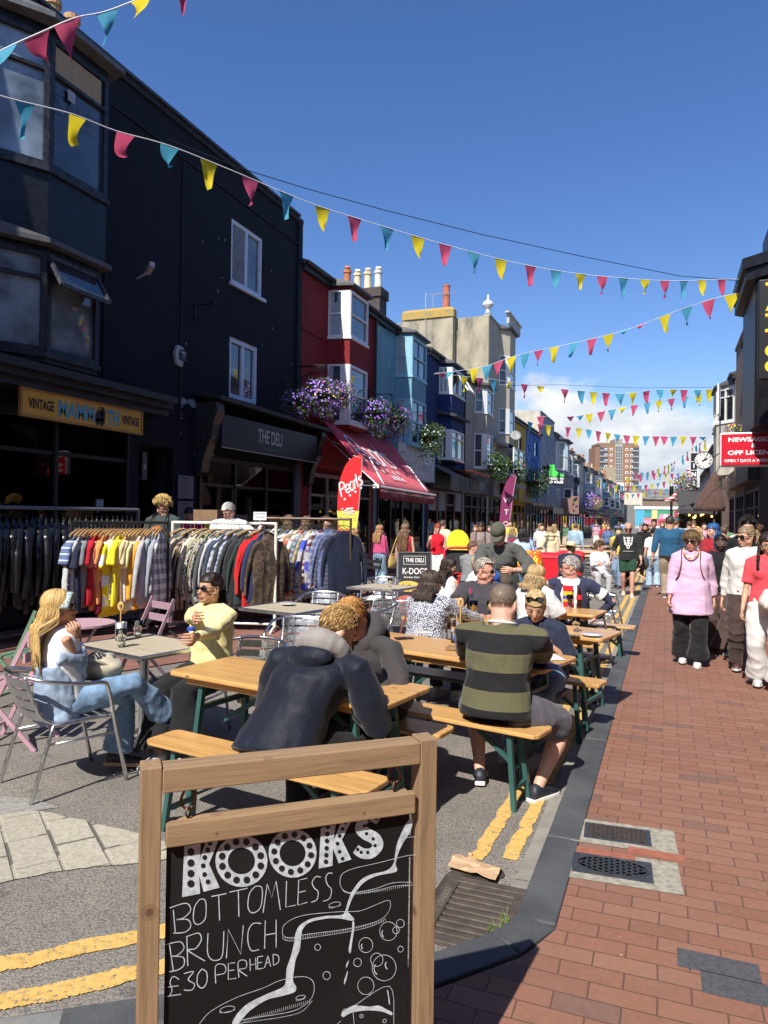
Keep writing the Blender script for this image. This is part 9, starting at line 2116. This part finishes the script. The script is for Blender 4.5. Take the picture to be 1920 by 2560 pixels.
J15=person('young black woman in round glasses long black cardigan and flared brown trousers',loc=(.62,10.0),face=178,H=1.58,sex='f',skin_='dark',z0=PVZ,head=(10,-8,0),stride=.4,hands=('back','swing'),top=T(BLKF,sleeve=1,loose=.018,name='cardigan',hem=-.05),bottom=T(fabric((.075,.048,.042),.15),flare=.13,loose=.03,amp=.018),shoes=(.2,.2,.25),hair=dict(style='buzz',c=(.012,.01,.009)),glasses=dict(clear=True,thin=True,w=.027,h=.024,c=(.4,.4,.42)),detail=2)
person('teenager in a black zip hood pulled up with red lettering',loc=(1.02,11.0),face=182,H=1.80,sex='m',skin_='pale',z0=PVZ,head=(-4,-4,0),stride=.4,hands=('swing','back'),build=1.05,top=T(BLKF,loose=.035,name='hoodie',collar='hoodup',sl=.015),bottom=T(fabric((.02,.02,.022)),loose=.035),shoes=(.5,.5,.5),hair=dict(style='curly',c=(.02,.015,.012),n=200),detail=2)
person('woman in a crumpled white shirt dark sunglasses and brown trousers looking left',loc=(.80,8.72),face=170,H=1.70,sex='f',skin_='tan',z0=PVZ,head=(-38,-4,0),stride=.5,hands=('swing','back'),top=T(fabric((.60,.60,.565),.06),sleeve=.85,loose=.02,name='shirt',amp=.016,sl=.006,hem=-.03,collar='shirt'),bottom=T(fabric((.07,.045,.04),.15),flare=.04,loose=.025,amp=.016),shoes=(.08,.03,.03),hair=dict(style='pony',c=(.24,.17,.11),len=.12),glasses=dict(w=.031,h=.021),detail=2)
person('dark haired girl in a coral red t-shirt and white trousers with a cream crossbody bag',loc=(.93,8.02),face=172,H=1.64,sex='f',skin_='olive',z0=PVZ,head=(6,-16,0),stride=.4,hands=('swing','swing'),top=T(fabric((.66,.07,.09),.08),sleeve=.5,loose=.014,name='tshirt',amp=.008),bottom=T(fabric((.62,.61,.60),.06),flare=.05,loose=.02,amp=.014),shoes=(.42,.42,.42),hair=dict(style='long',c=(.03,.018,.014),len=.30,vol=.98,n=380),detail=2,extras=(tote((.72,.72,.62),1,.0,(.17,.07,.12),None,'crossbody_bag','cream rounded crossbody bag on the hip of the girl in coral red',at=lambda J:J['pel']+J['fwd']*.17+V((0,0,.08)),cat='bag'),))
def bag_flat(nm,lb,p,rz,w_,h_,c,cat='bag',th=.05,handles=True,m=None):
 e=empty(nm,p,R(rz),lb,cat);q=MB();q.rings([(V((0,0,-h_)),V((w_*.5,0,0)),V((0,th,0))),(V((0,0,-h_*.5)),V((w_*.53,0,0)),V((0,th*1.3,0))),(V((0,0,-h_*.12)),V((w_*.45,0,0)),V((0,th*.7,0))),(V((0,0,0)),V((w_*.3,0,0)),V((0,th*.4,0)))],16,power=3)
 for v_ in q.v:v_+=V((MN.noise(v_*16),MN.noise(v_*13+V((5,0,0))),0))*.014
 q.build('bag_body',m or mat(c,.7,var=.1,vs_=20,bump=.2),e,smooth=True)
 if handles:
  for s_ in(-1,1):q=MB();q.tube(spl([(-w_*.2,s_*.01,-.02),(-w_*.1,s_*.01,.07),(w_*.1,s_*.01,.07),(w_*.2,s_*.01,-.02)],4),.006,5);q.build('handle',m or mat(c,.7),e)
 return e
e=bag_flat('plastic_bag','thin pale blue white carrier bag holding a tan box between the two right hand women',D(1862,1508,8.25),10,.30,.33,(.62,.66,.72))
q=MB();q.box((0,0,-.20),(.17,.13,.11),.4);o=q.build('takeaway_box',mat((.62,.43,.26),.7));o.location=e.location+V((.02,-.10,0));tag(o,'tan takeaway box showing in the pale carrier bag','box')
q=MB();q.extrude([(-.12,-.38),(.10,-.36),(.12,.0),(-.08,.0)],(0,0,0),(1,0,0),(0,0,1),(0,1,0),.09);o=q.build('paper_carrier',mat((.50,.34,.19),.8,var=.08));o.location=D(1872,1405,8.35);o.location.z-=.0;tag(o,'flat brown paper carrier behind the coral red t-shirt girl\'s arm','paper bag')
person('bald bearded man in sunglasses black printed t-shirt and dark green shorts',loc=(-.84,17.5),face=184,H=1.80,sex='m',skin_='red',head=(0,-16,0),stride=.45,hands=('swing',(.30,.14,.95)),build=1.1,top=T(fabric((.022,.023,.025),.12),sleeve=.6,loose=.022,name='tshirt',hem=-.1,amp=.012),bottom=T(fabric((.018,.06,.035),.15),kind='shorts',loose=.014,to=.8),shoes=(.5,.45,.4),hair=dict(style='bald',c=(.05,.03,.02),beard=True),glasses=dict(w=.029,h=.018),detail=1,extras=(print_on('wolf',(.62,.62,.6)),))
q=MB();q.ell((0,0,0),(.13,.10,.17));o=q.build('helmet',plain((.08,.08,.085),.4),smooth=True,loc=D(1608,1408,17.0));tag(o,'grey cap and jacket bundle held by the bald man','clothing bundle')
person('broad man seen from behind in a petrol blue t-shirt and khaki trousers',loc=(.05,16.6),face=-4,H=1.86,sex='m',skin_='tan',z0=PVZ,head=(-6,0,0),stride=.3,hands=('back','swing'),build=1.3,top=T(fabric((.02,.085,.17),.12),sleeve=.6,loose=.022,name='tshirt',hem=-.07),bottom=T(fabric((.33,.27,.19),.15),loose=.02),shoes=(.1,.1,.1),hair=dict(style='short',c=(.06,.05,.045)),detail=1)
person('dark haired woman from behind in a white t-shirt and pale flared jeans',loc=(-.32,19.4),face=8,H=1.66,sex='f',skin_='tan',head=(-20,-6,0),stride=.3,hands=('back','back'),top=T(WHF,sleeve=.5,loose=.01,name='tshirt'),bottom=T(DEN_L,flare=.04),shoes=(.6,.6,.6),hair=dict(style='bun',c=(.02,.015,.012)),detail=1)
person('woman with bright blue and black hair just behind the pink blouse woman',loc=(.68,12.6),face=150,H=1.72,sex='f',skin_='pale',z0=PVZ,head=(-20,-12,0),hands=(None,None),stride=.3,top=T(fabric((.30,.02,.03)),sleeve=.3,loose=.01),bottom=T(BLKF),hair=dict(style='long',c=(.02,.09,.25),len=.28,vol=1.2),detail=1)
person('woman with a curly brown bun and glasses in a mustard yellow top',loc=(1.35,13.2),face=100,H=1.72,sex='f',skin_='pale',z0=PVZ,head=(0,-8,0),hands=((-.15,.3,1.35),(.1,.3,1.2)),top=T(fabric((.62,.36,.03)),sleeve=.5,loose=.02),bottom=T(DENIM),hair=dict(style='bun',c=(.10,.05,.03)),detail=1)
person('bearded man in sunglasses and black t-shirt beyond the bald man\'s shoulder',loc=(-.62,23),face=180,H=1.76,sex='m',skin_='tan',hands=('swing','back'),stride=.3,top=T(BLKF,sleeve=.55),bottom=T(BLKF),hair=dict(style='long',c=(.03,.02,.015),len=.1,beard=True),glasses=dict(),detail=1)
person('tall man in a brown and cream checked overshirt walking towards the camera',loc=(-.42,25.5),face=180,H=1.90,sex='m',skin_='tan',hands=('swing','back'),stride=.3,top=T(fabric((.07,.045,.035),.1,'plaid',(.45,.40,.33),9.),loose=.03),bottom=T(BLKF),hair=dict(style='short',c=(.03,.02,.015)),detail=1)
person('woman in black crouching on a deckchair behind the bald man\'s helmet hand',loc=(-.65,20.6),face=110,H=1.65,sex='f',pose='sit',seat=.4,skin_='tan',lean=25,hands=((-.1,.4,.6),(.1,.4,.6)),top=T(BLKF,sleeve=.4),bottom=T(BLKF),hair=dict(style='short',c=(.03,.02,.015)),detail=1)
e=empty('deckchair',(-.72,20.4,0),R(100),'wooden deckchair frame beside the kerb behind the bald man','chair');q=MB()
for s_ in(-1,1):q.beam((s_*.28,-.5,1.0),(s_*.28,.45,.05),.035,.05);q.beam((s_*.25,-.45,.05),(s_*.25,.4,.55),.035,.05)
q.beam((-.28,.45,.06),(.28,.45,.06),.04,.05);q.build('frame',woodm((.6,.42,.24),'y',.5,knots=False),e);q=MB();q.add([(-.25,-.48,.98),(.25,-.48,.98),(.25,.38,.38),(-.25,.38,.38)],[(0,1,2,3)]);q.build('sling',fabric((.08,.08,.09)),e)
person('long haired woman in pale blue leaning on a trestle table with a blue handbag',loc=(-2.62,14.2),face=20,H=1.70,sex='f',skin_='tan',lean=16,head=(-5,-20,0),hands=(D(1342,1372,14.3),None),top=T(fabric((.40,.50,.64),.08),loose=.012,name='jumper',hem=-.02),bottom=T(DENIM,name='jeans'),hair=dict(style='long',c=(.015,.012,.012),len=.22),detail=1,extras=(tote((.05,.10,.42),1,.42,(.15,.06,.14),None,'handbag','cobalt blue handbag on the shoulder of the pale blue top woman'),))
person('pale grey shirted man sitting with his back to us by the blue lidded box',loc=(-3.1,13.6),face=10,H=1.74,sex='m',pose='sit',seat=.48,skin_='tan',lean=10,hands=((-.15,.4,.8),(.15,.4,.8)),top=T(fabric((.42,.40,.39)),loose=.02),bottom=T(BLKF),hair=dict(style='short',c=(.12,.10,.09)),detail=1)
person('person in a pale yellow hooded top standing beyond the blue handbag',loc=(-2.75,18.4),face=10,H=1.66,sex='f',skin_='tan',top=T(fabric((.66,.60,.38)),loose=.03,collar='hood'),bottom=T(BLKF),hair=dict(style='long',c=(.3,.2,.1),len=.15),detail=1)
person('person in a wide straw hat and navy jacket sitting at the trestle tables',loc=(-1.95,15.4),face=-20,H=1.72,sex='m',pose='sit',seat=.48,skin_='tan',lean=16,head=(-30,-10,0),hands=((-.15,.4,.8),(.15,.4,.8)),top=T(NAVY,loose=.025,name='jacket'),bottom=T(NAVY),hair=dict(style='short',c=(.1,.08,.07)),detail=1,extras=(cap_hat((.62,.52,.32),style='straw'),))
person('curly haired person in a white cardigan over a blue top left of the bald man',loc=(-1.45,17.2),face=200,H=1.66,sex='f',pose='sit',seat=.46,skin_='red',head=(70,-5,0),hands=((-.12,.36,.75),(.12,.36,.75)),top=T(fabric((.60,.60,.64)),loose=.02,name='cardigan'),bottom=T(fabric((.4,.4,.42))),hair=dict(style='curly',c=(.14,.08,.05)),glasses=dict(),detail=1)
person('red haired woman in a sleeveless scarlet top and white trousers holding a phone',loc=(-5.15,16.6),face=190,H=1.70,sex='f',skin_='pale',head=(20,-16,0),hands=(None,(.16,.28,1.2)),top=T(fabric((.62,.012,.03)),sleeve=0,loose=.008,name='vest_top'),bottom=T(fabric((.72,.70,.66)),loose=.03),hair=dict(style='bun',c=(.30,.06,.03)),glasses=dict(),detail=1)
person('man with black backpack straps and a taupe t-shirt looking down at his hands',loc=(-4.25,17.3),face=185,H=1.76,sex='m',skin_='tan',head=(0,-28,0),hands=((-.10,.30,1.02),(.10,.30,1.04)),top=T(fabric((.24,.19,.18)),sleeve=.55,loose=.02),bottom=T(DENIM),hair=dict(style='short',c=(.04,.025,.02),beard=True),glasses=dict(),detail=1,extras=(straps((.02,.02,.022)),))
person('man in a grey shirt with sunglasses turned right on the red chair',loc=(-3.45,13.2),face=-20,H=1.76,sex='m',pose='sit',seat=.48,skin_='red',lean=8,head=(-60,0,0),hands=((-.1,.35,.8),(.2,.4,.8)),top=T(fabric((.20,.21,.22)),loose=.02),bottom=T(BLKF),hair=dict(style='short',c=(.16,.08,.05)),glasses=dict(),detail=1)
def atd(px,dep):p=D(px,1300,dep);return(p.x,p.y)
person('curly blond man smiling down behind the colourful rail in a dark green t-shirt',loc=atd(408,11.2),z0=.2,face=190,H=1.90,sex='m',skin_='tan',head=(-20,-24,0),build=1.05,hands=((-.2,.3,1.1),(.2,.3,1.1)),top=T(fabric((.045,.06,.06)),sleeve=.55,loose=.02,name='tshirt'),bottom=T(BLKF),hair=dict(style='curly',c=(.55,.38,.14),n=420,big=1.06),detail=2,extras=(straps((.02,.02,.02)),))
person('copper haired woman from behind between the black rail and the curly blond man',loc=atd(393,10.75),face=20,H=1.66,sex='f',skin_='pale',hands=((-.2,.3,1.1),(.2,.3,1.1)),top=T(fabric((.5,.35,.3)),loose=.015),bottom=T(BLKF),hair=dict(style='long',c=(.42,.15,.04),len=.34,n=420),detail=1)
person('bearded man in a magenta t-shirt carrying a cardboard box in the deli doorway',loc=atd(472,12.9),z0=.2,face=240,H=1.76,sex='m',skin_='tan',head=(0,-25,0),hands=((-.15,.38,1.12),(.15,.38,1.12)),top=T(fabric((.42,.01,.13)),sleeve=.55,loose=.02,name='tshirt'),bottom=T(BLKF),hair=dict(style='short',c=(.03,.02,.015),beard=True),detail=1)
q=MB();q.box((0,0,0),(.42,.3,.24),.3);o=q.build('cardboard_box',mat((.24,.15,.09),.85,var=.15),loc=D(520,1292,12.5),bevel=.004);tag(o,'brown cardboard box carried beside the magenta t-shirt man','box')
person('white haired man in glasses and a pale blue shirt reading behind the white rail',loc=atd(575,11.3),z0=.2,face=195,H=1.84,sex='m',skin_='red',lean=4,head=(-30,-30,0),build=1.12,hands=(D(655,1320,10.9),D(520,1345,10.9)),top=T(fabric((.62,.68,.78),.05),loose=.025,name='shirt',collar='shirt'),bottom=T(NAVY),hair=dict(style='short',c=(.66,.64,.60),n=420,comb=-.3),glasses=dict(clear=True),detail=2)
person('left one of two brown haired women standing beyond the knitwear rail',loc=atd(722,12.9),z0=.2,face=10,H=1.66,sex='f',skin_='tan',top=T(BLKF,loose=.01),bottom=T(BLKF),hair=dict(style='long',c=(.14,.09,.055),len=.34,n=300),detail=1)
person('right one of two brown haired women standing beyond the knitwear rail',loc=atd(767,12.7),z0=.2,face=-6,H=1.64,sex='f',skin_='tan',top=T(fabric((.2,.2,.22)),loose=.01),bottom=T(BLKF),hair=dict(style='long',c=(.20,.13,.08),len=.34,n=300),detail=1)
person('person in a brown flat cap beyond the knitwear rail looking right',loc=atd(815,13.1),z0=.2,face=-60,H=1.64,sex='m',skin_='pale',head=(-10,-4,0),top=T(fabric((.05,.08,.08)),loose=.02),bottom=T(BLKF),hair=dict(style='short',c=(.1,.05,.03)),detail=1,extras=(cap_hat((.16,.08,.05),style='flat'),))
person('fair haired woman with bare arms just past the right end of the knitwear rail',loc=atd(886,13.8),face=5,H=1.62,sex='f',skin_='pale',top=T(fabric((.6,.4,.35)),sleeve=0,loose=.005),bottom=T(DENIM),hair=dict(style='long',c=(.36,.22,.10),len=.25,n=260),detail=1)
person('fair haired woman in pink cropped top and jeans with a dark sling bag',loc=(-6.25,15.6),face=-12,H=1.66,sex='f',skin_='tan',stride=.3,top=T(fabric((.55,.08,.20)),loose=.008,name='top',hem=.04),bottom=T(fabric((.18,.28,.38),.25),loose=.022,name='jeans'),hair=dict(style='long',c=(.35,.19,.09),len=.30,n=280),detail=1,extras=(tote((.03,.03,.055),1,.48,(.12,.05,.14),None,'sling_bag','dark navy sling bag on the pink top woman\'s hip'),))
person('woman with very long wavy brown hair in denim dungarees walking away',loc=(-5.25,14.6),face=-10,H=1.72,sex='f',skin_='pale',stride=.3,top=T(fabric((.45,.03,.04)),sleeve=0,loose=.01,name='vest_top'),bottom=T(fabric((.07,.13,.26),.25),loose=.035,name='dungarees',amp=.014),hair=dict(style='long',c=(.17,.10,.06),len=.48,wave=.03,n=380,vol=1.15),detail=1,extras=(tote((.60,.42,.14),-1,.46,(.20,.05,.22),None,'tote_bag','mustard canvas tote bag over the dungarees woman\'s shoulder'),))
protos=[]
for i,(sx,fc,hs,tp)in enumerate((('m',180,'short',dict(sleeve=.55,loose=.02)),('f',180,'long',dict(sleeve=.5,loose=.015)),('m',0,'short',dict(sleeve=1,loose=.02)),('f',0,'long',dict(sleeve=1,loose=.02)))):
 h=dict(style=hs,c=((.05,.03,.02),(.2,.12,.06),(.1,.07,.05),(.4,.28,.14))[i]);
 if hs=='long':h['len']=.2
 J=person('x',loc=(0,0),face=fc,H=1.74 if sx=='m' else 1.66,sex=sx,stride=.4,hands=('swing','back'),top=T(fabric((.4,.4,.42)),name='shirt',**tp),bottom=T(fabric((.05,.06,.09)),name='trousers'),hair=h,detail=0)
 protos.append(J['root'])
random.seed(31)
CC=[((.70,.70,.70),'white'),((.02,.02,.022),'black'),((.45,.04,.05),'red'),((.10,.16,.32),'blue'),((.55,.50,.38),'sand'),((.30,.31,.32),'grey'),((.62,.45,.10),'mustard'),((.10,.20,.12),'green'),((.55,.30,.38),'pink'),((.30,.42,.55),'pale blue')]
BC=[((.03,.035,.06),'dark trousers'),((.20,.28,.40),'jeans'),((.45,.38,.28),'beige trousers'),((.6,.58,.55),'pale trousers')]
WHERE=['beside the far awnings','in the middle of the road','near the kerb','by the mural shop end','outside the dark canopied bar','under the far flower baskets','close to the black column','among the distant tables']
used=set();nc=0;free=list(protos);seen=[]
def crowd(x,y,face_to=None):
 global nc
 for _ in range(60):
  t=random.choice(CC);b=random.choice(BC);i=random.randrange(4);dist=int(round(y));side='left side' if x<-4 else('middle' if x<-.6 else 'pavement');key=(t[1],b[1],side,dist//20,i%2)
  if key not in used:break
 used.add(key)
 if free:src=free.pop(0);e=src;i=protos.index(src)
 else:src=protos[i];e=copy_tree(src)
 e.location=(x,y,PV if x>-.4 else 0);e.rotation_euler=(0,0,random.uniform(-.5,.5));k=random.uniform(.94,1.04);e.scale=(k,k,k)
 for ch in e.children:
  n=ch.name.split('.')[0]
  if n in('shirt','trousers')and len(ch.material_slots):
   ch.material_slots[0].link='OBJECT';ch.material_slots[0].material=fabric(t[0]if n=='shirt' else b[0])
 band={0:'nearest part',1:'near middle part',2:'middle part',3:'farther part',4:'far part',5:'very far part',6:'farthest part'}[min(6,dist//20)]
 e['label']=f'{"man" if i%2==0 else "woman"} in {t[1]} top and {b[1]}, {band} of crowd, {side}'
 e['category']='person';e['group']='distant crowd along the street';nc+=1
for y in(20.5,23,26,29,31,34,37,40,44,48,52,57,62,68,75,83,92,100,110):
 for _ in range(2 if y<40 else 3):crowd(random.uniform(-1.2,2.0)if _%2==0 else random.uniform(-6.5,-1.5),y+random.uniform(-1.2,1.2))
for x,y in((.55,15.2),(1.1,16.8),(1.6,18.6),(-4.6,21),(-5.6,24),(-3.6,22.5),(-5.8,19.2),(-3.0,26),(-6.2,28),(-2.2,30),(1.5,22),(.7,27)):crowd(x,y)
for i,(x,y)in enumerate(((-3.2,18.2),(-3.0,20.5),(-2.8,23),(-4.2,25),(-3.0,28))):
 o=beer_table(['pale trestle in the distant seating, row just past the handbag woman','pale trestle in the second distant seating row','pale trestle in the third distant seating row','pale trestle set left in the fourth distant row','pale trestle in the last distant seating row'][i],(x,y),R(random.uniform(-6,6)),2.2,.6,m=woodm((.62,.42,.24),'x',.5,knots=False),group='distant trestle tables')
GL=glassm((.96,.98,.97))
def tumbler(label,p,h=.14,r=.038,liq=None,straw=None,lv=.6,cat='glass'):
 e=empty('glass',p,0,label,cat);q=MB();q.lathe([(r*.62,0),(r*.7,h*.35),(r*.95,h*.55),(r,h),(r*.93,h),(r*.88,h*.56),(r*.62,h*.36),(r*.55,.012),(.001,.012)],(0,0,0),16,cap=False);q.f.append([j for j in range(15,-1,-1)]);q.mi.append(0);q.build('glass_wall',GL,e,smooth=True)
 if liq:q=MB();q.lathe([(.001,.014),(r*.53,.014),(r*.6,h*.35),(r*.85,h*lv),(.001,h*lv)],(0,0,0),14,cap=False);q.build('drink',plain(liq,.15),e,smooth=True)
 if straw:q=MB();q.tube([(0,0,.015),(r*.8,0,h*1.5)],.0035,6);q.build('straw',plain(straw,.4),e)
 return e
def spoon(label,p,num,rz=20):
 e=empty('wooden_spoon',p,R(rz),label,'table marker');m=woodm((.60,.38,.15),'z',.5,knots=False)
 q=MB();q.tube([(0,0,0),(0,0,.17)],.005,6);q.build('handle',m,e);q=MB();q.ell((0,0,.205),(.026,.006,.038),n=14,m_=8);b_=q.build('bowl',m,e,smooth=True)
 q=MB();text_on(q,num,(0,-.0075,.205),(1,0,0),(0,0,1),ht=.032,bold=.0,center=True);q.build('number',BLK,b_);return e
p=G(262,1612,.742);tumbler('clear glass with a black straw, nearer the camera on the slatted table',G(303,1616,.742),.13,.040,(.35,.35,.28),(.02,.02,.02),.12)
tumbler('clear glass with a black straw standing by the table\'s far edge',G(344,1592,.742),.13,.040,(.4,.4,.33),(.02,.02,.02),.1)
p=G(302,1600,.742);q=MB();q.lathe([(.001,.002),(.042,.002),(.045,.14),(.0435,.14),(.041,.008),(.001,.008)],(0,0,0),20,cap=False);o=q.build('metal_pot',mat((.42,.45,.46),.45,.7,var=.3,vs_=30,bump=.1),smooth=True,loc=p);tag(o,'small galvanised pot holding the number nine spoon','pot')
spoon('wooden spoon marked 9 standing in the galvanised pot',p+V((-.005,0,.06)),'9',30)
p=G(1138,1606,.772)
def bottle(label,p,c=None,h=.26,liq=None,r=.036):
 e=empty('bottle',p,0,label,'bottle');q=MB();q.lathe([(r,0),(r,h*.55),(r*.75,h*.68),(r*.36,h*.78),(r*.36,h*.96),(r*.42,h*.97),(r*.42,h),(r*.3,h)],(0,0,0),16);q.build('glass_wall',c or GL,e,smooth=True)
 if liq:q=MB();q.lathe([(.001,.006),(r*.9,.006),(r*.9,h*.55),(.001,h*.55)],(0,0,0),14,cap=False);q.build('drink',plain(liq,.1),e)
 return e
bottle('clear water bottle beside the spoon marked 7',p);p2=G(1150,1618,.772);bottle('second glass bottle with a folded white napkin and number seven spoon',p2,h=.2)
spoon('wooden spoon marked 7 standing upright in a bottle',p2+V((.0,0,.13)),'7',15)
q=MB();q.box((0,0,.012),(.17,.11,.02));o=q.build('wooden_tray',woodm((.3,.17,.09),'x',.5,knots=False),loc=G(1146,1624,.773));tag(o,'small dark wooden caddy under the number seven bottles','tray')
tumbler('pint glass of amber drink with mint and fruit beside the rugby shirt man',G(1184,1543,.772),.16,.042,(.45,.20,.02),None,.75)
tumbler('glass of iced cola with a black straw',G(1425,1516,.772),.13,.038,(.10,.03,.01),(.02,.02,.02),.8)
e=empty('cola_bottle',G(1448,1520,.772),0,'small curved cola bottle with a red label on the corner table','bottle');q=MB();q.lathe([(.028,0),(.03,.03),(.025,.07),(.031,.12),(.028,.15),(.014,.19),(.012,.22),(.014,.225)],(0,0,0),16);q.build('glass_wall',plain((.035,.01,.006),.08),e,smooth=True);q=MB();q.lathe([(.0322,.095),(.0325,.12),(.031,.145)],(0,0,0),16,cap=False);q.build('label_band',plain((.6,.02,.04),.4),e,smooth=True)
for i,(px,py,w_)in enumerate(((1378,1643,.14),(1360,1664,.16))):
 q=MB();q.box((0,0,.0),(w_,.2,.003),.5+i);o=q.build('paper_menu',plain((.6,.62,.66)if i==0 else(.05,.08,.22)),loc=G(px,py,.776));tag(o,['white paper menu at the table corner by the rugby shirt man','dark blue folded menu nearest the rugby shirt man\'s elbow'][i],'menu')
bottle('empty glass bottle being collected by the waiter',D(1232,1440,8.5),h=.28)
q=MB();
for k in range(5):q.tube([(.09*math.cos(t),.07*math.sin(t),.02+k*.02)for t in[j*math.pi/8 for j in range(17)]],.003,4)
o=q.build('wire_basket',plain((.2,.15,.1),.5,.5),loc=D(1258,1458,8.45));tag(o,'small wire condiment basket in the waiter\'s hand','basket')
p=D(250,1668,4.82);e=empty('handbag',p,R(20),'crumpled cream fabric handbag in the blonde woman\'s lap','bag');q=MB();q.ell((0,0,0),(.15,.10,.09),n=18,m_=12)
for v_ in q.v:v_+=V((MN.noise(v_*22),MN.noise(v_*19+V((3,0,0))),MN.noise(v_*25+V((0,4,0)))))*.03
q.build('bag_body',fabric((.45,.41,.32),.2),e,smooth=True);q=MB();q.tube(spl([(-.1,-.05,.03),(-.06,-.11,.08),(.03,-.10,.06),(.08,-.06,.02)],4),.011,6);q.build('strap',fabric((.4,.36,.28)),e,smooth=True)
q=MB();q.lathe([(.001,-.012),(.026,-.012),(.028,0),(.026,.012),(.001,.012)],(0,0,0),16);o=q.build('tin',plain((.03,.08,.45),.3),loc=D(478,1572,4.80));tag(o,'small round blue tin in the yellow jumper woman\'s hand','tin')
for i,(px,py,z,lb)in enumerate(((915,1738,.775,'black phone lying face up by the navy jacket man\'s elbow'),(1425,1590,.775,'dark phone on the empty ended pine table'),(1010,1596,.775,'black phone left of the number seven bottles'))):
 q=MB();q.box((0,0,.004),(.072,.15,.008),.4+i);o=q.build('phone',plain((.012,.012,.015),.12),loc=G(px,py,z),bevel=.003);tag(o,lb,'phone')
for px,py,lb,lq in((1225,1532,'half drunk pale drink glass beyond the pint glass',(.55,.4,.12)),(1440,1578,'tall water glass alone on the empty ended pine table',None),(880,1660,'small cola glass between the two bowed young men',(.08,.03,.012)),(975,1468,'clear glass at the edge of the empty cafe table by the patterned blouse',None)):
 tumbler(lb,G(px,py,.775),.12,.035,lq,None,.7)
for px,py,z,lb in((720,1512,.745,'white saucer on the empty slatted table behind the yellow jumper woman'),(1060,1584,.775,'white side plate left of the patterned blouse woman\'s bench end'),(1480,1590,.775,'white plate at the right of the empty ended pine table')):
 q=MB();q.lathe([(.001,.004),(.05,.004),(.085,.014),(.085,.018),(.05,.009),(.001,.009)],(0,0,0),22);o=q.build('plate',plain((.62,.62,.6),.3),smooth=True,loc=G(px,py,z));tag(o,lb,'plate')
e,lf=house('corner_shop_sky_blocker','three storey brick corner shop standing just behind and right of the viewpoint',FRt,-9.5,8.9,9.0,(.06,.05,.05),depth=8,holes=[(-9,8,.1,2.9)],roof='flat',walls=BRK_DARK);shopfront(e,lf,-9,8,.1,2.9,-.02,6,BLK,stall=.5)  # out-of-view block added to cut sky fill in the shaded areas
e=empty('rear_sky_blocker',(-3,-22,0),label='dark brick terrace closing the junction behind the viewpoint',cat='building');flatbox(e,'wall',(-24,-6,0),(24,4,10),BRK_DARK);flatbox(e,'roof',(-24.3,-6.3,10.003),(24.3,4.3,10.3),SLATE)  # unseen mass added behind the camera to lower the ambient light
